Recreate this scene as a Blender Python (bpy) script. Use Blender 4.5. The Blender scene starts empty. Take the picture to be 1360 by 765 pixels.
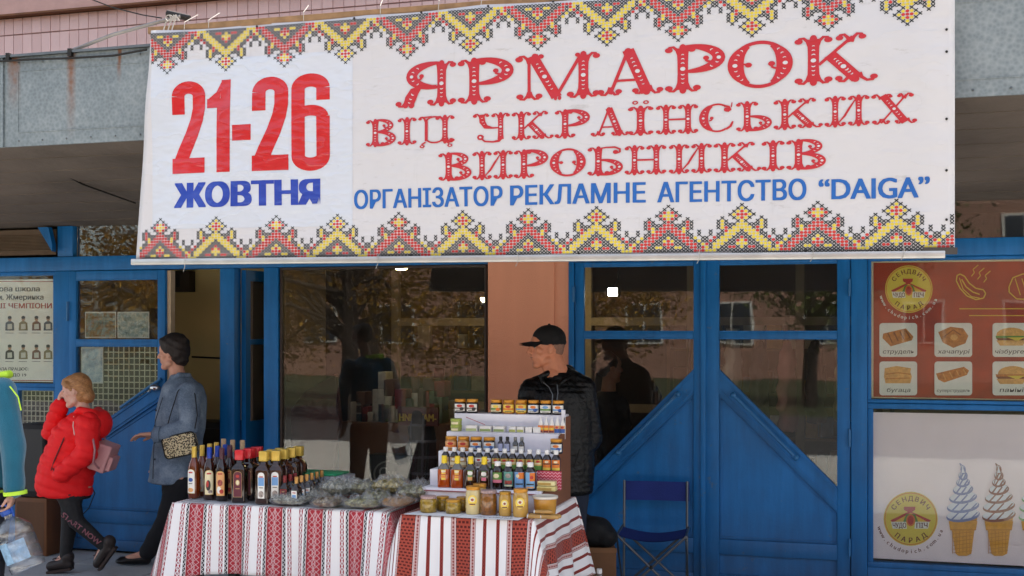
import bpy, bmesh, math, random
import numpy as np
from mathutils import Vector, Matrix, noise as mnoise
random.seed(7)
PI = math.pi
SC = bpy.context.scene
COL = SC.collection

# ------------------------------------------------------------------ camera, world, sun, exposure
ANG = math.radians(16.6); FPX = 1600.0
CAMP = Vector((0.0, -8.03, 1.70))
SA, CA = math.sin(ANG), math.cos(ANG)
cam = bpy.data.cameras.new("camera"); camo = bpy.data.objects.new("camera", cam); COL.objects.link(camo)
camo.location = CAMP; camo.rotation_euler = (PI/2, 0, ANG)
cam.sensor_width = 36; cam.lens = FPX/1360*36; cam.shift_y = 57.5/1360; cam.clip_start = 0.05; cam.clip_end = 600
SC.camera = camo

SUN_EL, SUN_AZ = 60.0, 145.0         # azimuth from straight behind the camera (towards -Y); 150 = from behind the shop, which stands in open shade
world = bpy.data.worlds.new("World"); SC.world = world; world.use_nodes = True
wn = world.node_tree.nodes; wl = world.node_tree.links
sky = wn.new("ShaderNodeTexSky"); sky.sky_type = 'NISHITA'; sky.sun_disc = False
sdir = Vector((math.sin(math.radians(SUN_AZ))*math.cos(math.radians(SUN_EL)), -math.cos(math.radians(SUN_AZ))*math.cos(math.radians(SUN_EL)), math.sin(math.radians(SUN_EL))))
sky.sun_elevation = math.radians(SUN_EL); sky.sun_rotation = math.atan2(sdir.x, sdir.y)
sky.dust_density = 3.0; sky.air_density = 1.0; sky.ozone_density = 1.0
wn["Background"].inputs[1].default_value = 0.15
hs = wn.new("ShaderNodeHueSaturation"); hs.inputs['Saturation'].default_value = 0.58     # thin high cloud pales the blue
wl.new(sky.outputs[0], hs.inputs['Color']); wl.new(hs.outputs[0], wn["Background"].inputs[0])
sl = bpy.data.lights.new("sun", 'SUN'); sl.energy = 4.5; sl.angle = math.radians(0.6); sl.color = (1.0, 0.95, 0.88)
so = bpy.data.objects.new("sun", sl); COL.objects.link(so); so.rotation_euler = sdir.to_track_quat('Z', 'Y').to_euler()
so.location = (0, -6, 8)
SC.view_settings.view_transform = 'Standard'; SC.view_settings.look = 'None'; SC.view_settings.gamma = 1
SC.view_settings.exposure = 1.62
SC.cycles.max_bounces = 8; SC.cycles.transparent_max_bounces = 12

# ------------------------------------------------------------------ mapping helpers (pixel of the photograph -> point at a known depth)
def P(px, py, Y):
    u = px-680.0; t = (Y-CAMP.y)/(CA*FPX+SA*u)
    return Vector((t*(-SA*FPX+CA*u), Y, 1.70-t*(py-440.0)))
def SCL(px, Y):
    return (CA*FPX+SA*(px-680.0))/(Y-CAMP.y)
def W(px, py, s):
    d = FPX/s; r = (px-680.0)/s
    return Vector((-SA*d+CA*r, CAMP.y+CA*d+SA*r, 1.70-(py-440.0)/s))
def X(px, Y): return P(px, 440, Y).x
def Z(px, py, Y): return P(px, py, Y).z

# ------------------------------------------------------------------ materials
MATS = {}
class NT:
    def __init__(s, m):
        s.t = m.node_tree; s.n = s.t.nodes; s.l = s.t.links
    def new(s, typ, **kw):
        nd = s.n.new(typ)
        for k, v in kw.items(): setattr(nd, k, v)
        return nd
    def put(s, sock, v):
        if isinstance(v, (int, float)): sock.default_value = v
        elif isinstance(v, tuple): sock.default_value = v if len(v) != 3 or sock.type != 'RGBA' else (*v, 1)
        else: s.l.new(v, sock)
    def m(s, op, a, b=0.0, c=0.0):
        nd = s.new("ShaderNodeMath", operation=op)
        s.put(nd.inputs[0], a); s.put(nd.inputs[1], b); s.put(nd.inputs[2], c)
        return nd.outputs[0]
    def mix(s, f, a, b, typ='MIX'):
        nd = s.new("ShaderNodeMix", data_type='RGBA', blend_type=typ)
        s.put(nd.inputs[0], f); s.put(nd.inputs[6], a); s.put(nd.inputs[7], b)
        return nd.outputs[2]
    def noise(s, co, scale, detail=3, rough=0.55):
        nd = s.new("ShaderNodeTexNoise"); s.l.new(co, nd.inputs[0]); nd.inputs['Scale'].default_value = scale
        nd.inputs['Detail'].default_value = detail; nd.inputs['Roughness'].default_value = rough
        return nd.outputs[0]
    def ramp(s, f, stops, interp='LINEAR'):
        nd = s.new("ShaderNodeValToRGB"); cr = nd.color_ramp; cr.interpolation = interp
        s.l.new(f, nd.inputs[0])
        while len(cr.elements) < len(stops): cr.elements.new(0.5)
        for e, (p, c) in zip(cr.elements, stops):
            e.position = p; e.color = (*c, 1) if len(c) == 3 else c
        return nd.outputs[0]
    def band(s, x, lo, hi):
        return s.m('MULTIPLY', s.m('GREATER_THAN', x, lo), s.m('LESS_THAN', x, hi))

def lin(h):
    if isinstance(h, str):
        h = h.lstrip('#'); v = [int(h[i:i+2], 16)/255 for i in (0, 2, 4)]
        return tuple(c/12.92 if c <= .04045 else ((c+.055)/1.055)**2.4 for c in v)
    return tuple(h)

def mat(name, color, rough=0.6, metal=0.0, var=0.12, vscale=8.0, bump=0.0, bscale=60.0, coat=0.0, trans=0.0, emit=0.0, spec=0.5, sheen=0.0, streak=False, ior=1.45):
    if name in MATS: return MATS[name]
    m = bpy.data.materials.new(name); m.use_nodes = True; t = NT(m); b = t.n["Principled BSDF"]
    c = lin(color)
    tc = t.new("ShaderNodeTexCoord"); co = tc.outputs['Object']
    if streak:
        mp = t.new("ShaderNodeMapping"); t.l.new(co, mp.inputs[0]); mp.inputs['Scale'].default_value = (1, 1, 0.12); co2 = mp.outputs[0]
    else: co2 = co
    f = t.noise(co2, vscale)
    f = t.m('MULTIPLY_ADD', f, 2.0, -0.5)
    lo = tuple(max(0, x*(1-var)) for x in c); hi = tuple(min(1, x*(1+var)) for x in c)
    nd = t.new("ShaderNodeMix", data_type='RGBA'); nd.clamp_factor = True
    t.put(nd.inputs[0], f); t.put(nd.inputs[6], (*lo, 1)); t.put(nd.inputs[7], (*hi, 1))
    t.l.new(nd.outputs[2], b.inputs['Base Color'])
    b.inputs['Roughness'].default_value = rough; b.inputs['Metallic'].default_value = metal
    b.inputs['Specular IOR Level'].default_value = spec; b.inputs['IOR'].default_value = ior
    b.inputs['Coat Weight'].default_value = coat; b.inputs['Coat Roughness'].default_value = 0.08
    b.inputs['Transmission Weight'].default_value = trans; b.inputs['Sheen Weight'].default_value = sheen
    if emit:
        b.inputs['Emission Color'].default_value = (*c, 1); b.inputs['Emission Strength'].default_value = emit
    if bump:
        bn = t.new("ShaderNodeBump"); bn.inputs['Strength'].default_value = min(1, bump); bn.inputs['Distance'].default_value = 0.01*max(1, bump)
        t.l.new(t.noise(co, bscale, 4), bn.inputs['Height']); t.l.new(bn.outputs[0], b.inputs['Normal'])
    MATS[name] = m
    return m

def glass_mat(name, tint=(0.9, 0.93, 0.92), refl=1.0, dirt=0.04, wob=0.25, wscale=2.2):
    """window pane: clear pass-through plus a mirror coat that grows at grazing angles, slightly wavy, with a little dust"""
    m = bpy.data.materials.new(name); m.use_nodes = True; t = NT(m); t.n.remove(t.n["Principled BSDF"]); out = t.n["Material Output"]
    tr = t.new("ShaderNodeBsdfTransparent"); tr.inputs[0].default_value = (*tint, 1)
    gl = t.new("ShaderNodeBsdfGlossy"); gl.inputs['Roughness'].default_value = 0.015; gl.inputs[0].default_value = (1, 1, 1, 1)
    df = t.new("ShaderNodeBsdfDiffuse"); df.inputs[0].default_value = (.55, .52, .48, 1)
    tc = t.new("ShaderNodeTexCoord")
    bn = t.new("ShaderNodeBump"); bn.inputs['Strength'].default_value = wob; bn.inputs['Distance'].default_value = 0.02
    t.l.new(t.noise(tc.outputs['Object'], wscale, 2), bn.inputs['Height']); t.l.new(bn.outputs[0], gl.inputs['Normal'])
    fr = t.new("ShaderNodeFresnel"); fr.inputs[0].default_value = 1.5
    ms = t.new("ShaderNodeMixShader"); t.l.new(t.m('MULTIPLY', fr.outputs[0], refl), ms.inputs[0])
    t.l.new(tr.outputs[0], ms.inputs[1]); t.l.new(gl.outputs[0], ms.inputs[2])
    m2 = t.new("ShaderNodeMixShader")
    t.l.new(t.m('MULTIPLY', t.m('POWER', t.noise(tc.outputs['Object'], 5, 6, .7), 2.0), dirt*4), m2.inputs[0])
    t.l.new(ms.outputs[0], m2.inputs[1]); t.l.new(df.outputs[0], m2.inputs[2])
    t.l.new(m2.outputs[0], out.inputs[0])
    return m
def crinkle_film(name, fac=.14, tint=(.97, .98, .97), rough=.12, dist=.03):
    """thin clear wrapping film: passes light straight through, with crumpled bright glints"""
    m = bpy.data.materials.new(name); m.use_nodes = True; t = NT(m); t.n.remove(t.n["Principled BSDF"]); out = t.n["Material Output"]
    tr = t.new("ShaderNodeBsdfTransparent"); tr.inputs[0].default_value = (*tint, 1); gl = t.new("ShaderNodeBsdfGlossy"); gl.inputs['Roughness'].default_value = rough
    tc = t.new("ShaderNodeTexCoord"); mp = t.new("ShaderNodeMapping"); mp.inputs['Scale'].default_value = (1, 2.5, 1); t.l.new(tc.outputs['Object'], mp.inputs[0])
    n = t.noise(mp.outputs[0], 30, 3, .6); r = t.m('ABSOLUTE', t.m('SUBTRACT', n, .5)); bn = t.new("ShaderNodeBump"); bn.inputs['Strength'].default_value = 1; bn.inputs['Distance'].default_value = dist; t.l.new(r, bn.inputs['Height']); t.l.new(bn.outputs[0], gl.inputs['Normal'])
    lw = t.new("ShaderNodeLayerWeight"); lw.inputs[0].default_value = .35; t.l.new(bn.outputs[0], lw.inputs['Normal'])
    ms = t.new("ShaderNodeMixShader"); t.l.new(t.m('ADD', fac, t.m('MULTIPLY', lw.outputs['Facing'], .45)), ms.inputs[0]); t.l.new(tr.outputs[0], ms.inputs[1]); t.l.new(gl.outputs[0], ms.inputs[2]); t.l.new(ms.outputs[0], out.inputs[0]); return m
GLASS = glass_mat("window_glass", refl=.95, dirt=.010, wob=.05, wscale=1.2)
GLASS_OLD = glass_mat("old_wavy_glass", refl=1.3, dirt=.014, wob=.16, wscale=1.6)
GLASS_POSTER = glass_mat("poster_pane_glass", refl=.55, dirt=.006, wob=.05, wscale=1.2)
def film_mat(name, clear=.72, col=(.8, .82, .8), rough=.12):
    m = bpy.data.materials.new(name); m.use_nodes = True; t = NT(m); b = t.n["Principled BSDF"]; out = t.n["Material Output"]
    b.inputs['Base Color'].default_value = (*col, 1); b.inputs['Roughness'].default_value = rough
    tc = t.new("ShaderNodeTexCoord"); bn = t.new("ShaderNodeBump"); bn.inputs['Strength'].default_value = .8; bn.inputs['Distance'].default_value = .01
    t.l.new(t.noise(tc.outputs['Object'], 35, 3), bn.inputs['Height']); t.l.new(bn.outputs[0], b.inputs['Normal'])
    tr = t.new("ShaderNodeBsdfTransparent"); ms = t.new("ShaderNodeMixShader")
    ms.inputs[0].default_value = 1-clear; t.l.new(tr.outputs[0], ms.inputs[1]); t.l.new(b.outputs[0], ms.inputs[2])
    t.l.new(ms.outputs[0], out.inputs[0]); return m

# ------------------------------------------------------------------ objects
def tag(o, label=None, cat=None, group=None, kind=None):
    if label: o['label'] = label
    if cat: o['category'] = cat
    if group: o['group'] = group
    if kind: o['kind'] = kind
    return o
def thing(name, label, cat, loc=(0, 0, 0), group=None, rz=0.0):
    o = bpy.data.objects.new(name, None); COL.objects.link(o); o.location = loc; o.rotation_euler = (0, 0, rz); o.empty_display_size = .1
    return tag(o, label, cat, group)
KIDS = {}
def origin_of(p):
    v = Vector((0, 0, 0)); r = None
    while p is not None:
        v = v + p.location; p = p.parent
    return v
def add_obj(name, mesh, parent=None):
    o = bpy.data.objects.new(name, mesh); COL.objects.link(o)
    if parent is not None:
        o.parent = parent; KIDS.setdefault(parent.name, []).append(o)
    return o
def copy_tree(o, parent=None):
    c = o.copy(); COL.objects.link(c); c.parent = parent
    if parent is not None: KIDS.setdefault(parent.name, []).append(c)
    for ch in list(KIDS.get(o.name, [])): copy_tree(ch, c)
    return c
USED = set()
def place(proto, loc, label, rz=0.0, group=None, scale=None):
    """first call moves the prototype itself, later calls copy it"""
    if proto.name in USED: o = copy_tree(proto)
    else: USED.add(proto.name); o = proto
    o.location = loc; o.rotation_euler = (0, 0, rz); o['label'] = label
    if group: o['group'] = group
    if scale: o.scale = scale if isinstance(scale, tuple) else (scale,)*3
    return o

class MB:
    def __init__(s): s.v = []; s.f = []; s.mi = []; s.uv = None
    def add(s, vs, fs, mi=0):
        b = len(s.v); s.v.extend(Vector(v) for v in vs); s.f.extend(tuple(b+i for i in f) for f in fs); s.mi.extend([mi]*len(fs)); return s
    def box(s, x0, x1, y0, y1, z0, z1, mi=0):
        if x0 > x1: x0, x1 = x1, x0
        if y0 > y1: y0, y1 = y1, y0
        if z0 > z1: z0, z1 = z1, z0
        return s.add([(x0, y0, z0), (x1, y0, z0), (x1, y1, z0), (x0, y1, z0), (x0, y0, z1), (x1, y0, z1), (x1, y1, z1), (x0, y1, z1)],
              [(0, 3, 2, 1), (4, 5, 6, 7), (0, 1, 5, 4), (1, 2, 6, 5), (2, 3, 7, 6), (3, 0, 4, 7)], mi)
    def prism(s, pts, y0, y1, mi=0):
        """polygon in the XZ plane extruded from y0 to y1"""
        n = len(pts); ar = sum(pts[i][0]*pts[(i+1) % n][1]-pts[(i+1) % n][0]*pts[i][1] for i in range(n))
        if ar < 0: pts = pts[::-1]
        vs = [(p[0], y0, p[1]) for p in pts]+[(p[0], y1, p[1]) for p in pts]
        fs = [tuple(range(n)), tuple(range(2*n-1, n-1, -1))]+[(i, n+i, n+(i+1) % n, (i+1) % n) for i in range(n)]
        return s.add(vs, fs, mi)
    def poly(s, pts, y, mi=0):
        return s.add([(p[0], y, p[1]) for p in pts], [tuple(range(len(pts)))], mi)
    def bar(s, a, b, w, d=None, mi=0, up=(0, 1, 0)):
        """square bar from a to b: w wide, d deep (along `up`)"""
        a = Vector(a); b = Vector(b); d = d or w; t = (b-a).normalized(); u = Vector(up); u = (u-t*u.dot(t)).normalized(); n = t.cross(u)
        vs = []
        for p in (a, b):
            for i, j in ((-1, -1), (1, -1), (1, 1), (-1, 1)): vs.append(p+n*i*w/2+u*j*d/2)
        return s.add(vs, [(0, 1, 2, 3), (7, 6, 5, 4), (0, 4, 5, 1), (1, 5, 6, 2), (2, 6, 7, 3), (3, 7, 4, 0)], mi)
    def tube(s, pts, r, seg=8, mi=0, cap=True):
        pts = [Vector(p) for p in pts]; rs = r if isinstance(r, (list, tuple)) else [r]*len(pts)
        vs = []; fs = []; ref = None
        for i, p in enumerate(pts):
            t = (pts[min(i+1, len(pts)-1)]-pts[max(i-1, 0)]).normalized()
            if ref is None: ref = t.orthogonal().normalized()
            ref = (ref-t*ref.dot(t)).normalized(); q = t.cross(ref)
            for k in range(seg):
                a = 2*PI*k/seg; vs.append(p+(ref*math.cos(a)+q*math.sin(a))*rs[i])
        for i in range(len(pts)-1):
            for k in range(seg):
                k2 = (k+1) % seg; fs.append((i*seg+k, i*seg+k2, (i+1)*seg+k2, (i+1)*seg+k))
        if cap:
            fs.append(tuple(range(seg-1, -1, -1))); fs.append(tuple((len(pts)-1)*seg+k for k in range(seg)))
        return s.add(vs, fs, mi)
    def lathe(s, prof, seg=20, mi=0, c=(0, 0, 0), a0=0.0, a1=2*PI, sq=0.0, sy=1.0):
        """profile [(r,z)] turned round Z; sq>0 squares the section"""
        full = abs(a1-a0-2*PI) < 1e-6; n = seg if full else seg+1
        vs = []; fs = []
        for r, z in prof:
            for k in range(n):
                a = a0+(a1-a0)*k/seg; ca, sa = math.cos(a), math.sin(a)
                if sq:
                    e = 2/(2+sq*8); x = math.copysign(abs(ca)**e, ca)*r; y = math.copysign(abs(sa)**e, sa)*r
                else: x, y = ca*r, sa*r
                vs.append((c[0]+x, c[1]+y*sy, c[2]+z))
        for i in range(len(prof)-1):
            for k in range(seg):
                k2 = (k+1) % n if full else k+1
                fs.append((i*n+k, i*n+k2, (i+1)*n+k2, (i+1)*n+k))
        if full:
            if prof[0][0] > 1e-5: fs.append(tuple(range(n-1, -1, -1)))
            if prof[-1][0] > 1e-5: fs.append(tuple((len(prof)-1)*n+k for k in range(n)))
        return s.add(vs, fs, mi)
    def ell(s, c, r, seg=16, rings=10, mi=0, rot=None):
        vs = []; fs = []; c = Vector(c)
        M = rot.to_matrix() if rot is not None else Matrix.Identity(3)
        for i in range(rings+1):
            th = PI*i/rings
            for k in range(seg):
                a = 2*PI*k/seg; vs.append(c+M@Vector((r[0]*math.sin(th)*math.cos(a), r[1]*math.sin(th)*math.sin(a), r[2]*math.cos(th))))
        for i in range(rings):
            for k in range(seg):
                k2 = (k+1) % seg; fs.append((i*seg+k, (i+1)*seg+k, (i+1)*seg+k2, i*seg+k2))
        return s.add(vs, fs, mi)
    def caps(s, a, b, ra, rb, seg=12, mi=0):
        """tapered capsule"""
        a = Vector(a); b = Vector(b); t = (b-a).normalized() if (b-a).length > 1e-6 else Vector((0, 0, 1)); u = t.orthogonal().normalized(); w = t.cross(u)
        rings = []
        for i in range(5):
            th = PI/2*i/4; rings.append((a-t*ra*math.cos(th), ra*math.sin(th)))
        for i in range(5):
            th = PI/2*(1-i/4); rings.append((b+t*rb*math.cos(th), rb*math.sin(th)))
        vs = []; fs = []
        for p, r in rings:
            for k in range(seg):
                x = 2*PI*k/seg; vs.append(p+(u*math.cos(x)+w*math.sin(x))*max(r, 1e-4))
        for i in range(len(rings)-1):
            for k in range(seg):
                k2 = (k+1) % seg; fs.append((i*seg+k, i*seg+k2, (i+1)*seg+k2, (i+1)*seg+k))
        return s.add(vs, fs, mi)
    def mesh(s, name, mats, org=Vector((0, 0, 0)), smooth=False, weld=False):
        me = bpy.data.meshes.new(name); me.from_pydata([v-org for v in s.v], [], s.f)
        if not isinstance(mats, (list, tuple)): mats = [mats]
        for m in mats: me.materials.append(m)
        if len(mats) > 1: me.polygons.foreach_set("material_index", s.mi)
        if s.uv is not None:
            ul = me.uv_layers.new(name="UVMap"); li = [0.0]*(2*len(me.loops))
            for lp in me.loops: li[2*lp.index], li[2*lp.index+1] = s.uv[lp.vertex_index]
            ul.data.foreach_set("uv", li)
        if weld:
            bm = bmesh.new(); bm.from_mesh(me); bmesh.ops.remove_doubles(bm, verts=bm.verts, dist=1e-5); bmesh.ops.recalc_face_normals(bm, faces=bm.faces); bm.to_mesh(me); bm.free()
        if smooth:
            me.polygons.foreach_set("use_smooth", [True]*len(me.polygons))
            if smooth != 'all': me.set_sharp_from_angle(angle=math.radians(smooth if isinstance(smooth, (int, float)) and smooth is not True else 40))
        me.update(); return me
    def build(s, name, mats, parent=None, smooth=False, weld=False, bevel=0.0):
        me = s.mesh(name, mats, origin_of(parent), smooth, weld)
        o = add_obj(name, me, parent)
        if bevel:
            b = o.modifiers.new("edge_rounding", 'BEVEL'); b.width = bevel; b.segments = 2; b.limit_method = 'ANGLE'; b.angle_limit = math.radians(50)
            o.data.polygons.foreach_set("use_smooth", [True]*len(o.data.polygons)); 
        return o

# ------------------------------------------------------------------ text
TXT = {}
def text_geo(s, bold=0.0):
    k = (s, bold)
    if k in TXT: return TXT[k]
    c = bpy.data.curves.new("lettering", "FONT"); c.body = s; c.offset = bold; c.resolution_u = 3
    o = bpy.data.objects.new("lettering", c); COL.objects.link(o)
    dg = bpy.context.evaluated_depsgraph_get(); me = bpy.data.meshes.new_from_object(o.evaluated_get(dg))
    vs = [(v.co.x, v.co.y) for v in me.vertices]; fs = [tuple(p.vertices) for p in me.polygons]
    bpy.data.objects.remove(o); bpy.data.curves.remove(c); bpy.data.meshes.remove(me)
    x0 = min(v[0] for v in vs); x1 = max(v[0] for v in vs)
    TXT[k] = ([(v[0]-x0, v[1]) for v in vs], fs, x1-x0)
    return TXT[k]
def put_text(mb, s, f, width=None, cap=1.0, bold=0.0, mi=0, align='c'):
    """f maps (x, y) in text units (x along the line, y up, cap height = cap) to a 3-D point; the line is stretched to width"""
    vs, fs, w = text_geo(s, 0.0); w += 2*bold; ky = cap/(0.729+bold); kx = (width/w) if width else ky
    off = 0 if align == 'l' else -w*kx/2
    sh = [(0, 0)] if bold < .005 else ([(0, .5), (2*bold, .5), (bold, .5)] if bold < .03 else [(bold*2*a, c) for a in (0, .25, .5, .75, 1) for c in (0, 1)])
    for i, (dx, dy) in enumerate(sh):
        ps = [f((v[0]+dx)*kx+off, (v[1]+(dy-.0)*bold*.5)*ky) for v in vs]
        mb.add([Vector(p)+Vector((0, -.000012*i, .0)) for p in ps], fs, mi)

# ------------------------------------------------------------------ organic surfaces (one continuous skin from many overlapping shapes)
def organic(name, mb, material, parent=None, voxel=0.012, smooth=3, post=None, mats=None, chooser=None):
    me = mb.mesh(name, material); o = bpy.data.objects.new(name, me); COL.objects.link(o)
    r = o.modifiers.new("skin", 'REMESH'); r.mode = 'VOXEL'; r.voxel_size = voxel
    if smooth:
        sm = o.modifiers.new("relax", 'SMOOTH'); sm.iterations = smooth; sm.factor = .5
    dg = bpy.context.evaluated_depsgraph_get(); me2 = bpy.data.meshes.new_from_object(o.evaluated_get(dg)); me2.name = name
    bpy.data.objects.remove(o); bpy.data.meshes.remove(me)
    if post:
        n = len(me2.vertices); co = np.empty(n*3); me2.vertices.foreach_get("co", co); co = co.reshape(-1, 3)
        no = np.array([v.normal[:] for v in me2.vertices]); co = post(co, no); me2.vertices.foreach_set("co", co.ravel()); me2.update()
    me2.materials.clear()
    for m in (mats or [material]): me2.materials.append(m)
    if chooser:
        me2.polygons.foreach_set("material_index", [chooser(p.center, p.normal) for p in me2.polygons])
    me2.polygons.foreach_set("use_smooth", [True]*len(me2.polygons))
    return add_obj(name, me2, parent)
# ================================================================== SETTING
def oil_paint(name, col, rough, k=1.0):
    """thick old gloss paint: drips, brush marks, chips down to grey primer, grime low down"""
    m = bpy.data.materials.new(name); m.use_nodes = True; t = NT(m); b = t.n["Principled BSDF"]; tc = t.new("ShaderNodeTexCoord"); co = t.new("ShaderNodeNewGeometry").outputs['Position']; c = lin(col)
    mp = t.new("ShaderNodeMapping"); t.l.new(co, mp.inputs[0]); mp.inputs['Scale'].default_value = (1, 1, .10)
    st = t.noise(mp.outputs[0], 14, 5, .65); big = t.noise(co, 1.7, 4, .6)
    f = t.m('ADD', t.m('MULTIPLY', st, .5), t.m('MULTIPLY', big, .5))
    base = t.ramp(f, [(.32, tuple(x*.70 for x in c)), (.5, c), (.68, tuple(min(1, x*1.28+.006) for x in c))])
    chips = t.ramp(t.m('ADD', t.m('MULTIPLY', t.noise(co, 26, 6, .75), .6), t.m('MULTIPLY', t.noise(co, 3.5, 2), .4)), [(.615, (0, 0, 0)), (.635, (1, 1, 1))], 'LINEAR')
    base = t.mix(t.m('MULTIPLY', chips, .55*k), base, lin("#5c6a72"))
    sc = t.new("ShaderNodeMapping"); t.l.new(co, sc.inputs[0]); sc.inputs['Scale'].default_value = (1, 1, 14); sc.inputs['Rotation'].default_value = (0, .35, 0)
    scr = t.ramp(t.noise(sc.outputs[0], 4.5, 5, .75), [(.66, (0, 0, 0)), (.70, (1, 1, 1))]); base = t.mix(t.m('MULTIPLY', scr, .30*k), base, lin("#2f4b5e"))
    sep = t.new("ShaderNodeSeparateXYZ"); t.l.new(co, sep.inputs[0]); low = t.m('MULTIPLY', t.m('MAXIMUM', t.m('SUBTRACT', 1.0, t.m('DIVIDE', sep.outputs[2], .55)), 0.0), t.noise(co, 7, 6, .7)); base = t.mix(t.m('MULTIPLY', low, .9), base, lin("#3f4446"))
    t.l.new(base, b.inputs['Base Color']); b.inputs['Specular IOR Level'].default_value = .35
    t.l.new(t.m('ADD', rough-.12, t.m('MULTIPLY', big, .3)), b.inputs['Roughness'])
    bn = t.new("ShaderNodeBump"); bn.inputs['Strength'].default_value = .55; bn.inputs['Distance'].default_value = .006
    t.l.new(t.m('ADD', t.m('ADD', t.m('MULTIPLY', st, .7), t.m('MULTIPLY', t.noise(co, 60, 4), .35)), t.m('MULTIPLY', chips, -.25)), bn.inputs['Height']); t.l.new(bn.outputs[0], b.inputs['Normal']); return m
M_blue = oil_paint("blue_paint", "#0a66a6", .46); M_blue_panel = oil_paint("blue_panel_paint", "#0a69ab", .44, .7)
M_pink = mat("pink_plaster", "#e39d7e", .85, var=.13, vscale=2.2, streak=True, bump=.5, bscale=160)
M_pink2 = mat("pink_plaster_edge", "#dd9a7c", .85, var=.05, vscale=3, bump=.4, bscale=160)
M_joint = mat("joint_mortar", "#a88a84", .9)
M_tile = mat("pink_tile", "#e3c0b8", .7, var=.05, vscale=6, bump=.3, bscale=80)
M_tile_b = mat("pink_tile_pale", "#eac8c0", .7, var=.05, vscale=6, bump=.3, bscale=80)
M_cornice = mat("cornice_plaster", "#c9a296", .8, var=.1, bump=.3)
M_brown = mat("brown_shadow_edge", "#7a5136", .8, var=.2)
M_soffit = mat("soffit_board", "#5c534b", .9, var=.35, vscale=1.6, bump=.6, bscale=20)
M_hard = mat("dull_steel", "#6d7274", .4, metal=.8)
M_wire = mat("black_cable", "#15120f", .6)
M_chrome = mat("bright_steel", "#c9cccf", .22, metal=1)
M_cream = mat("cream_door_edge", "#c2ae92", .7)
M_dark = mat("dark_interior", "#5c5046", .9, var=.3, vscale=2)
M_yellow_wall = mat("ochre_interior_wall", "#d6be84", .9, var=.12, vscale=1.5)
M_ply = mat("brown_ply", "#6b4426", .6, var=.25, vscale=10, streak=True)
M_shopfloor = mat("shop_floor", "#6b5e52", .5, var=.2)

def zinc():
    m = bpy.data.materials.new("galvanised_sheet"); m.use_nodes = True; t = NT(m); b = t.n["Principled BSDF"]
    co = t.new("ShaderNodeNewGeometry").outputs['Position']
    vo = t.new("ShaderNodeTexVoronoi"); vo.inputs['Scale'].default_value = 55; t.l.new(co, vo.inputs[0])
    sp = t.noise(co, 2.0, 5, .6)
    c = t.ramp(t.m('ADD', t.m('MULTIPLY', sp, .75), t.m('MULTIPLY', vo.outputs['Distance'], .35)), [(.25, lin("#636c6f")), (.5, lin("#788285")), (.8, lin("#929a9b"))])
    # rust runs below the fixings: narrow streaks that fade downwards
    sep = t.new("ShaderNodeSeparateXYZ"); t.l.new(co, sep.inputs[0])
    rust = None
    for x0, w, z1, ln in RUST:
        wob = t.m('MULTIPLY', t.m('SUBTRACT', t.noise(co, 9, 2), .5), .02)
        d = t.m('ABSOLUTE', t.m('SUBTRACT', t.m('ADD', sep.outputs[0], wob), x0))
        a = t.m('SUBTRACT', 1.0, t.m('DIVIDE', d, w)); a = t.m('MAXIMUM', a, 0.0)
        f = t.m('MAXIMUM', t.m('DIVIDE', t.m('SUBTRACT', sep.outputs[2], z1-ln), ln), 0.0)
        k = t.m('MULTIPLY', t.m('POWER', a, .8), t.m('MULTIPLY', f, t.m('MULTIPLY', t.noise(co, 30, 4), 1.7)))
        rust = k if rust is None else t.m('MAXIMUM', rust, k)
    rust = t.m('MINIMUM', t.m('MULTIPLY', rust, 1.1), .92)
    t.l.new(t.mix(rust, c, (*lin("#7a4a26"), 1)), b.inputs['Base Color'])
    b.inputs['Metallic'].default_value = .25; b.inputs['Roughness'].default_value = .55
    bn = t.new("ShaderNodeBump"); bn.inputs['Strength'].default_value = .35; bn.inputs['Distance'].default_value = .02
    t.l.new(t.noise(co, 5, 3), bn.inputs['Height']); t.l.new(bn.outputs[0], b.inputs['Normal'])
    return m

# ---- ground
def ground_mat():
    m = bpy.data.materials.new("paving"); m.use_nodes = True; t = NT(m); b = t.n["Principled BSDF"]
    tc = t.new("ShaderNodeTexCoord"); co = tc.outputs['Object']
    c = t.ramp(t.m('ADD', t.m('MULTIPLY', t.noise(co, 1.3, 6, .65), .7), t.m('MULTIPLY', t.noise(co, 90, 3), .3)), [(.3, lin("#8d9092")), (.5, lin("#a8abac")), (.7, lin("#bcbdbb"))])
    t.l.new(c, b.inputs['Base Color']); b.inputs['Roughness'].default_value = .85
    bn = t.new("ShaderNodeBump"); bn.inputs['Strength'].default_value = .4; bn.inputs['Distance'].default_value = .004
    t.l.new(t.noise(co, 120, 4), bn.inputs['Height']); t.l.new(bn.outputs[0], b.inputs['Normal'])
    return m
M_paving = ground_mat()
M_asph = mat("asphalt", "#424140", .9, var=.25, vscale=3, bump=.5, bscale=150)
g = MB(); g.box(-200, 200, -200, 200, -.20, -.16); tag(g.build("ground", mat("earth", "#33391f", .95, var=.25, vscale=.3)), kind='structure')
pv = tag(MB().box(-14, 12, -9.2, 6, -.16, -.03).build("pavement", mat("bounce_warm_concrete", "#bbb6ac", .9, var=.12, vscale=2, bump=.3)), kind='structure')  # warm tint put into the colour to warm its bounced light
kb = tag(MB().box(-14, 12, -9.35, -9.2, -.16, -.028).build("kerb", mat("kerb_stone", "#9a9a96", .85)), kind='structure')
rd = tag(MB().box(-60, 60, -19, -9.35, -.16, -.15).build("road", M_asph), kind='structure')
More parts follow.
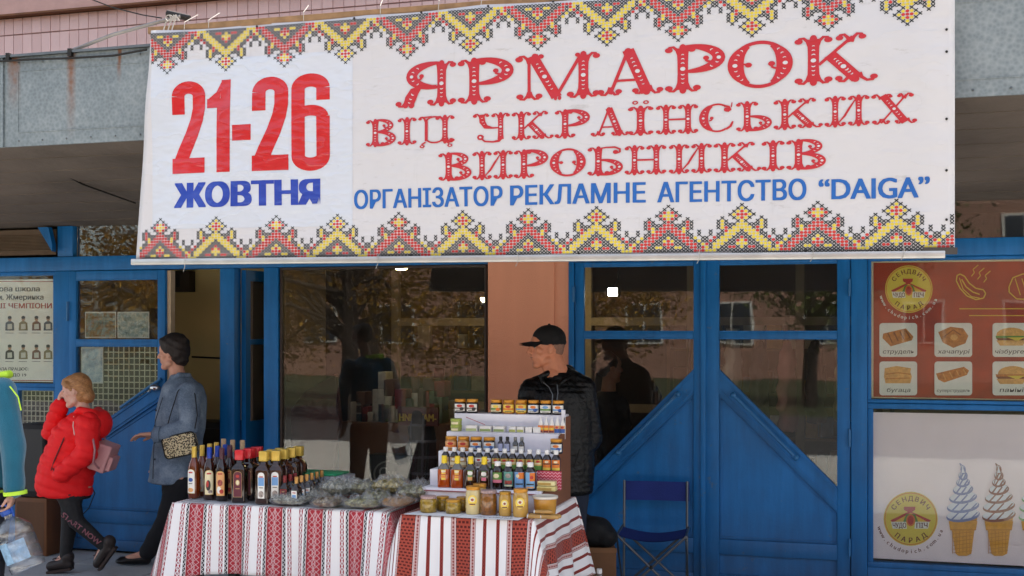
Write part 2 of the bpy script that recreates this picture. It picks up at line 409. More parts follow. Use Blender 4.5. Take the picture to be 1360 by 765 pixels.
# paving slabs in front of the shop, each a piece of the pavement
me_s = None; cnt = 0
for iy in range(9):
    for ix in range(17):
        x0 = -7.6+ix*.5+(iy % 2)*.25; y0 = -4.4+iy*.49
        if me_s is None:
            q = MB(); q.box(0, .492, 0, .482, -.03, 0); me_s = q.mesh("slab", M_paving)
        o = add_obj("slab", me_s, pv); o.location = (x0, y0, random.uniform(-.0025, 0)); cnt += 1

# ---- facade levels and stations
XR = lambda px: X(px, 0)
ZB0, ZB1, ZSOF = 2.17, 2.28, 2.52       # beam over the doors, soffit where it meets the front
x_win0, x_win1 = XR(374), XR(648)
x_pil0, x_pil1 = XR(651), XR(757)
x_dr1 = XR(1130)
x_pw0, x_pw1 = XR(1152), 1.42
x_l0, x_l1 = -7.25, XR(78)              # poster window on the far side

def framebox(name, x0, x1, z0, z1, y0=-.04, y1=.05, m=None, parent=None, bev=.004):
    return MB().box(x0, x1, y0, y1, z0, z1).build(name, m or M_blue, parent, bevel=bev)

# shop front carpentry as one thing: posts and beams
ft = thing("shopfront_frame", "blue painted posts and beams framing the doors and windows of the shop front", "shopfront frame", (0, 0, 0))
framebox("beam", -7.3, x_pil0-.002, ZB0, ZB1, -.05, .06, parent=ft); framebox("beam", x_pil1+.002, 2.3, ZB0, ZB1, -.05, .06, parent=ft)
for a, b, z0, z1 in ((78, 98, 0, ZB0-.001), (296, 315, 0, ZB0-.001), (354, 373, 0, ZB0-.001), (757, 764, 0, ZB0-.001), (1130.5, 1152, 0, ZB0-.001)):
    framebox("post", XR(a), XR(b), z0, z1, -.045, .055, parent=ft)
for a, b in ((80, 100), (1130, 1152)):
    framebox("post", XR(a), XR(b), ZB1+.001, ZSOF, -.035, .05, parent=ft)
framebox("post", -7.3, -7.22, 0, ZB0-.001, parent=ft); framebox("post", 2.2, 2.3, 0, ZB0-.001, parent=ft)
MB().prism([(XR(74), ZSOF-.01), (XR(60), ZSOF-.01), (XR(79), ZB1+.04), (XR(79), ZB1+.10)][::-1], -.09, -.045).build("bracket", M_blue, ft)
# transom glass over the beam
def pane(name, pts, parent, y=0.0, m=None, th=.005):
    return MB().prism(pts, y, y+th).build(name, m or GLASS, parent)
tr = thing("transom_window", "dark row of panes between the blue beam and the canopy", "transom window", (0, 0, 0))
for a, b in ((XR(100)+.01, x_pil0-.01), (x_pil1+.01, XR(1130)-.01), (XR(1152)+.01, 2.28)):
    pane("pane", [(a, ZB1+.002), (b, ZB1+.002), (b, ZSOF), (a, ZSOF)], tr, .01)
# louvre in the far transom
vg = thing("louvre_panel", "dusty brown louvred panel at the far end under the canopy", "vent", (-6.5, -.01, 2.4))
v0 = MB().box(-7.22, XR(76), -.02, .0, 2.30, 2.50).build("back_board", mat("louvre_paint", "#5c4c3c", .8, var=.2), vg)
for i in range(11):
    z = 2.335+i*.0115
    q = MB(); q.add([(-7.2, -.034, z), (XR(74), -.034, z), (XR(74), -.022, z+.008), (-7.2, -.022, z+.008), (-7.2, -.03, z-.002), (XR(74), -.03, z-.002)], [(0, 1, 2, 3), (4, 5, 1, 0)])
    q.build("slat", mat("louvre_slat", "#7d6c58", .7, var=.2), vg)

# pink pillar and side walls
pw = thing("pillar_wall", "smooth salmon pink wall pier between the display window and the double door", "wall", (XR(700), 0, 0))
MB().box(x_pil0, XR(738), -.05, .25, 0, ZSOF).build("wall_face", M_pink, pw)
MB().box(XR(738)+.0005, x_pil1, -.035, .25, 0, ZSOF).build("reveal", M_pink2, pw)
for (a, b, w) in ((-9.5, -7.3, "pink plastered wall beyond the far window of the shop"), (2.3, 5.0, "pink plastered wall beyond the menu window")):
    o = MB().box(a, b, -.05, .25, 0, ZSOF).build("side_wall", M_pink); tag(o, w, "wall")

# ---- door leaves ------------------------------------------------------------
M_rail_handle = mat("painted_handle", "#2a6ba0", .35, var=.1)
def leaf(label, x0, x1, sgn, y=0.0, gtop=2.143, r1=1.695, r0=1.656, dtop=1.449, dlow=.70, ztop=2.168, inner=None, stile0=.06, stile1=.06, handle=True, loc=None):
    """glazed leaf with a slanting solid lower half; sgn +1: the slant falls to the right"""
    t = thing("door_leaf", label, "door", ((x0+x1)/2, y, 0))
    f0, f1 = y-.03, y+.02
    a, b = x0+stile0, x1-stile1
    MB().box(x0, a, f0, f1, .02, ztop).build("stile", M_blue, t, bevel=.003)
    MB().box(b, x1, f0, f1, .02, ztop).build("stile", M_blue, t, bevel=.003)
    MB().box(a+.0005, b-.0005, f0, f1, gtop, ztop).build("top_rail", M_blue, t, bevel=.003)
    MB().box(a+.0005, b-.0005, f0-.001, f1-.001, r0, r1).build("rail", M_blue, t, bevel=.003)
    # slanting rail + moulding
    hi, lo = (a, b) if sgn > 0 else (b, a)
    top = (hi, dtop); low = (lo, dlow); ln = math.hypot(lo-hi, dtop-dlow); w = .115
    dz = w*ln/abs(lo-hi)
    MB().prism([top, low, (lo, dlow-dz), (hi, dtop-dz)], f0+.002, f1-.002).build("slanting_rail", M_blue, t)
    k = MB(); e = .012*sgn
    q1 = Vector((hi, f0, dtop-.02)); q2 = Vector((lo, f0, dlow-.02)); k.bar(q1+Vector((e*.2, 0, 0)), q2-Vector((e*.2, 0, 0)), .014, .016)
    q1 = Vector((hi, f0, dtop-dz+.03)); q2 = Vector((lo, f0, dlow-dz+.03)); k.bar(q1, q2, .012, .012)
    k.build("moulding", M_blue, t)
    # lower panel
    zb = .33
    MB().prism([(hi, dtop-dz), (lo, dlow-dz), (lo, zb), (hi, zb)], y-.008, y+.008).build("panel", M_blue_panel, t)
    k = MB()
    zi = zb+.012; d2 = .02
    P1 = Vector((hi+d2*sgn*.6, y-.011, dtop-dz-.035)); P2 = Vector((lo-d2*sgn*.6, y-.011, dlow-dz-.005)); P3 = Vector((P2.x, y-.011, zi)); P4 = Vector((P1.x, y-.011, zi))
    for u_, v_ in ((P1, P2), (P2, P3), (P3, P4), (P4, P1)): k.bar(u_, v_, .010, .012)
    k.build("panel_beading", M_blue, t)
    MB().box(a+.0005, b-.0005, f0+.001, f1-.001, .23, zb).build("lower_rail", M_blue, t, bevel=.003)
    MB().box(a+.0005, b-.0005, y-.006, y+.006, .10, .23).build("kick_panel", M_blue_panel, t)
    MB().box(a+.0005, b-.0005, f0+.001, f1-.001, .02, .10).build("bottom_rail", M_blue, t, bevel=.003)
    # glazing
    gm = GLASS_OLD if not handle else GLASS
    pane("pane", [(a, r1), (b, r1), (b, gtop), (a, gtop)], t, y-.004, gm)
    pane("pane", [(a, r0), (b, r0)]+([(b, dlow), (a, dtop)] if sgn > 0 else [(b, dtop), (a, dlow)]), t, y-.004, gm)
    # beads round the panes
    k = MB()
    for (u0, v0, u1, v1) in ((a, gtop-.004, b, gtop-.004), (a, r1+.004, b, r1+.004), (a, r0-.004, b, r0-.004)):
        k.bar((u0, f0+.004, v0), (u1, f0+.004, v1), .009, .012)
    k.build("glazing_bead", M_blue, t)
    if handle:
        h = MB(); s0 = .13; s1 = .66
        A = Vector((hi+(lo-hi)*s0, f0-.055, dtop-dz*.42-(dtop-dlow)*s0)); B = Vector((hi+(lo-hi)*s1, f0-.055, dtop-dz*.42-(dtop-dlow)*s1))
        h.tube([A, B], .011, 8)
        for q in (A, B): h.tube([q+Vector((0, 0, 0)), q+Vector((0, .055, 0))], .012, 8); h.ell(q, (.02, .02, .02), 10, 6)
        h.build("handle", M_rail_handle, t, smooth=True)
    return t
Ld = leaf("blue glazed door leaf behind the camping chair, its slant rising to the double door's middle", XR(765), XR(935)-.001, -1, stile0=.06, stile1=.065)
Rd = leaf("blue glazed door leaf beside the menu posters, its slant falling to the hinge post", XR(936), XR(1130)-.002, +1, stile0=.098, stile1=.082)
xm = XR(936); MB().box(xm-.022, xm+.012, -.05, -.031, .03, 2.165).build("meeting_strip", M_blue, Rd, bevel=.003)
for zz in (1.98, 1.02, .32):
    MB().tube([(XR(1128.5), -.052, zz-.055), (XR(1128.5), -.052, zz+.055)], .008, 8).build("hinge", M_rail_handle, Rd, smooth=True)
for zz in (1.95, .5):
    MB().tube([(XR(764.5), -.052, zz-.05), (XR(764.5), -.052, zz+.05)], .008, 8).build("hinge", M_rail_handle, Ld, smooth=True)
Fl = leaf("blue glazed door leaf behind the walking girl, with sheets of paper stuck to its panes", XR(98.5), XR(225), -1, y=-.03, gtop=2.10, r1=1.63, r0=1.59, dtop=1.30, dlow=.86, ztop=2.165, stile0=.06, stile1=.065, handle=False)
MB().box(XR(225)+.001, XR(225)+.03, -.03, .03, .02, 2.16).build("door_edge", M_cream, Fl)
MB().tube([(XR(97.5), -.075, 1.78), (XR(97.5), -.075, 1.93)], .009, 8).build("hinge", M_rail_handle, Fl, smooth=True)
h = MB(); h.ell(P(206, 515, -.10), (.045, .03, .028)); h.caps(P(206, 515, -.10), P(197, 521, -.05), .012, .012)
h.build("knob", M_chrome, Fl, smooth=True)
k = MB(); k.tube([P(214, 503, -.08), P(160, 541, -.08)], .012, 8); k.build("push_bar", M_rail_handle, Fl, smooth=True)
# wire mesh behind lower panes (one part each: too fine to pick apart)
M_mesh = mat("wire_mesh", "#cdc4ae", .5, metal=.3)
def wiremesh(x0, x1, z0, z1, y, parent, step=.046, zlow=None):
    k = MB(); n = int((x1-x0)/step)
    for i in range(n+1):
        x = x0+i*step; zz = z0 if zlow is None else zlow(x)
        k.box(x-.004, x+.004, y-.002, y+.002, zz, z1)
    nz = int((z1-z0)/step)
    for i in range(nz+1):
        z = z1-i*step; xa = x0
        if zlow is not None:
            xs = [x0+j*(x1-x0)/60 for j in range(61) if zlow(x0+j*(x1-x0)/60) <= z]
            if len(xs) < 2: continue
            xa = xs[0]; xb = xs[-1]
        else: xb = x1
        k.box(xa, xb, y+.0025, y+.006, z-.004, z+.004)
    o = k.build("wire_mesh", M_mesh, parent); o['kind'] = 'stuff'; return o
_a, _b = XR(98.5)+.06, XR(225)-.065
wiremesh(_a+.12, _b, .9, 1.585, -.012, Fl, zlow=lambda x: .86+(x-_a)/(_b-_a)*.44)

# open inner leaf
il = thing("door_leaf", "narrow blue door leaf standing open into the shop beside the display window", "door", (XR(315), .06, 0))
il_r = math.radians(84)
def ilx(u, z, off=0): return Vector((XR(315)+u*math.cos(il_r)-off*math.sin(il_r)*-1, .06+u*math.sin(il_r), z))
def ilbar(u0, u1, z0, z1, name, m=M_blue, th=.04):
    k = MB(); c, s_ = math.cos(il_r), math.sin(il_r)
    def q(u, o_, z): return (XR(315)+.02+u*c+o_*s_, .06+u*s_-o_*c, z)
    vs = [q(u, o_, z) for z in (z0, z1) for (u, o_) in ((u0, -th/2), (u1, -th/2), (u1, th/2), (u0, th/2))]
    k.add(vs, [(0, 3, 2, 1), (4, 5, 6, 7), (0, 1, 5, 4), (1, 2, 6, 5), (2, 3, 7, 6), (3, 0, 4, 7)]); return k.build(name, m, il)
ilbar(0, .06, .02, 2.16, "stile"); ilbar(.56, .64, .02, 2.16, "stile"); ilbar(.0605, .5595, 2.08, 2.16, "top_rail"); ilbar(.0605, .5595, 1.60, 1.64, "rail", th=.045)
ilbar(.0605, .5595, .02, .95, "panel", M_blue_panel, th=.02); ilbar(.0605, .5595, .95, 1.02, "rail"); ilbar(.0605, .5595, 1.0205, 1.5995, "pane", GLASS, .005); ilbar(.0605, .5595, 1.6405, 2.0795, "pane", GLASS, .005)

# ---- windows ------------------------------------------------------------------
def window(label, x0, x1, z0, z1, mullions=(), fw=.03, y=0.0, m=None, fy0=-.03, fy1=.04, gm=None):
    t = thing("window", label, "window", ((x0+x1)/2, y, z0)); m = m or M_blue
    MB().box(x0, x1, fy0, fy1, z0, z0+fw).build("frame", m, t, bevel=.003)
    MB().box(x0, x1, fy0, fy1, z1-fw, z1).build("frame", m, t, bevel=.003)
    MB().box(x0, x0+fw, fy0+.001, fy1-.001, z0+fw, z1-fw).build("frame", m, t, bevel=.003)
    MB().box(x1-fw, x1, fy0+.001, fy1-.001, z0+fw, z1-fw).build("frame", m, t, bevel=.003)
    pane("pane", [(x0+fw, z0+fw), (x1-fw, z0+fw), (x1-fw, z1-fw), (x0+fw, z1-fw)], t, y-.012, gm)
    return t
M_fr_dark = mat("brown_frame", "#3a2f2a", .6)
dw = window("wide dark display window behind the two stall tables, reflecting trees", x_win0, x_win1, .42, ZB0-.002, fw=.018, m=M_fr_dark)
tag(MB().box(x_win0, x_win1, -.045, .12, 0, .418).build("sill_wall", M_pink), "low pink wall under the wide display window", "wall")
# menu windows
z_m0, z_m1 = Z(1250, 527, 0), Z(1250, 345, 0)
wm = window("upper blue framed window holding the red menu poster", x_pw0+.002, x_pw1, Z(1250, 536, 0), ZB0-.002, fw=.022, gm=GLASS_POSTER)
wi = window("lower blue framed window holding the white ice cream poster", x_pw0+.002, x_pw1, Z(1250, 757, 0), Z(1250, 536.5, 0)-.001, fw=.034, gm=GLASS_POSTER)
tag(MB().box(x_pw0+.002, 2.19, -.03, .03, .0, Z(1250, 757, 0)-.001).build("wall_panel", M_blue_panel), "plain blue boarding under the ice cream poster window", "wall panel")
wx = window("blue framed window pane next to the menu windows", x_pw1+.001, 2.199, .25, ZB0-.002, fw=.03)
# far poster window
wl_ = window("far blue framed window holding the chess school poster", x_l0+.03, x_l1-.001, Z(40, 514, 0), ZB0-.002, fw=.03, gm=GLASS_POSTER)
wl2 = window("small blue framed window with wire mesh above the black loudspeaker", XR(24), x_l1-.001, Z(40, 572, 0), Z(40, 514, 0)-.001, fw=.025)
wiremesh(XR(24)+.03, x_l1-.03, Z(40, 572, 0)+.025, Z(40, 514, 0)-.03, .02, wl2, .04)
tag(MB().box(x_l0+.03, XR(24)-.001, -.03, .03, 0, Z(40, 514, 0)-.001).build("wall_panel", M_blue_panel), "blue boarding under the chess school poster", "wall panel")
tag(MB().box(XR(24), x_l1-.001, -.03, .03, 0, Z(40, 572, 0)-.001).build("wall_panel", M_blue_panel), "blue boarding behind the black loudspeaker", "wall panel")

# ---- canopy ---------------------------------------------------------------------
YF = -2.21
zf0 = lambda x: 2.76
RUST = []
fx = lambda px: X(px, YF)
RUST = [(fx(20), .05, 3.26, .30), (fx(96), .035, 3.27, .50), (fx(160), .015, 3.2, .12)]
M_zinc = zinc()
can = thing("canopy", "long grey sheet metal canopy over the shop front with a dark underside", "canopy", (-2.5, YF, 2.76))
seams = [-9.5, -7.2, fx(8), fx(8)+1.25, -2.6, -1.3, 0.1, fx(1352)+.35, 2.2, 5.0]
for i in range(len(seams)-1):
    a, b = seams[i]+.002, seams[i+1]-.002
    k = MB(); k.box(a, b, YF-.01+(.003 if i % 2 else 0), YF+.01, 2.76, 3.27)
    # pressed rectangle and standing seam
    for (u0, v0, u1, v1) in ((a+.09, 2.84, b-.09, 2.84), (a+.09, 3.19, b-.09, 3.19), (a+.09, 2.84, a+.09, 3.19), (b-.09, 2.84, b-.09, 3.19)):
        k.bar((u0, YF-.0105, v0), (u1, YF-.0105, v1), .006, .006)
    k.bar((b-.012, YF-.014, 2.76), (b-.012, YF-.014, 3.27), .014, .01)
    k.build("panel", M_zinc, can)
k = MB()
for i in range(60):
    x = -7.4+i*.16
    for z in (2.79, 3.235): k.ell((x, YF-.014, z), (.006, .004, .006), 6, 4)
k.build("rivet", M_hard, can)
MB().box(-9.5, 5, YF-.03, YF+.05, 3.271, 3.285).build("drip_edge", M_hard, can)
# underside, sloping down to the front of the shop
k = MB(); k.add([(-9.5, YF+.011, 2.765), (5, YF+.011, 2.765), (5, -.0, ZSOF), (-9.5, -.0, ZSOF), (-9.5, YF+.011, 3.26), (5, YF+.011, 3.26), (5, .25, 3.3), (-9.5, .25, 3.3), (5, .25, ZSOF), (-9.5, .25, ZSOF)],
      [(0, 3, 2, 1), (4, 5, 6, 7), (3, 9, 8, 2), (0, 1, 5, 4), (9, 7, 6, 8), (0, 4, 7, 9, 3), (1, 2, 8, 6, 5)])
k.build("soffit", M_soffit, can)
for i in range(7):      # seams between the boards nailed to the underside
    f_ = .12+i*.13; yy = YF+.011+f_*(0-YF); zz = 2.765+(ZSOF-2.765)*f_
    MB().box(-9.4, 4.9, yy-.004, yy+.004, zz-.005, zz+.01).build("seam_batten", M_soffit, can)
k = MB(); k.tube([P(0, 194, YF+.06)+Vector((0, 0, .0)), (P(60, 218, -1.7)), P(110, 245, -1.3), P(180, 270, -.9)], .006, 6); k.build("soffit_cable", M_wire, can)
# upper wall with tile courses
uw = thing("upper_wall", "pale pink tiled wall of the building above the canopy", "wall", (-2.5, .0, 3.3))
zt0, zt1 = 3.3, 4.40
MB().box(-9.5, 5, .012, .25, zt0, 6.5).build("backing", M_joint, uw)
rows = [(3.345, .345, 0), (3.70, .345, .5), (4.055, .125, .5)]
ntile = 0
for z, hh, sh in rows:
    tm = [MB().box(0, .0815, 0, .014, 0, hh).mesh("tile", mm) for mm in (M_tile, M_tile_b)]
    x = -7.6+.0865*sh
    while x < -.2 and z > 3.4:
        o = add_obj("tile", random.choice(tm), uw); o.location = Vector((x, random.uniform(-.002, .001), z))-origin_of(uw); ntile += 1; x += .0865
MB().box(-9.5, 5, -.06, .012, 4.20, 4.52).build("cornice", M_cornice, uw)
MB().box(-9.5, 5, -.075, .012, 4.185, 4.1995).build("cornice_shadow_strip", M_brown, uw)  # brown shadow under the cornice, built as a coloured strip
MB().box(-9.5, 5, -.04, .012, 4.5205, 6.5).build("wall_face", M_pink2, uw)
MB().box(-9.5, 5, 0.002, .012, 3.3, 3.62).build("plinth_band", M_tile, uw)

# ---- shop interior ----------------------------------------------------------------
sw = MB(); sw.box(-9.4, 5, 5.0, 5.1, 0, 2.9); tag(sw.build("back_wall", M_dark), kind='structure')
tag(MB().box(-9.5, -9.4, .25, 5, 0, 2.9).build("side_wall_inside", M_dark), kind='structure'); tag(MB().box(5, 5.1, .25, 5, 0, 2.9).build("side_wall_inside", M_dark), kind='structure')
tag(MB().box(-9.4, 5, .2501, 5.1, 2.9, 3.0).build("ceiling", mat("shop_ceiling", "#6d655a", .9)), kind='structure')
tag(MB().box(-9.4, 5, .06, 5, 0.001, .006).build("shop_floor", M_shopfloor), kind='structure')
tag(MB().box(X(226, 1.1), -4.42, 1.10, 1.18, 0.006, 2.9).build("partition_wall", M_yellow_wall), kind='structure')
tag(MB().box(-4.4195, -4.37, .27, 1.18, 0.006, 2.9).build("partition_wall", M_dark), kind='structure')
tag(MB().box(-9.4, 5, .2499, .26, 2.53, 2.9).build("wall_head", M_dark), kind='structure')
# ================================================================== BANNER
YB = -2.30
XB = lambda px: X(px, YB)
bx0b, bx0t, bx1 = XB(180), XB(203), XB(1268)
def vinyl(name, col, rough=.42, var=.03, stain=0.0, gloss=.0, crease=1.0):
    m = bpy.data.materials.new(name); m.use_nodes = True; t = NT(m); b = t.n["Principled BSDF"]
    tc = t.new("ShaderNodeTexCoord"); co = tc.outputs['Object']; c = lin(col)
    base = t.mix(t.noise(co, 3, 4), tuple(x*(1-var) for x in c), tuple(min(1, x*(1+var)) for x in c))
    if stain:
        mp = t.new("ShaderNodeMapping"); t.l.new(co, mp.inputs[0]); mp.inputs['Scale'].default_value = (1.5, 1, 6); 
        d = t.ramp(t.noise(mp.outputs[0], 3, 8, .72), [(.60, (0, 0, 0)), (.74, (1, 1, 1))])
        base = t.mix(t.m('MULTIPLY', d, stain), base, lin("#8f8a80"))
        mp = t.new("ShaderNodeMapping"); t.l.new(co, mp.inputs[0]); mp.inputs['Scale'].default_value = (9, 1, .7); 
        d = t.ramp(t.noise(mp.outputs[0], 2, 6, .7), [(.62, (0, 0, 0)), (.76, (1, 1, 1))])
        base = t.mix(t.m('MULTIPLY', d, stain*.6), base, lin("#a39e95"))
    t.l.new(base, b.inputs['Base Color']); b.inputs['Roughness'].default_value = rough; b.inputs['Coat Weight'].default_value = gloss; b.inputs['Coat Roughness'].default_value = .15
    n1 = t.noise(co, 4.5, 2); mp = t.new("ShaderNodeMapping"); t.l.new(co, mp.inputs[0]); mp.inputs['Rotation'].default_value = (0, 1.0, 0); mp.inputs['Scale'].default_value = (1, 1, 2.6)
    n2 = t.noise(mp.outputs[0], 3.2, 2)
    bn = t.new("ShaderNodeBump"); bn.inputs['Strength'].default_value = .5; bn.inputs['Distance'].default_value = .03
    cr1 = t.m('POWER', t.m('ABSOLUTE', t.m('SUBTRACT', t.noise(mp.outputs[0], 2.1, 3, .55), .5)), .6)
    t.l.new(t.m('ADD', t.m('ADD', n1, t.m('MULTIPLY', n2, .55)), t.m('MULTIPLY', cr1, -.55*crease)), bn.inputs['Height']); t.l.new(bn.outputs[0], b.inputs['Normal'])
    return m
V_white = vinyl("banner_vinyl", "#c5c3c4", stain=.6)
V_panel = vinyl("banner_date_sheet", "#c4c9d1", rough=.22, stain=.12, gloss=.35, crease=2.2)
V_red = vinyl("print_red", "#b4222c", var=.1); V_red2 = vinyl("print_red_glossy", "#bd1c26", rough=.2, var=.15, gloss=.6, crease=2.6)
V_redring = vinyl("print_pink_outline", "#ecb9b6")
V_blue = vinyl("print_blue", "#165ca6", var=.08); V_navy = vinyl("print_navy", "#1d3f9e", rough=.25, var=.15, gloss=.4, crease=2.0)
V_black = vinyl("print_black", "#16201f"); V_yel = vinyl("print_yellow", "#d6bf3c"); V_crimson = vinyl("print_crimson", "#bf302c")
def wav(x, z):
    fold = .006*math.sin((x*.6+z)*14)*math.exp(-((x-bx1)**2+(z-3.2)**2)/.35)+.006*math.sin((x*.8-z)*13)*math.exp(-((x-bx0b)**2+(z-3.2)**2)/.3)+.004*math.sin(x*21)*math.exp(-((z-2.08)/.16)**2)
    return fold+.011*math.sin(x*3.1+z*1.3)+.006*math.sin(x*6.3-z*3+1)+.003*math.sin(z*6+x*2)+.012*math.exp(-((x-bx1+.12)/.07)**2)*(-1)
def BT(x): return 3.335-.015*(x+3.8)/4.1
def BBt(x): return 2.088-.034*(x+3.86)/4.2
def BP(x, z, off=0.0):
    return Vector((x, YB+wav(x, z)-off, z))
def BF(x, z, off=0.0):
    return Vector((x, -off, z))
def wrap_build(k, name, mats, parent, maxlen=.035):
    """print laid flat, cut finely enough, then bent with the sheet"""
    me = k.mesh(name, mats); bm = bmesh.new(); bm.from_mesh(me)
    for _ in range(5):
        es = [e for e in bm.edges if e.calc_length() > maxlen]
        if not es: break
        bmesh.ops.subdivide_edges(bm, edges=es, cuts=1)
        bmesh.ops.triangulate(bm, faces=[f for f in bm.faces if len(f.verts) > 4])
    o_ = origin_of(parent)
    for v in bm.verts: v.co = Vector((v.co.x, YB+wav(v.co.x, v.co.z)+v.co.y, v.co.z))-o_
    bm.to_mesh(me); bm.free(); me.update(); return add_obj(name, me, parent)
ban = thing("banner", "big white fair banner with ornate red lettering and cross-stitch borders across the canopy", "banner", (-1.7, YB, 2.09))
k = MB(); nx, nz = 130, 36
for j in range(nz+1):
    for i in range(nx+1):
        f = i/nx; v = j/nz
        xl = bx0b+(bx0t-bx0b)*v; x = xl+(bx1-xl)*f; z = BBt(x)+(BT(x)-BBt(x))*v
        if j == nz: z -= .008*abs(math.sin(x*PI/.62))
        k.v.append(BP(x, z))
for side in (0,):
    for j in range(nz):
        for i in range(nx):
            a = j*(nx+1)+i; k.f.append((a, a+1, a+nx+2, a+nx+1)); k.mi.append(0)
o = k.build("banner_sheet", V_white, ban, smooth='all')
sd = o.modifiers.new("thickness", 'SOLIDIFY'); sd.thickness = .0012; sd.offset = -1
# date sheet stuck on
k = MB(); n_ = 20
xa, xb_ = XB(203), XB(467)
for j in range(n_+1):
    for i in range(n_+1):
        x = xa+(xb_-xa)*i/n_; z = 2.25+(3.16-2.25)*j/n_; k.v.append(BP(x, z-.006*(x+3.2), .0016))
for j in range(n_):
    for i in range(n_):
        a = j*(n_+1)+i; k.f.append((a, a+1, a+n_+2, a+n_+1)); k.mi.append(0)
k.build("date_sheet", V_panel, ban, smooth='all')

# ---- ornate letters, built from strokes, curls and drops
class Glyph:
    def __init__(s): s.p = []; s.w = []
    def ball(s, x, y, rx, ry=None, n=14, white=False):
        ry = ry or rx; (s.w if white else s.p).append([(x+rx*math.cos(2*PI*i/n), y+ry*math.sin(2*PI*i/n)) for i in range(n)])
    def quad(s, *pts): s.p.append(list(pts))
    def stroke(s, pts, w, white=False):
        n = len(pts); ws = w if isinstance(w, (list, tuple)) else [w]*n; L = []; R = []
        for i, (x, y) in enumerate(pts):
            a = pts[max(0, i-1)]; b = pts[min(n-1, i+1)]; dx, dy = b[0]-a[0], b[1]-a[1]; l = math.hypot(dx, dy) or 1
            nx_, ny_ = -dy/l*ws[i]/2, dx/l*ws[i]/2; L.append((x+nx_, y+ny_)); R.append((x-nx_, y-ny_))
        for i in range(n-1): (s.w if white else s.p).append([R[i], R[i+1], L[i+1], L[i]])
    def arc(s, cx, cy, rx, ry, a0, a1, w, n=16, w1=None, wm=None):
        pts = []; ws = []
        for i in range(n+1):
            f = i/n; a = math.radians(a0+(a1-a0)*f); pts.append((cx+rx*math.cos(a), cy+ry*math.sin(a)))
            e = w if w1 is None else w+(w1-w)*f
            if wm: e = e+(wm-e)*math.sin(PI*f)
            ws.append(e)
        s.stroke(pts, ws)
    def curl(s, x, y, dx, dy, r=.055, L=.15):
        """serif curl leaving a stem corner at (x, y), bending outward (dx) and ending in a drop"""
        pts = [(x-dx*.02, y-dy*.17), (x+dx*.01, y-dy*.08), (x+dx*L*.45, y-dy*.01), (x+dx*L*.85, y-dy*.02), (x+dx*L, y-dy*.07)]
        s.stroke(pts, [.07, .06, .05, .055, .06]); s.ball(x+dx*L*.95, y-dy*.075, r*1.15, r)
    def dots(s, x0, y0, x1, y1, sc=1.0):
        s.ball((x0+x1)/2, (y0+y1)/2, .042*sc, white=True)
        for t_, r in ((.14, .026), (.26, .023), (.38, .019)):
            for sg in (-1, 1):
                s.crescent((x0+x1)/2+(x1-x0)*t_*sg, (y0+y1)/2+(y1-y0)*t_*sg, r*sc*1.25, math.atan2((y1-y0)*sg, (x1-x0)*sg))
    def crescent(s, x, y, r, ang):
        pts = []
        for i in range(7):
            a = ang-PI/2+PI*i/6; pts.append((x+r*math.cos(a), y+r*math.sin(a)))
        for i in range(7):
            a = ang+PI/2-PI*i/6; pts.append((x+r*.95*math.cos(a)-0*r, y+r*.95*math.sin(a)) if i in (0, 6) else (x+math.cos(ang)*r*(.25+.2*math.sin(PI*i/6))+math.cos(a)*0-math.sin(ang)*r*math.cos(PI*i/6)*-1*.8, y+math.sin(ang)*r*(.25+.2*math.sin(PI*i/6))+math.cos(ang)*r*math.cos(PI*i/6)*-1*-.8*1))
        # simple lens is enough at this size
        s.w.append([(x+r*math.cos(ang-PI/2+PI*i/6), y+r*math.sin(ang-PI/2+PI*i/6)) for i in range(7)]+[(x+r*.35*math.cos(ang), y+r*.35*math.sin(ang))])
    def stem(s, x, w=.2, y0=0.0, y1=1.0, top=True, bot=True, dots=True, tl=True, tr=True, bl=True, br=True):
        h = w/2; n = 8; pts = []; ws = []
        for i in range(n+1):
            f = i/n; pts.append((x, y0+.06+(y1-y0-.12)*f)); ws.append(w*(1.05-.22*math.sin(PI*f)**.5))
        s.stroke(pts, ws)
        if top:
            s.ball(x, y1-.05, .055, .075)
            if tl: s.curl(x-h*.8, y1-.02, -1, 1)
            if tr: s.curl(x+h*.8, y1-.02, 1, 1)
        if bot:
            s.ball(x, y0+.05, .055, .075)
            if bl: s.curl(x-h*.8, y0+.02, -1, -1)
            if br: s.curl(x+h*.8, y0+.02, 1, -1)
        if dots: s.dots(x, y0+.12, x, y1-.12)
    def diag(s, x0, y0, x1, y1, w, dots=False, c0=None, c1=None):
        s.stroke([(x0, y0), ((x0+x1)/2, (y0+y1)/2), (x1, y1)], w)
        if dots: s.dots(x0+(x1-x0)*.12, y0+(y1-y0)*.12, x0+(x1-x0)*.88, y0+(y1-y0)*.88)
def bowl(g, x, y0, y1, w, thick=.20, inner=True):
    """right-hand bowl from the stem edge x"""
    cy = (y0+y1)/2; ry = (y1-y0)/2-.02; rx = w-thick/2
    g.arc(x, cy, rx, ry, 92, -92, .05, 20, .05, thick)
    if inner:
        g.arc(x+rx-.13, cy-.0, .09, .08, 40, -150, .045, 8); g.ball(x+rx-.20, cy+.0, .048)
    for a in (-38, -18, 18, 38):
        aa = math.radians(a); g.crescent(x+rx*math.cos(aa), cy+ry*math.sin(aa), .028, aa+PI/2*(1 if a > 0 else -1))
    g.ball(x+rx, cy, .035, white=True)
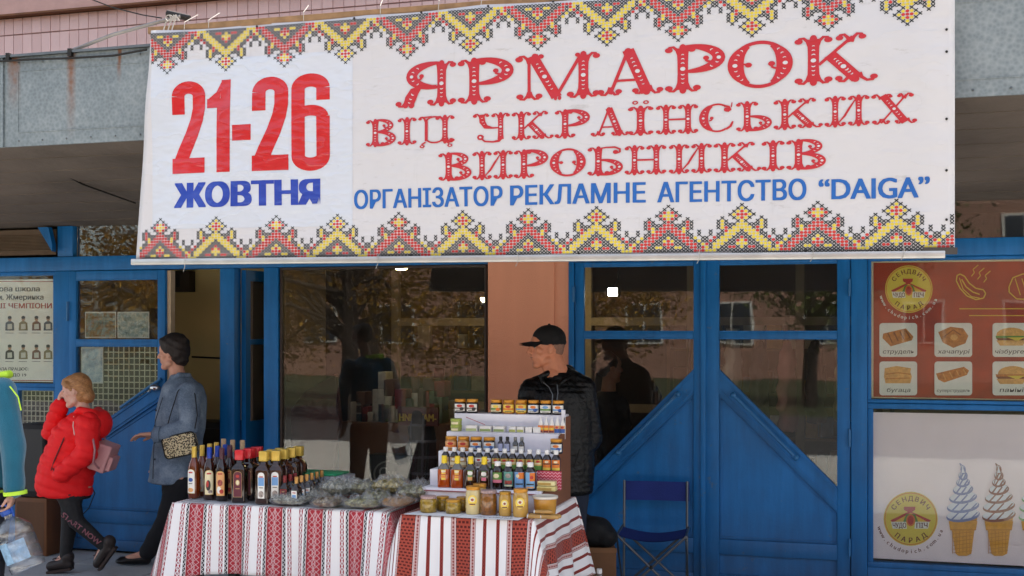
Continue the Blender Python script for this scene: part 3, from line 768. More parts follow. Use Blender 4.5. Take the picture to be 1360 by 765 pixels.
def G(ch):
    g = Glyph(); S = .28
    if ch in 'РВЬБ':
        g.stem(S, tr=(ch not in 'РВБ'))
        if ch == 'Р': g.curl(S, .98, 1, 1); bowl(g, S+.05, .42, .99, .62); W_ = .95; g.quad((S, .42), (S+.35, .42), (S+.35, .46), (S, .46))
        if ch == 'В': bowl(g, S+.05, .52, .99, .50, .17); bowl(g, S+.05, .01, .54, .58, .18); W_ = .93
        if ch == 'Ь': bowl(g, S+.05, .01, .52, .58, .18); W_ = .93
        if ch == 'Б':
            bowl(g, S+.05, .01, .56, .58, .18); W_ = .95
            g.stroke([(S, .93), (S+.2, .97), (S+.42, .97), (S+.55, .90), (S+.55, .80), (S+.46, .76)], [.05, .05, .06, .06, .06, .05]); g.ball(S+.44, .80, .07)
    elif ch == 'Я':
        x = 1.02; g.stem(x, tl=False); W_ = 1.28
        q = Glyph(); bowl(q, .0, .40, .99, .66, .22)
        for lst, dst in ((q.p, g.p), (q.w, g.w)):
            for poly in lst: dst.append([(x-.05-a, b) for a, b in poly][::-1])
        g.stroke([(x-.1, .45), (.60, .44), (.48, .36), (.40, .2), (.36, .06)], [.05, .08, .2, .23, .2]); g.ball(.30, .06, .06, .07); g.ball(.42, .05, .06, .07); g.curl(.30, .02, -1, -1); g.crescent(.45, .30, .035, -2.2); g.crescent(.41, .2, .03, -2); g.crescent(.38, .12, .026, -2)
    elif ch in 'ІЇ':
        g.stem(.26); W_ = .52
        if ch == 'Ї':
            for d in (-.12, .12):
                g.arc(.26+d, 1.13, .05, .05, 0, 360, .035, 12)
    elif ch == 'О':
        g.arc(.22+.0, .5, 0.001, .001, 0, 10, .01, 2); W_ = 1.0
        g.arc(.5, .5, .41, .46, 0, 360, .07, 40)
        for sg in (-1, 1):
            a0 = 180 if sg < 0 else 0
            g.arc(.5, .5, .36, .44, a0-62, a0+62, .07, 18, None, .24)
            g.arc(.5+sg*.24, .46, .07, .06, 90+sg*60, 270+sg*60, .04, 6); g.ball(.5+sg*.17, .50, .052)
            for a in (-42, -28, -14, 14, 28, 42):
                aa = math.radians(a0+a); g.crescent(.5+.37*math.cos(aa), .5+.44*math.sin(aa), .026, aa+PI/2*(1 if a > 0 else -1))
            g.ball(.5+sg*.37, .5, .038, white=True)
    elif ch == 'С':
        g.arc(.48, .5, .38, .46, 55, 305, .06, 28); g.arc(.46, .5, .34, .44, 112, 248, .08, 18, None, .24); W_ = .93
        g.arc(.26, .47, .08, .06, -90, 60, .04, 6); g.ball(.33, .50, .05)
        g.stroke([(.66, .90), (.78, .86), (.82, .76), (.74, .70)], .06); g.ball(.72, .77, .075); g.stroke([(.70, .1), (.82, .2), (.88, .36)], [.06, .07, .05]); g.stroke([(.84, .84), (.86, 1.0)], .03)
        for a in (150, 165, 195, 210):
            aa = math.radians(a); g.crescent(.46+.35*math.cos(aa), .5+.44*math.sin(aa), .026, aa+PI/2*(1 if a < 180 else -1)*-1)
        g.ball(.11, .5, .035, white=True)
    elif ch == 'К':
        g.stem(.28); g.diag(.36, .40, .86, .93, .055); g.curl(.86, .99, 1, 1, .05); g.curl(.80, .99, -1, 1, .05, .14); W_ = 1.18
        g.diag(.52, .60, .93, .07, .2, True); g.ball(.90, .06, .06); g.curl(.98, .02, 1, -1, .05, .2); g.curl(.80, .02, -1, -1, .05)
    elif ch == 'А':
        g.diag(.30, .04, .60, .97, .06); g.curl(.28, .02, -1, -1); g.curl(.32, .02, 1, -1, .05, .13)
        g.diag(.60, .98, .92, .04, .2, True); g.ball(.60, .96, .06); g.ball(.66, .95, .05); g.curl(.85, .02, -1, -1, .05, .13); g.curl(.98, .02, 1, -1, .05, .16); g.ball(.91, .05, .06)
        g.quad((.40, .30), (.76, .30), (.76, .35), (.40, .35)); W_ = 1.2
    elif ch == 'М':
        g.stroke([(.24, .05), (.24, .94)], .055); g.curl(.22, .99, -1, 1, .06, .16); g.curl(.22, .02, -1, -1); g.curl(.27, .02, 1, -1); g.diag(.30, .98, .72, .05, .19, True); g.ball(.34, .98, .05); g.ball(.45, .96, .05)
        g.ball(.70, .03, .03, .05); g.ball(.77, .03, .03, .05); g.diag(.74, .12, 1.12, .92, .06); g.stem(1.18, .2, tl=False); g.ball(1.08, .95, .045); W_ = 1.46
    elif ch == 'Н':
        g.stem(.26, .18); g.stem(.86, .18); g.quad((.3, .47), (.8, .47), (.8, .53), (.3, .53)); W_ = 1.12
    elif ch == 'И':
        g.stem(.26, .18); g.stem(.86, .18); g.stroke([(.34, .12), (.5, .34), (.62, .58), (.78, .88)], [.03, .06, .06, .03]); W_ = 1.12
    elif ch == 'Д':
        g.stem(.88, .18, bl=False); g.stroke([(.34, .1), (.34, .82)], .09); g.arc(.58, .80, .24, .17, 180, 0, .055, 12); g.arc(.58, .2, .24, .17, 180, 360, .055, 12); g.curl(.30, .99, -1, 1, .05, .15); g.stroke([(.22, .96), (.5, .98)], .05)
        for x in (.22, 1.02): g.ball(x, -.09, .075, .06); g.stroke([(x-.02, -.02), (x+(.1 if x < .5 else -.12), .06)], .05); g.ball(x, -.09, .03, .022, white=True)
        g.curl(.92, .04, 1, -1); W_ = 1.15
    elif ch == 'У':
        g.stem(.82, .18, bot=False); g.stroke([(.82, .1), (.76, -.0), (.6, -.03), (.35, .0), (.25, .10), (.30, .2)], [.14, .09, .06, .06, .07, .07]); g.ball(.22, .15, .1); g.ball(.22, .15, .035, white=True)
        g.stroke([(.26, .96), (.28, .7), (.38, .52), (.58, .47), (.8, .47)], [.16, .18, .15, .06, .05]); g.curl(.2, .99, -1, 1); g.curl(.32, .99, 1, 1, .045, .12); g.crescent(.27, .84, .03, -1.5); g.crescent(.29, .72, .03, -1.4); g.crescent(.33, .62, .025, -1.1); W_ = 1.08
    elif ch == 'Х':
        g.diag(.30, .95, .86, .06, .2, True); g.diag(.26, .05, .88, .95, .05); g.curl(.22, .99, -1, 1); g.curl(.38, .99, 1, 1, .045, .12); g.curl(.86, .99, 1, 1); g.curl(.80, .99, -1, 1, .045, .1)
        g.curl(.24, .02, -1, -1); g.curl(.32, .02, 1, -1, .045, .12); g.curl(.94, .02, 1, -1); g.curl(.76, .02, -1, -1, .045, .12); W_ = 1.15
    return g, W_
GC = {}
def ornate(mbr, mbw, ch, pxa, pxb, zb, cap, wx=None):
    if ch not in GC: GC[ch] = G(ch)
    g, W_ = GC[ch]
    xs = [p[0] for poly in g.p for p in poly]; a, b = min(xs), max(xs)
    x0, x1 = XB(pxa), XB(pxb); z0 = zb(x0)
    off = .0026
    for i, poly in enumerate(g.p):
        off_i = off+i*.00002
        mbr.add([BF(x0+(x-a)/(b-a)*(x1-x0), z0+y*cap, off_i) for x, y in poly], [tuple(range(len(poly)))])
    for i, poly in enumerate(g.w):
        mbw.add([BF(x0+(x-a)/(b-a)*(x1-x0), z0+y*cap, .0045+i*.00001) for x, y in poly], [tuple(range(len(poly)))])
def line(name, word, ext, zl, zr, cap):
    r = MB(); w = MB(); xa_, xb2 = XB(ext[0][0]), XB(ext[-1][1]); zf = lambda x: zl+(zr-zl)*(x-xa_)/(xb2-xa_)
    for ch, (a, b) in zip(word, ext): ornate(r, w, ch, a, b, zf, cap)
    o = wrap_build(r, 'lettering', V_red, ban)
    wrap_build(w, "dot_pattern", V_white, ban).parent
line("headline_lettering", "ЯРМАРОК", [(525, 607), (609, 683), (685, 797), (793, 881), (883, 963), (966, 1053), (1055, 1166)], 2.838, 2.838, .224)
line("second_line_lettering", "ВІДУКРАЇНСЬКИХ", [(485, 526), (528, 554), (556, 605), (629, 678), (680, 736), (737, 784), (785, 836), (834, 868), (871, 927), (928, 974), (977, 1025), (1027, 1093), (1095, 1155), (1157, 1218)], 2.650, 2.636, .139)
line("third_line_lettering", "ВИРОБНИКІВ", [(583, 627), (628, 682), (683, 729), (731, 779), (781, 828), (830, 885), (888, 945), (947, 1011), (1011, 1042), (1044, 1097)], 2.458, 2.448, .140)
# blue organiser line
k = MB()
def bline(k, s, pa, pb, za, zb, cap, bold, off=.0026, mi=0):
    x0, x1 = XB(pa), XB(pb)
    put_text(k, s, lambda x, y: BF(x0+x, za+(zb-za)*x/(x1-x0)+y, off), x1-x0, cap, bold, mi, 'l')
bline(k, "ОРГАНІЗАТОР", 469, 668, 2.332, 2.325, .100, .030)
bline(k, "РЕКЛАМНЕ", 678, 858, 2.324, 2.318, .100, .030)
bline(k, "АГЕНТСТВО", 873, 1071, 2.317, 2.309, .100, .030)
bline(k, "\u201cDAIGA\u201d", 1087, 1235, 2.308, 2.302, .100, .030)
wrap_build(k, "lettering", V_blue, ban)
k = MB()
for i, dz in enumerate((0,)):
    bline(k, "ЖОВТНЯ", 232, 424, 2.366+dz, 2.363+dz, .140, .062, .0030+i*.0001)
wrap_build(k, "lettering", V_navy, ban)
# numerals
def digits():
    k = MB(); zl, zr = 2.551, 2.545; H = .494
    def put(polys, pa, pb, w):
        x0, x1 = XB(pa), XB(pb)
        for i, poly in enumerate(polys): k.add([BF(x0+x/w*(x1-x0), 2.551-.006*(x0+3.6)+y*H, .003+i*.00002) for x, y in poly], [tuple(range(len(poly)))])
    def two():
        g = Glyph(); w = .35; g.stroke([(.066, .645), (.066, .84)], .132); g.arc(.175, .84, .109, .095, 180, 0, .132, 16, None, .135)
        g.stroke([(.284, .845), (.283, .70), (.262, .58), (.21, .42), (.13, .23), (.085, .10)], [.132, .132, .135, .14, .145, .15]); g.quad((0, 0), (w, 0), (w, .165), (0, .165)); g.quad((0, 0), (.15, .0), (.15, .17), (0.01, .10)); return g.p, w
    def six():
        g = Glyph(); w = .40; t_ = .14
        g.stroke([(.33, .73), (.33, .86)], t_); g.arc(.2, .86, .13, .085, 0, 180, t_, 16); g.stroke([(.07, .87), (.07, .13)], t_); g.arc(.2, .14, .13, .085, 180, 360, t_, 16)
        g.stroke([(.33, .13), (.33, .56)], t_); g.arc(.2, .555, .13, .07, 0, 150, t_*.8, 12); return g.p, w
    g = Glyph(); w = .255; g.quad((.11, 0), (w, 0), (w, 1), (.155, 1)); g.quad((.11, 0), (.20, 0), (.20, .8), (.11, .80)); g.quad((0, .70), (.12, .70), (.12, .80), (0, .80)); g.quad((0, .79), (.14, .79), (.165, 1), (.10, .87))
    put(two()[0], 230, 273, .35); put(g.p, 275.5, 306.5, w); p, w2 = two(); put(p, 335.5, 383, .35); p, w3 = six(); put(p, 387, 437, .40)
    g = Glyph(); g.quad((0, .335), (.2, .335), (.2, .505), (0, .505)); put(g.p, 309.5, 334, .2)
    return k
wrap_build(digits(), "date_numerals", V_red2, ban)

# ---- cross-stitch borders
PEAK = ["B.........", "yB........", "ryB.......", "rryB......", "ryB..B....", "yB..ByB...", "yyBBByB...", "yyyBryB...", "ByyyrB..B.", "BByyyBBwB.", "rBByyyBrwB", "yrBByyyBrB", "yyBBByyyBr", "yBrrBByyBy", "BBBBBBByyy"]
def stitch(mb, x, z, cw, ch, kind, off):
    if kind == 0:
        for sg in (-1, 1):
            a = (x-cw*.46, z-sg*ch*.46); b = (x+cw*.46, z+sg*ch*.46); l = math.hypot(b[0]-a[0], b[1]-a[1]); nx_, nz_ = -(b[1]-a[1])/l*cw*.125, (b[0]-a[0])/l*cw*.125
            mb.add([BP(a[0]+nx_, a[1]+nz_, off+sg*.0001), BP(a[0]-nx_, a[1]-nz_, off+sg*.0001), BP(b[0]-nx_, b[1]-nz_, off+sg*.0001), BP(b[0]+nx_, b[1]+nz_, off+sg*.0001)], [(0, 1, 2, 3)], 0)
    else:
        r1, r2 = cw*.50, ch*.48
        mb.add([BP(x+r1*math.cos(a*PI/3+.3), z+r2*math.sin(a*PI/3+.3), off) for a in range(6)], [tuple(range(6))], kind)
def border(top):
    k = MB(); per = .3462; cw = per/19; ch = .0152
    xc0 = XB(224) if top else XB(214)
    xs0 = int((bx0b-xc0)/cw)-2; xs1 = int((bx1-xc0)/cw)+2
    for ci in range(xs0, xs1):
        pk = round(ci/19); c = abs(ci-pk*19); x = xc0+ci*cw
        v = .9 if top else .1
        if x < bx0b+(bx0t-bx0b)*v+.008 or x > bx1-.008: continue
        red = pk % 2 == 0
        tipz = (3.098 if top else 2.307)-.014*(x+3.65)/3.8
        for r_, row in enumerate(PEAK+["#"]*5):
            if row == "#": kind = 'B'
            else:
                kind = row[c]
            z = tipz+(r_*ch if top else -r_*ch)
            if z > BT(x)-.010 or z < BBt(x)+.006: continue
            if kind in '.w': continue
            if red and r_ > 3: kind = {'y': 'r', 'r': 'y'}.get(kind, kind)
            if red and r_ <= 3 and r_ > 0: kind = {'y': 'r' if r_ > 1 else 'w', 'r': 'y'}.get(kind, kind)
            if kind == 'w': continue
            if row == "#" and False: pass
            stitch(k, x, z, cw, ch, {'B': 0, 'y': 1, 'r': 2}[kind], .0022)
            if kind != 'B' and r_ > 6:   # dark thread showing round the coloured stitches
                pass
    k.build("cross_stitch_border", [V_black, V_yel, V_crimson], ban)
border(True); border(False)

# eyelets, ties, rails of the banner
k = MB()
ey = [(x, 3.318) for x in (XB(470), XB(560), XB(650), XB(735), XB(830), XB(340))]+[(x, 2.098-.008*(x+3.8)) for x in (XB(212), XB(545), XB(770), XB(1070), XB(1166), XB(330))]+[(XB(1257), z) for z in (2.2, 2.42, 2.65, 2.95, 3.05)]
for i, (x, z) in enumerate(ey):
    q = MB(); q.tube([BP(x, z, .002), BP(x, z, .005)], .006, 8); q.build("eyelet", M_wire, ban)
rail = MB(); rail.bar((bx0b-.01, YB-.02, 2.078), (XB(1255), YB-.02, 2.043), .034, .022); rail.build("bottom_rail", mat("aluminium_rail", "#b9b9b6", .35, metal=.7, var=.15), ban, bevel=.004)
rail = MB(); rail.bar((XB(1225), YB-.018, 2.062), (bx1+.01, YB-.018, 2.058), .03, .02); rail.build("rail_end", mat("dark_rail", "#3d3936", .6), ban)
rail = MB(); rail.bar((bx0t-.04, YB+.03, 3.345), (bx1+.6, YB+.03, 3.33), .035, .035); rail.build("top_batten", mat("batten_wood", "#8e6f4e", .8, var=.3, vscale=15), ban)
TS = mat("white_string", "#a8a49c", .8)
for px in (250, 505, 690, 930, 1080, 1200):
    k = MB(); x = XB(px); k.tube([BP(x, 2.10, .012), Vector((x, YB-.04, 2.075)), Vector((x+.004, YB-.04, 2.045)), Vector((x-.012, YB-.03, 2.02))], .0016, 5); k.build("tie_string", TS, ban)
for px in (245, 277, 403, 505, 583, 640, 735, 850):
    k = MB(); x = XB(px); k.tube([BP(x, 3.30, .006), Vector((x, YB+.0, 3.37)), Vector((x-.03-random.uniform(0, .05), YF+.1, 3.46))], .0016, 5); k.build("tie_string", TS, ban)
# support pole, hook and wires
sp = thing("support_pole", "thin grey metal pole propping the banner's far top corner off the canopy", "pole", (XB(215), YF, 3.3))
MB().tube([P(88, 70, YF+.04), P(150, 46, YF+.0), P(215, 28, YF-.02), P(240, 22, YF-.03)], .011, 8).build("pole", mat("grey_tube", "#8b8783", .5, metal=.4), sp, smooth=True)
MB().tube([P(222, 18, YF-.03), P(252, 24, YF-.01)], [.02, .016], 8).build("bolt", M_wire, sp, smooth=True)
k = MB()
for dx in (-6, 0, 5): k.tube([P(222+dx, 44, YB), P(226+dx, 30, YB), P(234, 20, YB)], .004, 5)
for j in range(3): k.tube([P(224+j*5+4*math.cos(a*.7), 24+4*math.sin(a*.7+j), YB) for a in range(9)], .003, 5)
k.build("rope", mat("grey_rope", "#a8a29b", .9), sp)
wr = MB(); wr.tube([P(108, -6, YF), P(150, 10, YF), P(190, 20, YF), P(215, 24, YF)], .0035, 5); tag(wr.build("overhead_wire", M_wire), "thin dark wire running from the wall down to the banner pole", "wire")
wr = MB(); wr.tube([P(-8, 82, YF-.03), P(40, 79, YF-.03), P(100, 77, YF-.03), P(150, 74, YF-.03), P(195, 66, YF-.03)], .006, 6); tag(wr.build("canopy_cable", M_wire), "black cable lying along the canopy's top edge", "cable")
for px, py in ((15, 75), (97, 69)):
    c_ = MB(); c_.box(fx(px)-.012, fx(px)+.012, YF-.035, YF-.012, Z(px, py+7, YF), Z(px, py-3, YF)); tag(c_.build("cable_clip", M_wire), "small black clip on the canopy edge "+("at the near end of" if px > 50 else "above the farther rust stain beside")+" the rusty sheet", "clip")

# ================================================================== POSTERS
class Print:
    """flat print: coloured shapes a fraction of a millimetre apart on a sheet"""
    def __init__(s, Y): s.m = MB(); s.mats = []; s.k = 0; s.Y = Y
    def mi(s, m):
        if m not in s.mats: s.mats.append(m)
        return s.mats.index(m)
    def poly(s, pts, m):
        s.k += 1; y = s.Y-.0006-s.k*.00001
        s.m.add([(x, y, z) for x, z in pts], [tuple(range(len(pts)))], s.mi(m))
    def pp(s, pts, m): s.poly([tuple(P(a, b, s.Y).xz) for a, b in pts], m)
    def ell(s, cx, cy, rx, ry, m, n=18, a0=0, rot=0):
        c, q = math.cos(rot), math.sin(rot)
        s.pp([(cx+rx*math.cos(2*PI*i/n)*c-ry*math.sin(2*PI*i/n)*q, cy+rx*math.cos(2*PI*i/n)*q+ry*math.sin(2*PI*i/n)*c) for i in range(n)], m)
    def stroke(s, pts, w, m):
        for i in range(len(pts)-1):
            (ax, ay), (bx, by) = pts[i], pts[i+1]; l = math.hypot(bx-ax, by-ay) or 1; nx_, ny_ = -(by-ay)/l*w/2, (bx-ax)/l*w/2
            s.pp([(ax+nx_, ay+ny_), (bx+nx_, by+ny_), (bx-nx_, by-ny_), (ax-nx_, ay-ny_)], m)
    def rrect(s, x0, y0, x1, y1, r, m):
        pts = []
        for cx, cy, a in ((x1-r, y1-r, 0), (x0+r, y1-r, 90), (x0+r, y0+r, 180), (x1-r, y0+r, 270)):
            for i in range(5): t_ = math.radians(a+i*22.5); pts.append((cx+r*math.cos(t_), cy+r*math.sin(t_)))
        s.pp(pts, m)
    def text(s, st, cx, base, w, cap, m, bold=0.01, align='c', shear=0.0):
        s.k += 2; y_ = s.Y-.0006-s.k*.00001; k_ = MB()
        def f(x, y):
            p = P(cx+x+y*shear, base-y, s.Y); return (p.x, y_, p.z)
        put_text(s.m, st, f, w, cap, bold, s.mi(m), align)
    def arctext(s, st, cx, cy, r, a0, a1, cap, m, bold=.02, inward=False):
        s.k += 2; y_ = s.Y-.0006-s.k*.00001; n = len(st)
        for i, ch in enumerate(st):
            if ch == ' ': continue
            a = math.radians(a0+(a1-a0)*i/(n-1))
            ux, uy = math.cos(a), -math.sin(a)      # pixel direction from the centre
            if inward: up = (-ux, -uy); rt = (uy, -ux)
            else: up = (ux, uy); rt = (-uy, ux)
            if inward: rt = (up[1]*-1, up[0])
            else: rt = (-up[1], up[0])
            def f(x, y, cx2=cx+ux*r, cy2=cy+uy*r, rt=rt, up=up):
                p = P(cx2+rt[0]*x+up[0]*y, cy2+rt[1]*x+up[1]*y, s.Y); return (p.x, y_, p.z)
            put_text(s.m, ch, f, None, cap, bold, s.mi(m))
    def build(s, name, parent=None): return s.m.build(name, s.mats, parent)

def flat(name, col, rough=.45, var=.04, gloss=0): return mat(name, col, rough, var=var, vscale=30, coat=gloss)
K_red = mat("menu_red", "#a83510", .35, var=.25, vscale=7, coat=.2)
K_white = flat("menu_white", "#e9e6df"); K_cream = flat("menu_cream", "#e7d9b5"); K_gold = flat("logo_gold", "#e3c94a"); K_gold2 = flat("line_gold", "#e5b83c")
K_maroon = flat("logo_maroon", "#6d2c17"); K_green = flat("logo_green", "#5f8a3a"); K_orange = flat("logo_orange", "#d9772b"); K_redl = flat("logo_red", "#b8322a")
K_bun = mat("bun_brown", "#c07a35", .6, var=.35, vscale=60); K_bun2 = mat("bun_light", "#dda860", .6, var=.25, vscale=60); K_bund = flat("bun_dark", "#7c4318"); K_ink = flat("print_ink", "#2a2320")
K_cone = mat("cone_orange", "#e9a73c", .5, var=.15, vscale=40); K_coned = flat("cone_line", "#c9832a"); K_lav = flat("swirl_blue", "#7d86b8"); K_lavl = flat("swirl_white", "#e9e8f0"); K_choc = flat("swirl_brown", "#8d4a30"); K_mint = flat("swirl_green", "#7fae74"); K_berry = flat("swirl_red", "#b3433a")

def logo(pr, cx, cy, r, wwwcol):
    pr.ell(cx, cy, r, r, K_gold, 36); 
    pr.arc = None
    n = 40
    for rr, w in ((r*.95, r*.03),):
        pts = [(cx+rr*math.cos(2*PI*i/n), cy+rr*math.sin(2*PI*i/n)) for i in range(n+1)]; pr.stroke(pts, w, K_orange)
    pr.arctext("СЕНДВИЧ", cx, cy, r*.66, 145, 35, r*.19, K_maroon, .03)
    pr.arctext("ПАРАД", cx, cy, r*.88, 232, 308, r*.19, K_maroon, .03, inward=True)
    # hut-shaped emblem
    u = r/36
    pr.pp([(cx-27*u, cy+2*u), (cx-4*u, cy-9*u), (cx-9*u, cy-12*u), (cx-9*u, cy-16*u), (cx+6*u, cy-16*u), (cx+6*u, cy-12*u), (cx+2*u, cy-9*u), (cx+27*u, cy+2*u), (cx+24*u, cy+5*u), (cx, cy-5*u), (cx-24*u, cy+5*u)], K_redl)
    pr.pp([(cx-22*u, cy+4*u), (cx, cy-8*u), (cx+22*u, cy+4*u)], K_gold2); pr.pp([(cx-10*u, cy+4*u), (cx-6*u, cy-6*u), (cx+6*u, cy-6*u), (cx+10*u, cy+4*u)], K_green)
    pr.ell(cx, cy+2*u, 6*u, 8*u, K_orange); pr.ell(cx, cy+2*u, 4*u, 6*u, K_redl)
    pr.pp([(cx-26*u, cy+4*u), (cx-6*u, cy+4*u), (cx-5*u, cy+13*u), (cx-24*u, cy+13*u)], K_white); pr.pp([(cx+6*u, cy+4*u), (cx+25*u, cy+4*u), (cx+23*u, cy+13*u), (cx+5*u, cy+13*u)], K_white)
    pr.text("ЧУДО", cx-15*u, cy+12*u, 18*u, 7*u, K_maroon, .03); pr.text("ПІЧ", cx+15*u, cy+12*u, 15*u, 7*u, K_maroon, .03)
    pr.arctext("www.chudopich.com.ua", cx, cy, r*1.27, 197, 338, r*.16, wwwcol, .02, inward=True)

YP = .02
pm = thing("menu_poster", "orange red fast food menu poster with a round yellow logo and six snack pictures", "poster", (XR(1260), YP, 1.7))
k = MB(); a = P(1157, 523, YP); xr_ = x_pw1-.03
k.box(a.x, xr_, YP, YP+.003, Z(1250, 530, YP), Z(1250, 343, YP)); k.build("sheet", K_cream, pm)
pr = Print(YP)
pr.pp([(1160, 349), (1460, 346), (1460, 532), (1160, 527)], K_red)
logo(pr, 1207, 384, 31.5, K_white)
pr.build("poster_logo", pm)
pr = Print(YP); pr.k = 700
# hot dog in outline
hd = [(1271, 366), (1275, 364), (1281, 367), (1287, 376), (1296, 383), (1306, 385), (1309, 390), (1306, 396), (1296, 398), (1284, 393), (1275, 383), (1270, 373), (1271, 366)]
pr.stroke(hd, 1.6, K_gold2); pr.stroke([(1277, 371), (1283, 381), (1292, 388), (1301, 391)], 1.6, K_gold2); pr.stroke([(1274, 369), (1279, 384), (1290, 394), (1301, 396)], 1.2, K_gold2)
for dx, dy in ((0, 0), (9, 8), (18, 16)):
    pr.stroke([(1296-6+dx*.9, 367+dy*.5), (1294+dx*.9, 362+dy*.5), (1292+dx*.9, 358+dy*.5), (1299+dx*.9, 352+dy*.5)], 1.2, K_gold2)
pr.stroke([(1372-32, 381), (1345, 369), (1358, 364), (1380, 362), (1392, 372), (1390, 386), (1370, 398), (1350, 397), (1340, 388), (1340, 381)], 1.6, K_gold2)
for i in range(4): pr.stroke([(1348+i*9, 370), (1355+i*9, 392)], 1.2, K_gold2)
pr.pp([(1274, 409.5), (1460, 409), (1460, 410.6), (1274, 410.8)], K_gold2); pr.pp([(1287, 418.5), (1460, 418.5), (1460, 419.9), (1287, 419.7)], K_gold2)
for i, (cx, cy, nm, kind) in enumerate(((1193, 429, "струдель", 0), (1266, 429, "хачапурі", 1), (1343, 429, "чізбургер", 2), (1193, 480, "бугаца", 3), (1266, 480, "суперструдель", 4), (1343, 480, "паніні", 5))):
    w = 25; pr.rrect(cx-w, cy, cx+w, cy+45, 4, K_white)
    if kind == 0:
        pr.pp([(cx-20, cy+14), (cx+10, cy+7), (cx+20, cy+18), (cx+18, cy+23), (cx-10, cy+31), (cx-21, cy+20)], K_bun)
        for j in range(4): pr.stroke([(cx-14+j*8, cy+13-j), (cx-8+j*8, cy+26-j*2)], 1.6, K_bund)
    if kind == 1: pr.pp([(cx-20, cy+12), (cx-4, cy+5), (cx+13, cy+7), (cx+20, cy+17), (cx+16, cy+27), (cx, cy+33), (cx-14, cy+26)], K_bun); pr.ell(cx+1, cy+19, 5, 4, K_bun2); pr.stroke([(cx-12, cy+18), (cx, cy+9), (cx+10, cy+16)], 1.2, K_bund)
    if kind in (2, 5):
        pr.ell(cx+(0 if kind == 2 else 2), cy+16, 20, 10, K_bun2); pr.pp([(cx-21, cy+17), (cx+21, cy+17), (cx+20, cy+21), (cx-20, cy+21)], K_green if kind == 2 else K_bun)
        pr.pp([(cx-20, cy+20), (cx+20, cy+20), (cx+18, cy+23), (cx-18, cy+23)], K_bund); pr.pp([(cx-6, cy+19), (cx+18, cy+19), (cx+8, cy+24)], K_gold); pr.pp([(cx-20, cy+23), (cx+20, cy+23), (cx+15, cy+30), (cx-15, cy+30)], K_bun2)
    if kind == 3: pr.pp([(cx-18, cy+9), (cx-2, cy+6), (cx+17, cy+9), (cx+16, cy+14), (cx+18, cy+20), (cx+16, cy+29), (cx-17, cy+29), (cx-19, cy+20)], K_bun2); pr.stroke([(cx-17, cy+17), (cx, cy+15), (cx+16, cy+17)], 1.6, K_bun); pr.stroke([(cx-17, cy+23), (cx+16, cy+22)], 1.6, K_bun)
    if kind == 4: pr.pp([(cx-23, cy+16), (cx+14, cy+7), (cx+21, cy+12), (cx+18, cy+18), (cx-12, cy+28), (cx-20, cy+24)], K_bun); [pr.stroke([(cx-14+j*9, cy+16-j*2), (cx-10+j*9, cy+24-j*2.4)], 1.0, K_bun2) for j in range(4)]
    pr.text(nm, cx, cy+40.5, min(44, 5.2*len(nm)), 5.6 if kind != 4 else 4.2, K_ink, .01, shear=.2)
pr.build("menu_pictures", pm)

pi = thing("ice_cream_poster", "white poster with a row of soft ice cream cones and a round yellow logo", "poster", (XR(1260), YP, .8))
k = MB(); k.box(P(1158, 600, YP).x, xr_-.02, YP, YP+.003, Z(1250, 746, YP), Z(1250, 549, YP)); k.build("sheet", mat("poster_white", "#fbe9ee", .3, var=.03, coat=.3), pi)
pr = Print(YP); logo(pr, 1209.5, 689, 36, K_maroon); pr.build("poster_logo", pi)
def cone(pr, cx, swirl, s_=1.0):
    pr.pp([(cx-19, 686), (cx+19, 686), (cx+18, 693), (cx-18, 694)], K_cone); pr.pp([(cx-19, 692), (cx+19, 692), (cx+17, 704), (cx-17, 704)], K_cone)
    pr.pp([(cx-15, 704), (cx+15, 704), (cx+11, 735), (cx+5, 738), (cx-6, 738), (cx-10, 735)], K_cone); pr.stroke([(cx-17, 703.5), (cx+17, 703.5)], 1.2, K_coned); pr.stroke([(cx-19, 691), (cx+18, 691)], 1, K_coned)
    for j in range(6):
        pr.stroke([(cx-14+j*4.6, 705), (cx-11+j*4.6-3, 735)], .7, K_coned); pr.stroke([(cx-13, 709+j*5), (cx+12, 706+j*5)], .7, K_coned)
    rows = [(689, 22, 8), (677, 21, 8), (665, 18, 7.5), (654, 13, 7), (644, 8.5, 6), (635, 5.5, 6), (627, 3, 6)]
    for y, r, h in rows:
        pr.ell(cx, y-h*.55, r+.6, h*1.05, swirl, 20, rot=-.12)
        pr.ell(cx-.3, y-h*.75, r-.6, h*.80, K_lavl, 20, rot=-.12)
        nst = 3 if r > 10 else 2
        for j in range(nst):      # twisted ridges: shaded groove between white ribs
            a = -r+(j+.55)*(2*r/(nst+.6)); pr.pp([(cx+a-1.6, y+h*.15), (cx+a+.9, y+h*.22), (cx+a+r*.42+1.5, y-h*1.05), (cx+a+r*.42-.2, y-h*1.15)], swirl)
    pr.pp([(cx-3.5, 628), (cx+3.2, 628), (cx+1, 621), (cx-3, 614.5), (cx-1.8, 620)], K_lavl); pr.stroke([(cx-7, 645), (cx-3.2, 630), (cx-1.8, 621), (cx-4.5, 615)], 1.2, swirl); pr.stroke([(cx+7, 642), (cx+3.4, 630), (cx, 619), (cx-4.5, 615)], 1.0, swirl)
pr = Print(YP); pr.k = 700
for cx, sw_ in ((1279, K_lav), (1326.5, K_choc), (1375, K_mint), (1424, K_berry)): cone(pr, cx, sw_)
pr.build("cone_pictures", pi)

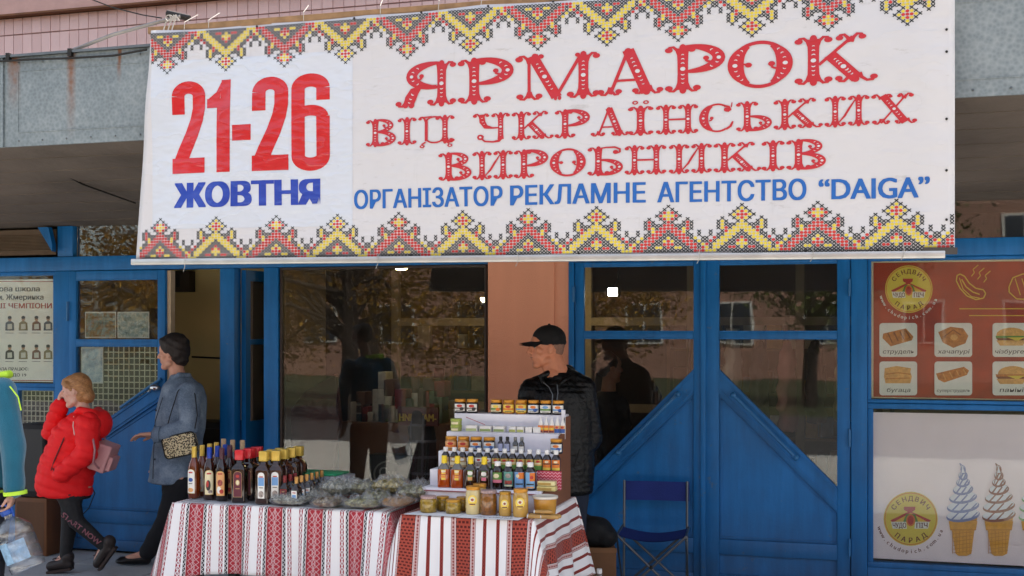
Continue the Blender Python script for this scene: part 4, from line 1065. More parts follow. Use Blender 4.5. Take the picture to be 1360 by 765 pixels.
# chess school poster
yc = .012
pc = thing("school_poster", "white poster of the chess school's champions with two rows of small portraits", "poster", (XR(20), yc, 1.7))
MB().box(x_l0+.12, P(77, 440, yc).x, yc, yc+.003, Z(40, 507, yc), Z(40, 371, yc)).build("sheet", mat("poster_grey", "#f6f1e8", .45, var=.06, coat=.2), pc)
pr = Print(yc); K_b = flat("poster_black", "#1c2230"); K_r = flat("poster_red", "#a8322c"); K_skin = flat("portrait_skin", "#b58a72"); K_w2 = flat('certificate_white', '#d9d3c8')
pr.stroke([(-60, 373.5), (75, 374)], 1, K_r); pr.stroke([(-60, 505), (75, 505.5)], 1, K_r); pr.stroke([(74.5, 416), (71, 487)], 1.2, K_b)
pr.text("Шахова школа", 53, 387, None, 7.2, K_b, .02, 'c') if False else None
def rt(st, xr, base, w, cap, m, bold=.02): pr.text(st, xr-w/2, base, w, cap, m, bold)
rt("Шахова школа", 53, 387, 76, 7.2, K_b, .03); rt("м. Жмеринка", 58, 398, 62, 7.2, K_b, .03); rt("НАШІ ЧЕМПІОНИ", 69, 409.5, 90, 7, K_r, .03)
rt("ШКОЛА ПРАЦЮЄ:", 38, 492, 50, 4.2, K_b); rt("КРІМ ПН ДО 19", 35, 500, 48, 4.2, K_b)
rc = random.Random(5)
for r_, y in enumerate((420, 458)):
    for cx in (-24, -6, 13, 31, 48.5, 64):
        shirt = rc.choice([flat("shirt_a", "#4c5560"), flat("shirt_b", "#7d5a4c"), flat("shirt_c", "#2b2a30"), flat("shirt_d", "#8b7d5c")])
        pr.pp([(cx-6, y+19), (cx-5.5, y+9), (cx-2, y+6.5), (cx+2, y+6.5), (cx+5.5, y+9), (cx+6, y+19)], shirt); pr.ell(cx, y+3.4, 2.5, 3.4, K_skin, 10); pr.ell(cx, y+1.6, 2.7, 2.2, K_b, 10)
        pr.pp([(cx-3, y+10.5), (cx+3, y+10), (cx+3.2, y+17), (cx-3, y+17.3)], K_w2); pr.stroke([(cx-6, y+22.2), (cx+5, y+22.4)], .6, K_b)
pr.build("poster_print", pc)
# papers on the far door
def paper(name, label, x0, y0, x1, y1, cols, scale, Y=-.026):
    m = bpy.data.materials.new(name+"_print"); m.use_nodes = True; t = NT(m); b = t.n["Principled BSDF"]; tc = t.new("ShaderNodeTexCoord")
    c = t.ramp(t.noise(tc.outputs['Object'], scale, 5, .7), [(p_, lin(h_)) for p_, h_ in cols]); t.l.new(c, b.inputs['Base Color']); b.inputs['Roughness'].default_value = .4
    q = thing(name, label, "notice", P((x0+x1)/2, y1, Y)); aa = P(x0, y1, Y); bb = P(x1, y0, Y)
    MB().box(aa.x, bb.x, Y, Y+.002, aa.z, bb.z).build("sheet", flat("notice_white", "#cfd0cc"), q); MB().box(aa.x+.008, bb.x-.008, Y-.0008, Y-.0001, aa.z+.01, bb.z-.01).build("picture", m, q)
paper("notice", "busy brown and green picture sheet inside the far door's upper pane, further from the opening", 113, 414, 154, 449, [(.3, "#4f4a33"), (.45, "#8d6f4a"), (.55, "#6f8a86"), (.7, "#b5a07c")], 18)
paper("notice", "busy grey and green picture sheet inside the far door's upper pane, nearer the opening", 156, 414, 198, 449, [(.3, "#46604f"), (.45, "#8aa0a0"), (.6, "#c0c4ba"), (.72, "#7c6a55")], 18)
pq = paper("notice", "pale blue snowy picture leaflet in the far door's lower pane", 108, 461, 137, 509, [(.3, "#5d7894"), (.5, "#a9bccb"), (.65, "#dfe4e6"), (.8, "#a88a94")], 10)
# ================================================================== STALL TABLES
def cloth_mat(name, per, c0, spec):
    m = bpy.data.materials.new(name); m.use_nodes = True; t = NT(m); b = t.n["Principled BSDF"]
    uv = t.new("ShaderNodeUVMap"); sep = t.new("ShaderNodeSeparateXYZ"); t.l.new(uv.outputs[0], sep.inputs[0]); u, v = sep.outputs[0], sep.outputs[1]
    p = t.m('FRACT', t.m('ADD', t.m('DIVIDE', t.m('SUBTRACT', u, c0), per), 100.5)); ps = t.m('MULTIPLY', t.m('SUBTRACT', p, .5), per); d = t.m('ABSOLUTE', ps)
    tri = lambda per_, ph=0.0: t.m('ABSOLUTE', t.m('SUBTRACT', t.m('MULTIPLY', t.m('FRACT', t.m('ADD', t.m('DIVIDE', v, per_), 50+ph)), 2.0), 1.0))
    near = lambda a, b_, w: t.m('LESS_THAN', t.m('ABSOLUTE', t.m('SUBTRACT', a, b_)), w)
    col = spec(t, d, v, tri, near)
    wv = t.new("ShaderNodeTexNoise"); wv.inputs['Scale'].default_value = 900; t.l.new(uv.outputs[0], wv.inputs[0])
    col = t.mix(.25, col, t.mix(wv.outputs[0], (.6, .6, .6), (1, 1, 1)), 'MULTIPLY')
    t.l.new(col, b.inputs['Base Color']); b.inputs['Roughness'].default_value = .85; b.inputs['Sheen Weight'].default_value = .15; b.inputs['Specular IOR Level'].default_value = .2
    bn = t.new("ShaderNodeBump"); bn.inputs['Strength'].default_value = .3; bn.inputs['Distance'].default_value = .002; bn.inputs['Distance'].default_value = .012; t.l.new(t.m('ADD', t.m('MULTIPLY', wv.outputs[0], .12), t.noise(uv.outputs[0], 11, 4, .6)), bn.inputs['Height']); t.l.new(bn.outputs[0], b.inputs['Normal'])
    return m
WH, RD, BK = lin("#efecea"), lin("#a82e38"), lin("#1b1a1e")
def spec_left(t, d, v, tri, near):
    c = t.mix(t.m('LESS_THAN', d, .044), WH, RD)
    T = tri(.058)
    lat = t.m('MAXIMUM', near(d, t.m('MULTIPLY', T, .034), .0022), near(d, t.m('MULTIPLY', t.m('SUBTRACT', 1.0, T), .034), .0022))
    lat = t.m('MAXIMUM', lat, near(t.m('ADD', d, t.m('MULTIPLY', T, .012)), .010, .0018))
    c = t.mix(t.m('MULTIPLY', t.m('MULTIPLY', lat, t.m('LESS_THAN', d, .038)), .5), c, WH)
    c = t.mix(near(d, .041, .0012), c, lin("#7a2228"))
    blk = t.band(d, .047, .062); c = t.mix(blk, c, BK)
    z = near(t.m('SUBTRACT', d, .0545), t.m('SUBTRACT', t.m('MULTIPLY', tri(.024), .012), .006), .0018); c = t.mix(t.m('MULTIPLY', blk, z), c, WH)
    orn = t.band(d, .073, .095); c = t.mix(orn, c, lin("#9c333c"))
    T2 = tri(.030); z = t.m('MAXIMUM', near(t.m('ABSOLUTE', t.m('SUBTRACT', d, .084)), t.m('MULTIPLY', T2, .0085), .0019), near(t.m('ABSOLUTE', t.m('SUBTRACT', d, .084)), .0, .0012))
    c = t.mix(t.m('MULTIPLY', orn, t.m('MAXIMUM', z, t.m('MULTIPLY', t.m('GREATER_THAN', T2, .86), t.m('LESS_THAN', tri(.015), .5)))), c, WH)
    return c
def spec_right(t, d, v, tri, near):
    R2, D2 = lin("#a84a3a"), lin("#5c1f1c")
    c = t.mix(t.m('LESS_THAN', d, .041), WH, R2)
    row = t.m('FRACT', t.m('ADD', t.m('DIVIDE', v, .017), 60.0)); alt = t.m('MULTIPLY', t.m('FLOOR', t.m('FRACT', t.m('ADD', t.m('DIVIDE', v, .034), 60.0)) if False else t.m('MULTIPLY', t.m('FRACT', t.m('ADD', t.m('DIVIDE', v, .034), 60.0)), 2.0)), .5)
    q = t.m('FRACT', t.m('ADD', t.m('DIVIDE', d, .0205), alt)); dk = t.m('MULTIPLY', t.band(q, .2, .85), t.band(row, .25, .75))
    c = t.mix(t.m('MULTIPLY', t.m('LESS_THAN', d, .041), t.m('MAXIMUM', dk, near(d, .0405, .0022))), c, D2)
    pk = t.band(d, .043, .066); c = t.mix(pk, c, lin("#c9a5a0")); z = t.m('LESS_THAN', t.m('ABSOLUTE', t.m('SUBTRACT', d, .055)), t.m('MULTIPLY', tri(.016), .005)); c = t.mix(t.m('MULTIPLY', z, pk), c, lin("#8c3632"))
    c = t.mix(near(d, .0665, .001), c, lin("#7a5a58"))
    nr = t.band(d, .106, .124); c = t.mix(nr, c, lin("#9a3a32")); c = t.mix(t.m('MULTIPLY', nr, near(t.m('ABSOLUTE', t.m('SUBTRACT', d, .115)), t.m('MULTIPLY', tri(.018), .006), .0016)), c, lin("#5c1f1c"))
    return c
M_clothL = cloth_mat("embroidered_cloth_red_black", .238, -3.549, spec_left)
M_clothR = cloth_mat("embroidered_cloth_brick", .300, -2.289, spec_right)

def cloth(name, x0, x1, y0, y1, z, drop, m, seed, flare=.02, corner=.10, amp=.016, freq=17, label=None, hem=.01):
    rnd = random.Random(seed); ph = [rnd.uniform(0, 6.3) for _ in range(4)]
    k = MB(); k.uv = []; ring = []     # (px,py,outx,outy,kind weight, uv function)
    def edge(ax, ay, bx, by, ox, oy, n):
        for i in range(n):
            f = i/n; ring.append((ax+(bx-ax)*f, ay+(by-ay)*f, ox, oy, 0.0, None, f*n))
    nc = 9
    def corner_pts(cx, cy, a0):
        for i in range(nc):
            a = math.radians(a0+90*i/nc); ring.append((cx, cy, math.cos(a), math.sin(a), math.sin(PI*i/nc), None, i))
    R = .012
    nx_ = int((x1-x0)/.022); ny_ = int((y1-y0)/.022)
    edge(x0+R, y0, x1-R, y0, 0, -1, nx_); corner_pts(x1-R, y0+R, -90); edge(x1, y0+R, x1, y1-R, 1, 0, ny_); corner_pts(x1-R, y1-R, 0)
    edge(x1-R, y1, x0+R, y1, 0, 1, nx_); corner_pts(x0+R, y1-R, 90); edge(x0, y1-R, x0, y0+R, -1, 0, ny_); corner_pts(x0+R, y0+R, 180)
    n = len(ring); rows = 16; s_ = 0.0; per = []
    for i in range(n):
        per.append(s_); a = ring[i]; b = ring[(i+1) % n]; s_ += math.hypot(a[0]-b[0], a[1]-b[1])+.004
    # smooth corner weight along the perimeter
    cw = []
    for i in range(n):
        w = 0
        for (cx, cy) in ((x0, y0), (x1, y0), (x1, y1), (x0, y1)):
            d_ = math.hypot(ring[i][0]-cx, ring[i][1]-cy); w = max(w, math.exp(-(d_/.11)**2))
        cw.append(w)
    for j in range(rows+1):
        f = j/rows
        for i, (px, py, ox, oy, kw, _, _i) in enumerate(ring):
            L = drop+corner*cw[i]*.8+hem*math.sin(per[i]*5+ph[0]); d_ = L*f
            fold = amp*(math.sin(per[i]*freq+ph[1]+.6*math.sin(per[i]*5))+.5*math.sin(per[i]*freq*1.9+ph[2]))*min(1, f*1.2)
            out = .004+flare*f+fold*(1-.7*cw[i])+cw[i]*(.10*f-.0*f*f)
            cp = kw > 0 or cw[i] > .995
            if j == 0: out = -.008 if kw == 0 else 0; zz = z
            elif j == 1: zz = z-.006; out = .002; d_ = .02
            else: zz = z-d_*(1-.10*cw[i])
            bx_, by_ = px, py
            if kw > 0: bx_ += ox*R; by_ += oy*R
            k.v.append(Vector((bx_+ox*out, by_+oy*out, zz)))
            k.uv.append((px+ox*d_, py+oy*d_))
    for j in range(rows):
        for i in range(n):
            i2 = (i+1) % n; k.f.append((j*n+i, (j+1)*n+i, (j+1)*n+i2, j*n+i2)); k.mi.append(0)
    k.f.append(tuple(range(n))); k.mi.append(0)
    o = k.build(name, m, None, smooth=50)
    sd = o.modifiers.new("thickness", 'SOLIDIFY'); sd.thickness = .0015; sd.offset = -1
    return tag(o, label, "tablecloth")
M_legs = mat("table_leg_paint", "#2a2d2f", .5)
def table(label, x0, x1, y0, y1, z):
    t = thing("stall_table", label, "table", ((x0+x1)/2, (y0+y1)/2, 0))
    MB().box(x0+.01, x1-.01, y0+.01, y1-.01, z-.03, z-.0075).build("tabletop", mat("table_board", "#80715c", .7), t)
    for x in (x0+.10, x1-.10):
        for y in (y0+.08, y1-.08):
            k = MB(); k.bar((x, y, 0.001), (x, y, z-.031), .05, .05); k.build("leg", M_legs, t)
    k = MB(); k.bar((x0+.13, y1-.1, .25), (x1-.13, y1-.1, .25), .03, .02); k.build("stretcher", M_legs, t)
    return t
TL = dict(x0=-3.71, x1=-2.415, y0=-2.18, y1=-1.60); TR_ = dict(x0=-2.335, x1=-1.62, y0=-2.22, y1=-1.31); ZT = .752
table("long stall table under the red, black and white striped cloth with the bottles", TL['x0']+.01, TL['x1']-.01, TL['y0']+.01, TL['y1']-.01, ZT)
table("short stall table under the brick red banded cloth with the honey jars", TR_['x0']+.01, TR_['x1']-.01, TR_['y0']+.01, TR_['y1']-.01, ZT)
cloth("tablecloth", TL['x0'], TL['x1'], TL['y0'], TL['y1'], ZT, .375, M_clothL, 3, label="red, black and white embroidered cloth over the long table carrying the liqueur bottles")
cloth("tablecloth", TR_['x0'], TR_['x1'], TR_['y0'], TR_['y1'], ZT, .43, M_clothR, 5, flare=.018, corner=.06, label="white cloth with brick red lattice bands over the table with the honey display")

# clear film laid on the long table
film = film_mat("clear_film", .35, (.72, .74, .77), .15)
k = MB(); n1, n2 = 30, 10
for j in range(n2+1):
    for i in range(n1+1):
        x = TL['x0']+.04+(1.10)*i/n1; y = TL['y0']+.006+.38*j/n2; k.v.append(Vector((x, y, ZT+.0035+.003*math.sin(i*1.3+j)*math.sin(j*.9))))
for j in range(n2):
    for i in range(n1): a = j*(n1+1)+i; k.f.append((a, a+1, a+n1+2, a+n1+1)); k.mi.append(0)
o = k.build("plastic_sheet", film, None, smooth='all'); o.modifiers.new("thickness", 'SOLIDIFY').thickness = .0006; tag(o, "clear plastic sheet spread under the liqueur bottles on the long table", "plastic sheet")
# paper sheets with handwriting on the short table
M_paper = mat("white_paper", "#dfe2e6", .7, var=.03)
def sheet(label, pts, lines):
    z = ZT+.004; t = thing("price_sheet", label, "paper", (pts[0][0], pts[0][1], z)); k = MB()
    k.add([(x, y, z) for x, y in pts]+[(x, y, z+.0008) for x, y in pts], [(3, 2, 1, 0), (4, 5, 6, 7), (0, 1, 5, 4), (1, 2, 6, 5), (2, 3, 7, 6), (3, 0, 4, 7)]); k.build("sheet", M_paper, t)
    k = MB()
    for st, ox, oy, w, cap in lines: put_text(k, st, lambda x, y: (ox+x+y*.25, oy+y, z+.0014), w, cap, .0)
    if lines: k.build("handwriting", mat("pencil_ink", "#5e6068", .7), t)
sheet("white paper sheet under the two smallest honey jars, without visible writing", [(-2.34+.03, -2.232), (-2.02, -2.232), (-2.02, -2.10), (-2.28, -2.10)], [])
sheet("white paper sheet with pale handwriting under the three tall honey jars", [(-2.015, -2.255), (-1.69, -2.255), (-1.68, -2.10), (-2.015, -2.10)], [("Мед", -1.80, -2.165, .10, .035), ("Лісовий", -1.84, -2.225, .20, .035)])

# ------------------------------------------------------------------ bottles and jars
def liquid(name, col, trans=.0, rough=.06, col2=None):
    return mat(name, col, rough, var=.2, vscale=12, coat=.6, trans=trans)
B_amber = liquid("amber_liqueur", "#7a3510", .35); B_dark = liquid("dark_glass", "#1d0d08"); B_brown = liquid("brown_glass", "#2c1309"); B_clear = liquid("clear_neck_glass", "#8d8b84", .5); B_smoke = liquid("smoky_neck_glass", "#4a4642", .3)
B_orange = liquid("orange_oil", "#b04a16", .25); B_honey = liquid("honey", "#b8791f", .2); B_honey2 = liquid("pale_honey", "#c79c4a", .1); B_nut = mat("nut_honey", "#7d4f1d", .15, var=.6, vscale=70, coat=.6); B_pickle = mat("herb_honey", "#8f7428", .15, var=.5, vscale=60, coat=.6); B_cream = liquid("cream_honey", "#d8c48a"); B_greenish = liquid("green_balm", "#9aa35a")
C_gold = mat("gold_cap", "#c9a84a", .35, metal=.3, var=.1); C_goldlid = mat("orange_gold_lid", "#c98a2c", .35, metal=.35, var=.1); C_blue = mat("blue_foil", "#1c3f9c", .35, metal=.2); C_maroon = mat("maroon_foil", "#4a2430", .4); C_cork = mat("cork", "#b89a76", .8, var=.2, vscale=80); C_red = mat("red_cap", "#c9202a", .35, coat=.2); C_yel = mat("yellow_cap", "#e8c81c", .4, coat=.2); C_white = mat("white_cap", "#e4e2dd", .4); C_black = mat("black_cap", "#1c1917", .4); C_blackfoil = mat("dark_red_cap", "#7a1f22", .4); C_green = mat("green_lid", "#97a548", .4); C_check = mat("patterned_lid", "#a88d88", .5, var=.5, vscale=120)
L_ = lambda n, c: flat(n, c, .5)
L_white = L_("label_white", "#e6e3da"); L_cream = L_("label_cream", "#e3d6ae"); L_maroon = L_("label_maroon", "#5e2030"); L_blue = L_("label_blue", "#6f9bc9"); L_peach = L_("label_peach", "#e0a56a"); L_red = L_("label_red", "#b8352e"); L_green = L_("label_green", "#5d8a3c"); L_orange = L_("label_orange", "#dd7a2e"); L_yellow = L_("label_yellow", "#e8c850"); L_ink = L_("label_ink", "#33302e"); L_pink = L_("label_pink", "#d9778c"); L_dblue = L_("label_dark_blue", "#33579a"); L_tan = L_("label_tan", "#b99566"); L_gold = L_("label_gold", "#c9a85a")
L_pic = mat("label_picture", "#9c8f86", .5, var=.8, vscale=90); L_pic2 = mat("label_picture_berry", "#93423a", .5, var=.8, vscale=90)

def label_mesh(parent, R, shapes, sq=False, name="label"):
    """shapes: (kind, params, material) in metres across and up, wrapped round the front of the body"""
    k = MB(); mats = []; n = 0
    for sh in shapes:
        kind, a, m = sh; n += 1; off = .0012+n*.00025
        if m not in mats: mats.append(m)
        mi = mats.index(m)
        if kind == 'r': x0, z0, x1, z1 = a; N = max(1, int(abs(x1-x0)/.006)); top = [(x0+(x1-x0)*i/N, z1) for i in range(N+1)]; bot = [(x0+(x1-x0)*i/N, z0) for i in range(N+1)]
        elif kind == 'a':   # arched top
            x0, z0, x1, z1 = a; N = 12; cx = (x0+x1)/2; hw = (x1-x0)/2
            bot = [(x0+(x1-x0)*i/N, z0) for i in range(N+1)]; top = [(x0+(x1-x0)*i/N, z1-hw*.8*(1-math.sqrt(max(0, 1-((x0+(x1-x0)*i/N-cx)/hw)**2)))) for i in range(N+1)]
        elif kind == 'e':
            cx, cz, rx, rz = a; N = 10; xs = [cx-rx*math.cos(PI*i/N) for i in range(N+1)]; top = [(x, cz+rz*math.sin(PI*i/N)) for i, x in enumerate(xs)]; bot = [(x, cz-rz*math.sin(PI*i/N)) for i, x in enumerate(xs)]
        def wr(x, z):
            if sq: return Vector((x, -R-off, z))
            th = x/R; return Vector(((R+off)*math.sin(th), -(R+off)*math.cos(th), z))
        for i in range(len(top)-1):
            k.add([wr(*bot[i]), wr(*bot[i+1]), wr(*top[i+1]), wr(*top[i])], [(0, 1, 2, 3)], mi)
    return k.build(name, mats, parent, smooth='all')
def vessel(name, cat, body, bm, cap, cm, shapes, R, sq=0.0, group=None, seg=20, neck=None, nm="body", capname="cap", csq=0.0):
    t = thing(name, "", cat, (0, 0, 0), group)
    MB().lathe(body, seg, sq=sq).build(nm, bm, t, smooth=45)
    if neck: MB().lathe(neck[0], seg, sq=sq*neck[2] if len(neck) > 2 else 0).build("neck", neck[1], t, smooth=45)
    MB().lathe(cap, 16, sq=csq).build(capname, cm, t, smooth=45)
    if shapes: label_mesh(t, R*(1 if not sq else 1), shapes, sq > 0.5)
    return t
tall_body = [(.0, 0), (.031, 0), (.034, .004), (.035, .05), (.035, .14), (.0325, .17), (.026, .197), (.0175, .217), (.0135, .232), (.0128, .25)]
tall_cap = [(.0138, .222), (.0145, .226), (.0145, .285), (.0135, .29), (0, .29)]
def tall(group, capm, bm, lab): return vessel("liqueur_bottle", "bottle", tall_body, bm, tall_cap, capm, lab, .035, group=group)
lab_car = [('a', (-.024, .028, .024, .165), L_gold), ('a', (-.0225, .030, .0225, .163), L_white), ('e', (0, .105, .014, .011), L_dblue), ('r', (-.012, .142, .012, .150), L_red), ('r', (-.011, .082, .011, .086), L_ink), ('e', (0, .048, .016, .012), L_peach)]
lab_man = [('a', (-.024, .028, .024, .165), L_gold), ('a', (-.0225, .030, .0225, .163), L_cream), ('e', (-.004, .08, .013, .03), L_ink), ('e', (-.008, .088, .007, .018), L_red), ('r', (-.012, .142, .012, .150), L_red), ('e', (.006, .045, .012, .010), L_pic)]
lab_fruit = [('a', (-.024, .028, .024, .165), L_gold), ('a', (-.0225, .030, .0225, .163), L_peach), ('e', (0, .1, .014, .018), L_pic2), ('e', (-.006, .06, .012, .02), L_white), ('e', (.008, .052, .011, .012), L_red), ('r', (-.012, .146, .012, .153), L_red)]
GB = "tall liqueur bottles on the long table"
bt_gold = tall(GB, C_gold, B_amber, lab_car); bt_blue = tall(GB, C_blue, B_brown, lab_man); bt_mar = tall(GB, C_maroon, B_dark, lab_fruit); bt_cork = tall(GB, C_cork, B_dark, None)
sq_body = [(.0, 0), (.034, 0), (.038, .004), (.0385, .05), (.0385, .175), (.036, .19), (.024, .207), (.0165, .214), (.0155, .24)]
sq_cap = [(.0235, .232), (.0245, .234), (.0245, .282), (.023, .286), (0, .286)]
lab_mar = [('a', (-.024, .03, .024, .172), L_tan), ('a', (-.0225, .032, .0225, .170), L_maroon), ('e', (0, .11, .012, .016), L_tan), ('e', (0, .11, .008, .012), L_cream), ('e', (0, .145, .010, .008), L_red), ('r', (-.012, .075, .012, .079), L_tan)]
lab_sky = [('a', (-.021, .03, .021, .175), L_ink), ('a', (-.0195, .032, .0195, .173), L_white), ('r', (-.017, .1, .017, .145), L_blue), ('r', (-.011, .146, .011, .152), L_red), ('e', (0, .055, .015, .018), L_pic), ('r', (-.012, .088, .012, .092), L_ink)]
def squareb(capm, bm, lab): return vessel("liqueur_bottle", "bottle", sq_body, bm, sq_cap, capm, lab, .0385, sq=1.0, group=GB, seg=24, csq=.6)
bt_red = squareb(C_red, B_dark, lab_mar); bt_yel = squareb(C_gold, B_brown, lab_sky)
sm_body = [(0, 0), (.022, 0), (.0235, .003), (.0235, .08), (.0215, .092), (.013, .104), (.009, .11), (.0085, .125)]
sm_cap = [(.0105, .118), (.011, .12), (.011, .152), (.010, .155), (0, .155)]
GS = "miniature bottles on the long table"
def smallb(capm, lab): return vessel("miniature_bottle", "bottle", sm_body, B_dark, sm_cap, capm, lab, .0235, sq=1.0, group=GS, seg=16)
bt_sr = smallb(C_blackfoil, [('r', (-.017, .012, .017, .082), L_red), ('r', (-.0155, .014, .0155, .08), L_maroon), ('e', (0, .045, .008, .011), L_cream), ('r', (-.008, .068, .008, .072), L_tan)])
bt_sg = smallb(mat("copper_cap", "#b98a4c", .35, metal=.4), [('r', (-.017, .012, .017, .082), L_white), ('r', (-.012, .045, .012, .06), L_blue), ('r', (-.010, .068, .010, .073), L_red), ('e', (0, .027, .011, .010), L_pic)])
nth = ["front", "second", "third", "fourth", "fifth", "sixth"]
def col_of(proto, px, Yf, n, dy, desc, dx=0.0):
    x = X(px, Yf)
    for i in range(n):
        place(proto, (x+dx*i+random.uniform(-.002, .002), Yf+dy*i, ZT+.008), desc % nth[i], rz=random.uniform(-.3, .3)+ANG*.6)
col_of(bt_gold, 258, -2.02, 4, .085, "amber gold-capped liqueur bottle, %s in the file nearest the woman", -.002)
col_of(bt_blue, 278, -2.04, 3, .088, "blue-capped liqueur bottle, %s in its file on the long table")
col_of(bt_mar, 295, -2.06, 2, .085, "dark maroon-capped liqueur bottle, %s in its file on the long table")
for px, Y, d in ((297, -1.75, "behind the maroon caps"), (309, -1.80, "behind the first red cap"), (322, -1.80, "between the red caps and the window")):
    place(bt_cork, (X(px, Y), Y, ZT+.008), "cork-stoppered dark bottle standing tall "+d, scale=(1, 1, 1.07))
col_of(bt_mar, 305, -1.90, 1, .1, "maroon-foiled dark bottle, %s of the pair just behind the tall files")
col_of(bt_red, 318.5, -2.09, 3, .088, "red-capped square dark bottle, %s in the nearer red-cap file", .0)
col_of(bt_red, 333, -1.98, 2, .088, "red-capped square dark bottle, %s in the short red-cap file by the gold caps")
col_of(bt_yel, 351, -2.11, 3, .088, "gold-capped square brown bottle with a blue label, %s in the left gold file")
col_of(bt_yel, 367, -2.07, 4, .088, "gold-capped square brown bottle with a blue label, %s in the file by the miniatures")
col_of(bt_sr, 378.5, -2.10, 3, .06, "miniature bottle with a dark red cap and red label, %s of its file")
col_of(bt_sg, 394, -2.13, 6, .062, "miniature bottle with a copper cap and white label, %s of its long file")

# ------------------------------------------------------------------ stepped honey display
M_sheet = mat("white_card_sheet", "#e6e4ea", .55, var=.05, bump=.2, bscale=12); M_card = mat("brown_cardboard", "#7d5038", .85, var=.15)
ds = thing("display_stand", "stepped white display stand with a brown side crowded with honey jars", "display stand", (-1.96, -1.7, ZT))
SX0, SX1 = -2.285, -1.640
steps = [(-2.0, .867), (-1.88, .951), (-1.76, 1.039), (-1.64, 1.137), (-1.52, 1.232)]
for i, (y, z) in enumerate(steps):
    y2 = steps[i+1][0] if i < 4 else -1.40
    grow = .02*(4-i)/4
    MB().box(SX0-grow, SX1, y, y2-.001, ZT+.004, z).build("step", M_sheet, ds, bevel=.004)
pf = []
for i, (y, z) in enumerate(steps):
    zp = steps[i-1][1] if i else ZT+.004
    pf += [(y-.006, zp+.012 if i else zp), (y-.006, z-.012)]
pf += [(-1.395, 1.222), (-1.395, ZT+.004)]
k = MB(); n = len(pf); k.add([(SX1+.002, a, b) for a, b in pf]+[(SX1+.008, a, b) for a, b in pf], [tuple(range(n)), tuple(range(2*n-1, n-1, -1))]+[(i, (i+1) % n, n+(i+1) % n, n+i) for i in range(n)])
k.build("side_panel", M_card, ds)
MB().box(SX1-.012, SX1+.010, -1.526, -1.521, 1.10, 1.262).build("corner_post", M_sheet, ds)
q = MB(); q.bar((SX0-.018, -2.0035, .852), (SX1, -2.0035, .852), .010, .004, up=(0, 0, 1)); q.build("red_trim", L_("trim_red", "#8c3038"), ds)
k = MB(); a = P(619, 554, -1.645); b = P(644, 564, -1.645); k.bar(a, b, .0035, .002); k.build("red_scratch", L_("scratch_red", "#9c4a4c"), ds)

jar_b = [(0, 0), (.030, 0), (.033, .004), (.034, .012), (.034, .052), (.031, .060), (.029, .064)]
jar_c = [(.0315, .062), (.0325, .063), (.0325, .077), (.0315, .079), (0, .079)]
GJ = "small honey jars on the display steps"
def jar(bm, shapes, cm=None): return vessel("honey_jar", "jar", jar_b, bm, jar_c, cm or C_goldlid, shapes, .034, group=GJ, capname="lid")
def jl(base, mid, top, dot=None):
    s = [('r', (-.034, .010, .034, .052), base), ('r', (-.032, .022, .032, .032), mid), ('e', (0, .041, .016, .008), top), ('r', (-.020, .013, .020, .017), L_ink)]
    if dot: s.append(('e', (.012, .025, .012, .009), dot))
    return s
j_black = jar(B_dark, jl(L_white, L_pic, L_red, L_ink)); j_green = jar(B_dark, jl(L_cream, L_green, L_yellow, L_orange)); j_yel = jar(B_honey, jl(L_yellow, L_orange, L_red)); j_blue = jar(B_dark, jl(L_white, L_blue, L_orange, L_dblue)); j_or = jar(B_honey, jl(L_peach, L_orange, L_red)); j_yb = jar(B_honey, jl(L_yellow, L_blue, L_orange)); j_gw = jar(B_dark, jl(L_white, L_green, L_blue))
def on(px, Y, z): return (X(px, Y), Y, z+.0005)
Y6, Z6 = -1.475, steps[4][1]
for px, pj, d in ((611.5, j_black, "black honey jar with a white label, outer of the pair ending the top step"), (627.5, j_black, "black honey jar with a white label on the top step, inner of the separate pair"), (659.5, j_green, "dark jar with a cream and green label, first of six on the top step"), (675.8, j_yel, "golden jar with a yellow label, second of six on the top step"), (692.6, j_yb, "golden jar with a yellow and blue label, third of six on the top step"), (708.8, j_blue, "dark jar with a white and blue label, fourth of six on the top step"), (725, j_gw, "dark jar with a white and green label, fifth of six on the top step"), (741.5, j_blue, "dark jar with a blue label, last of six on the top step")):
    place(pj, on(px, Y6, Z6), d, rz=ANG*.5)
Y4, Z4 = -1.72, steps[2][1]
for px, pj, d in ((599.5, j_or, "jar with an orange label, first on the middle step"), (616, j_or, "jar with a peach label, second on the middle step"), (632.5, j_blue, "dark jar with a white and blue label, third on the middle step"), (650, j_blue, "dark jar with a blue banded label beside the tiny brown bottles"), (739, j_blue, "lone dark jar with a blue label at the far end of the middle step")):
    place(pj, on(px, Y4, Z4), d, rz=ANG*.5)
Y5, Z5 = -1.60, steps[3][1]
gj = vessel("balm_jar", "jar", [(0, 0), (.030, 0), (.032, .003), (.032, .020)], B_greenish, [(.031, .0205), (.033, .021), (.033, .033), (.031, .035), (0, .035)], C_green, [('r', (-.02, .004, .02, .016), L_cream)], .032, capname="lid", group="flat green balm jars")
place(gj, on(606, Y5, Z5), "flat green balm jar, lower of the stacked pair"); place(gj, on(606, Y5, Z5+.0355), "flat green balm jar, upper of the stacked pair")
def small_box(lab, px, w, h, d, band, c=None, Y=Y5, z=Z5, lid=False):
    t = thing("cream_box", lab, "box", on(px, Y, z), "small cream boxes on the fourth step"); o = Vector(on(px, Y, z))
    MB().box(o.x-w/2, o.x+w/2, Y-d/2, Y+d/2, z+.0005, z+h).build("carton", c or C_white, t, bevel=.002)
    if band: MB().box(o.x-w/2+.002, o.x+w/2-.002, Y-d/2-.0008, Y-d/2-.0002, z+.004, z+h*.52).build("label", band, t)
small_box("white box with a pale green band beside the green balm jars", 627.5, .066, .036, .05, L_("band_pale_green", "#b4c08a"))
small_box("white box with a green label, second in the row of cream boxes", 646, .068, .034, .05, L_("band_leaf", "#8fa368"))
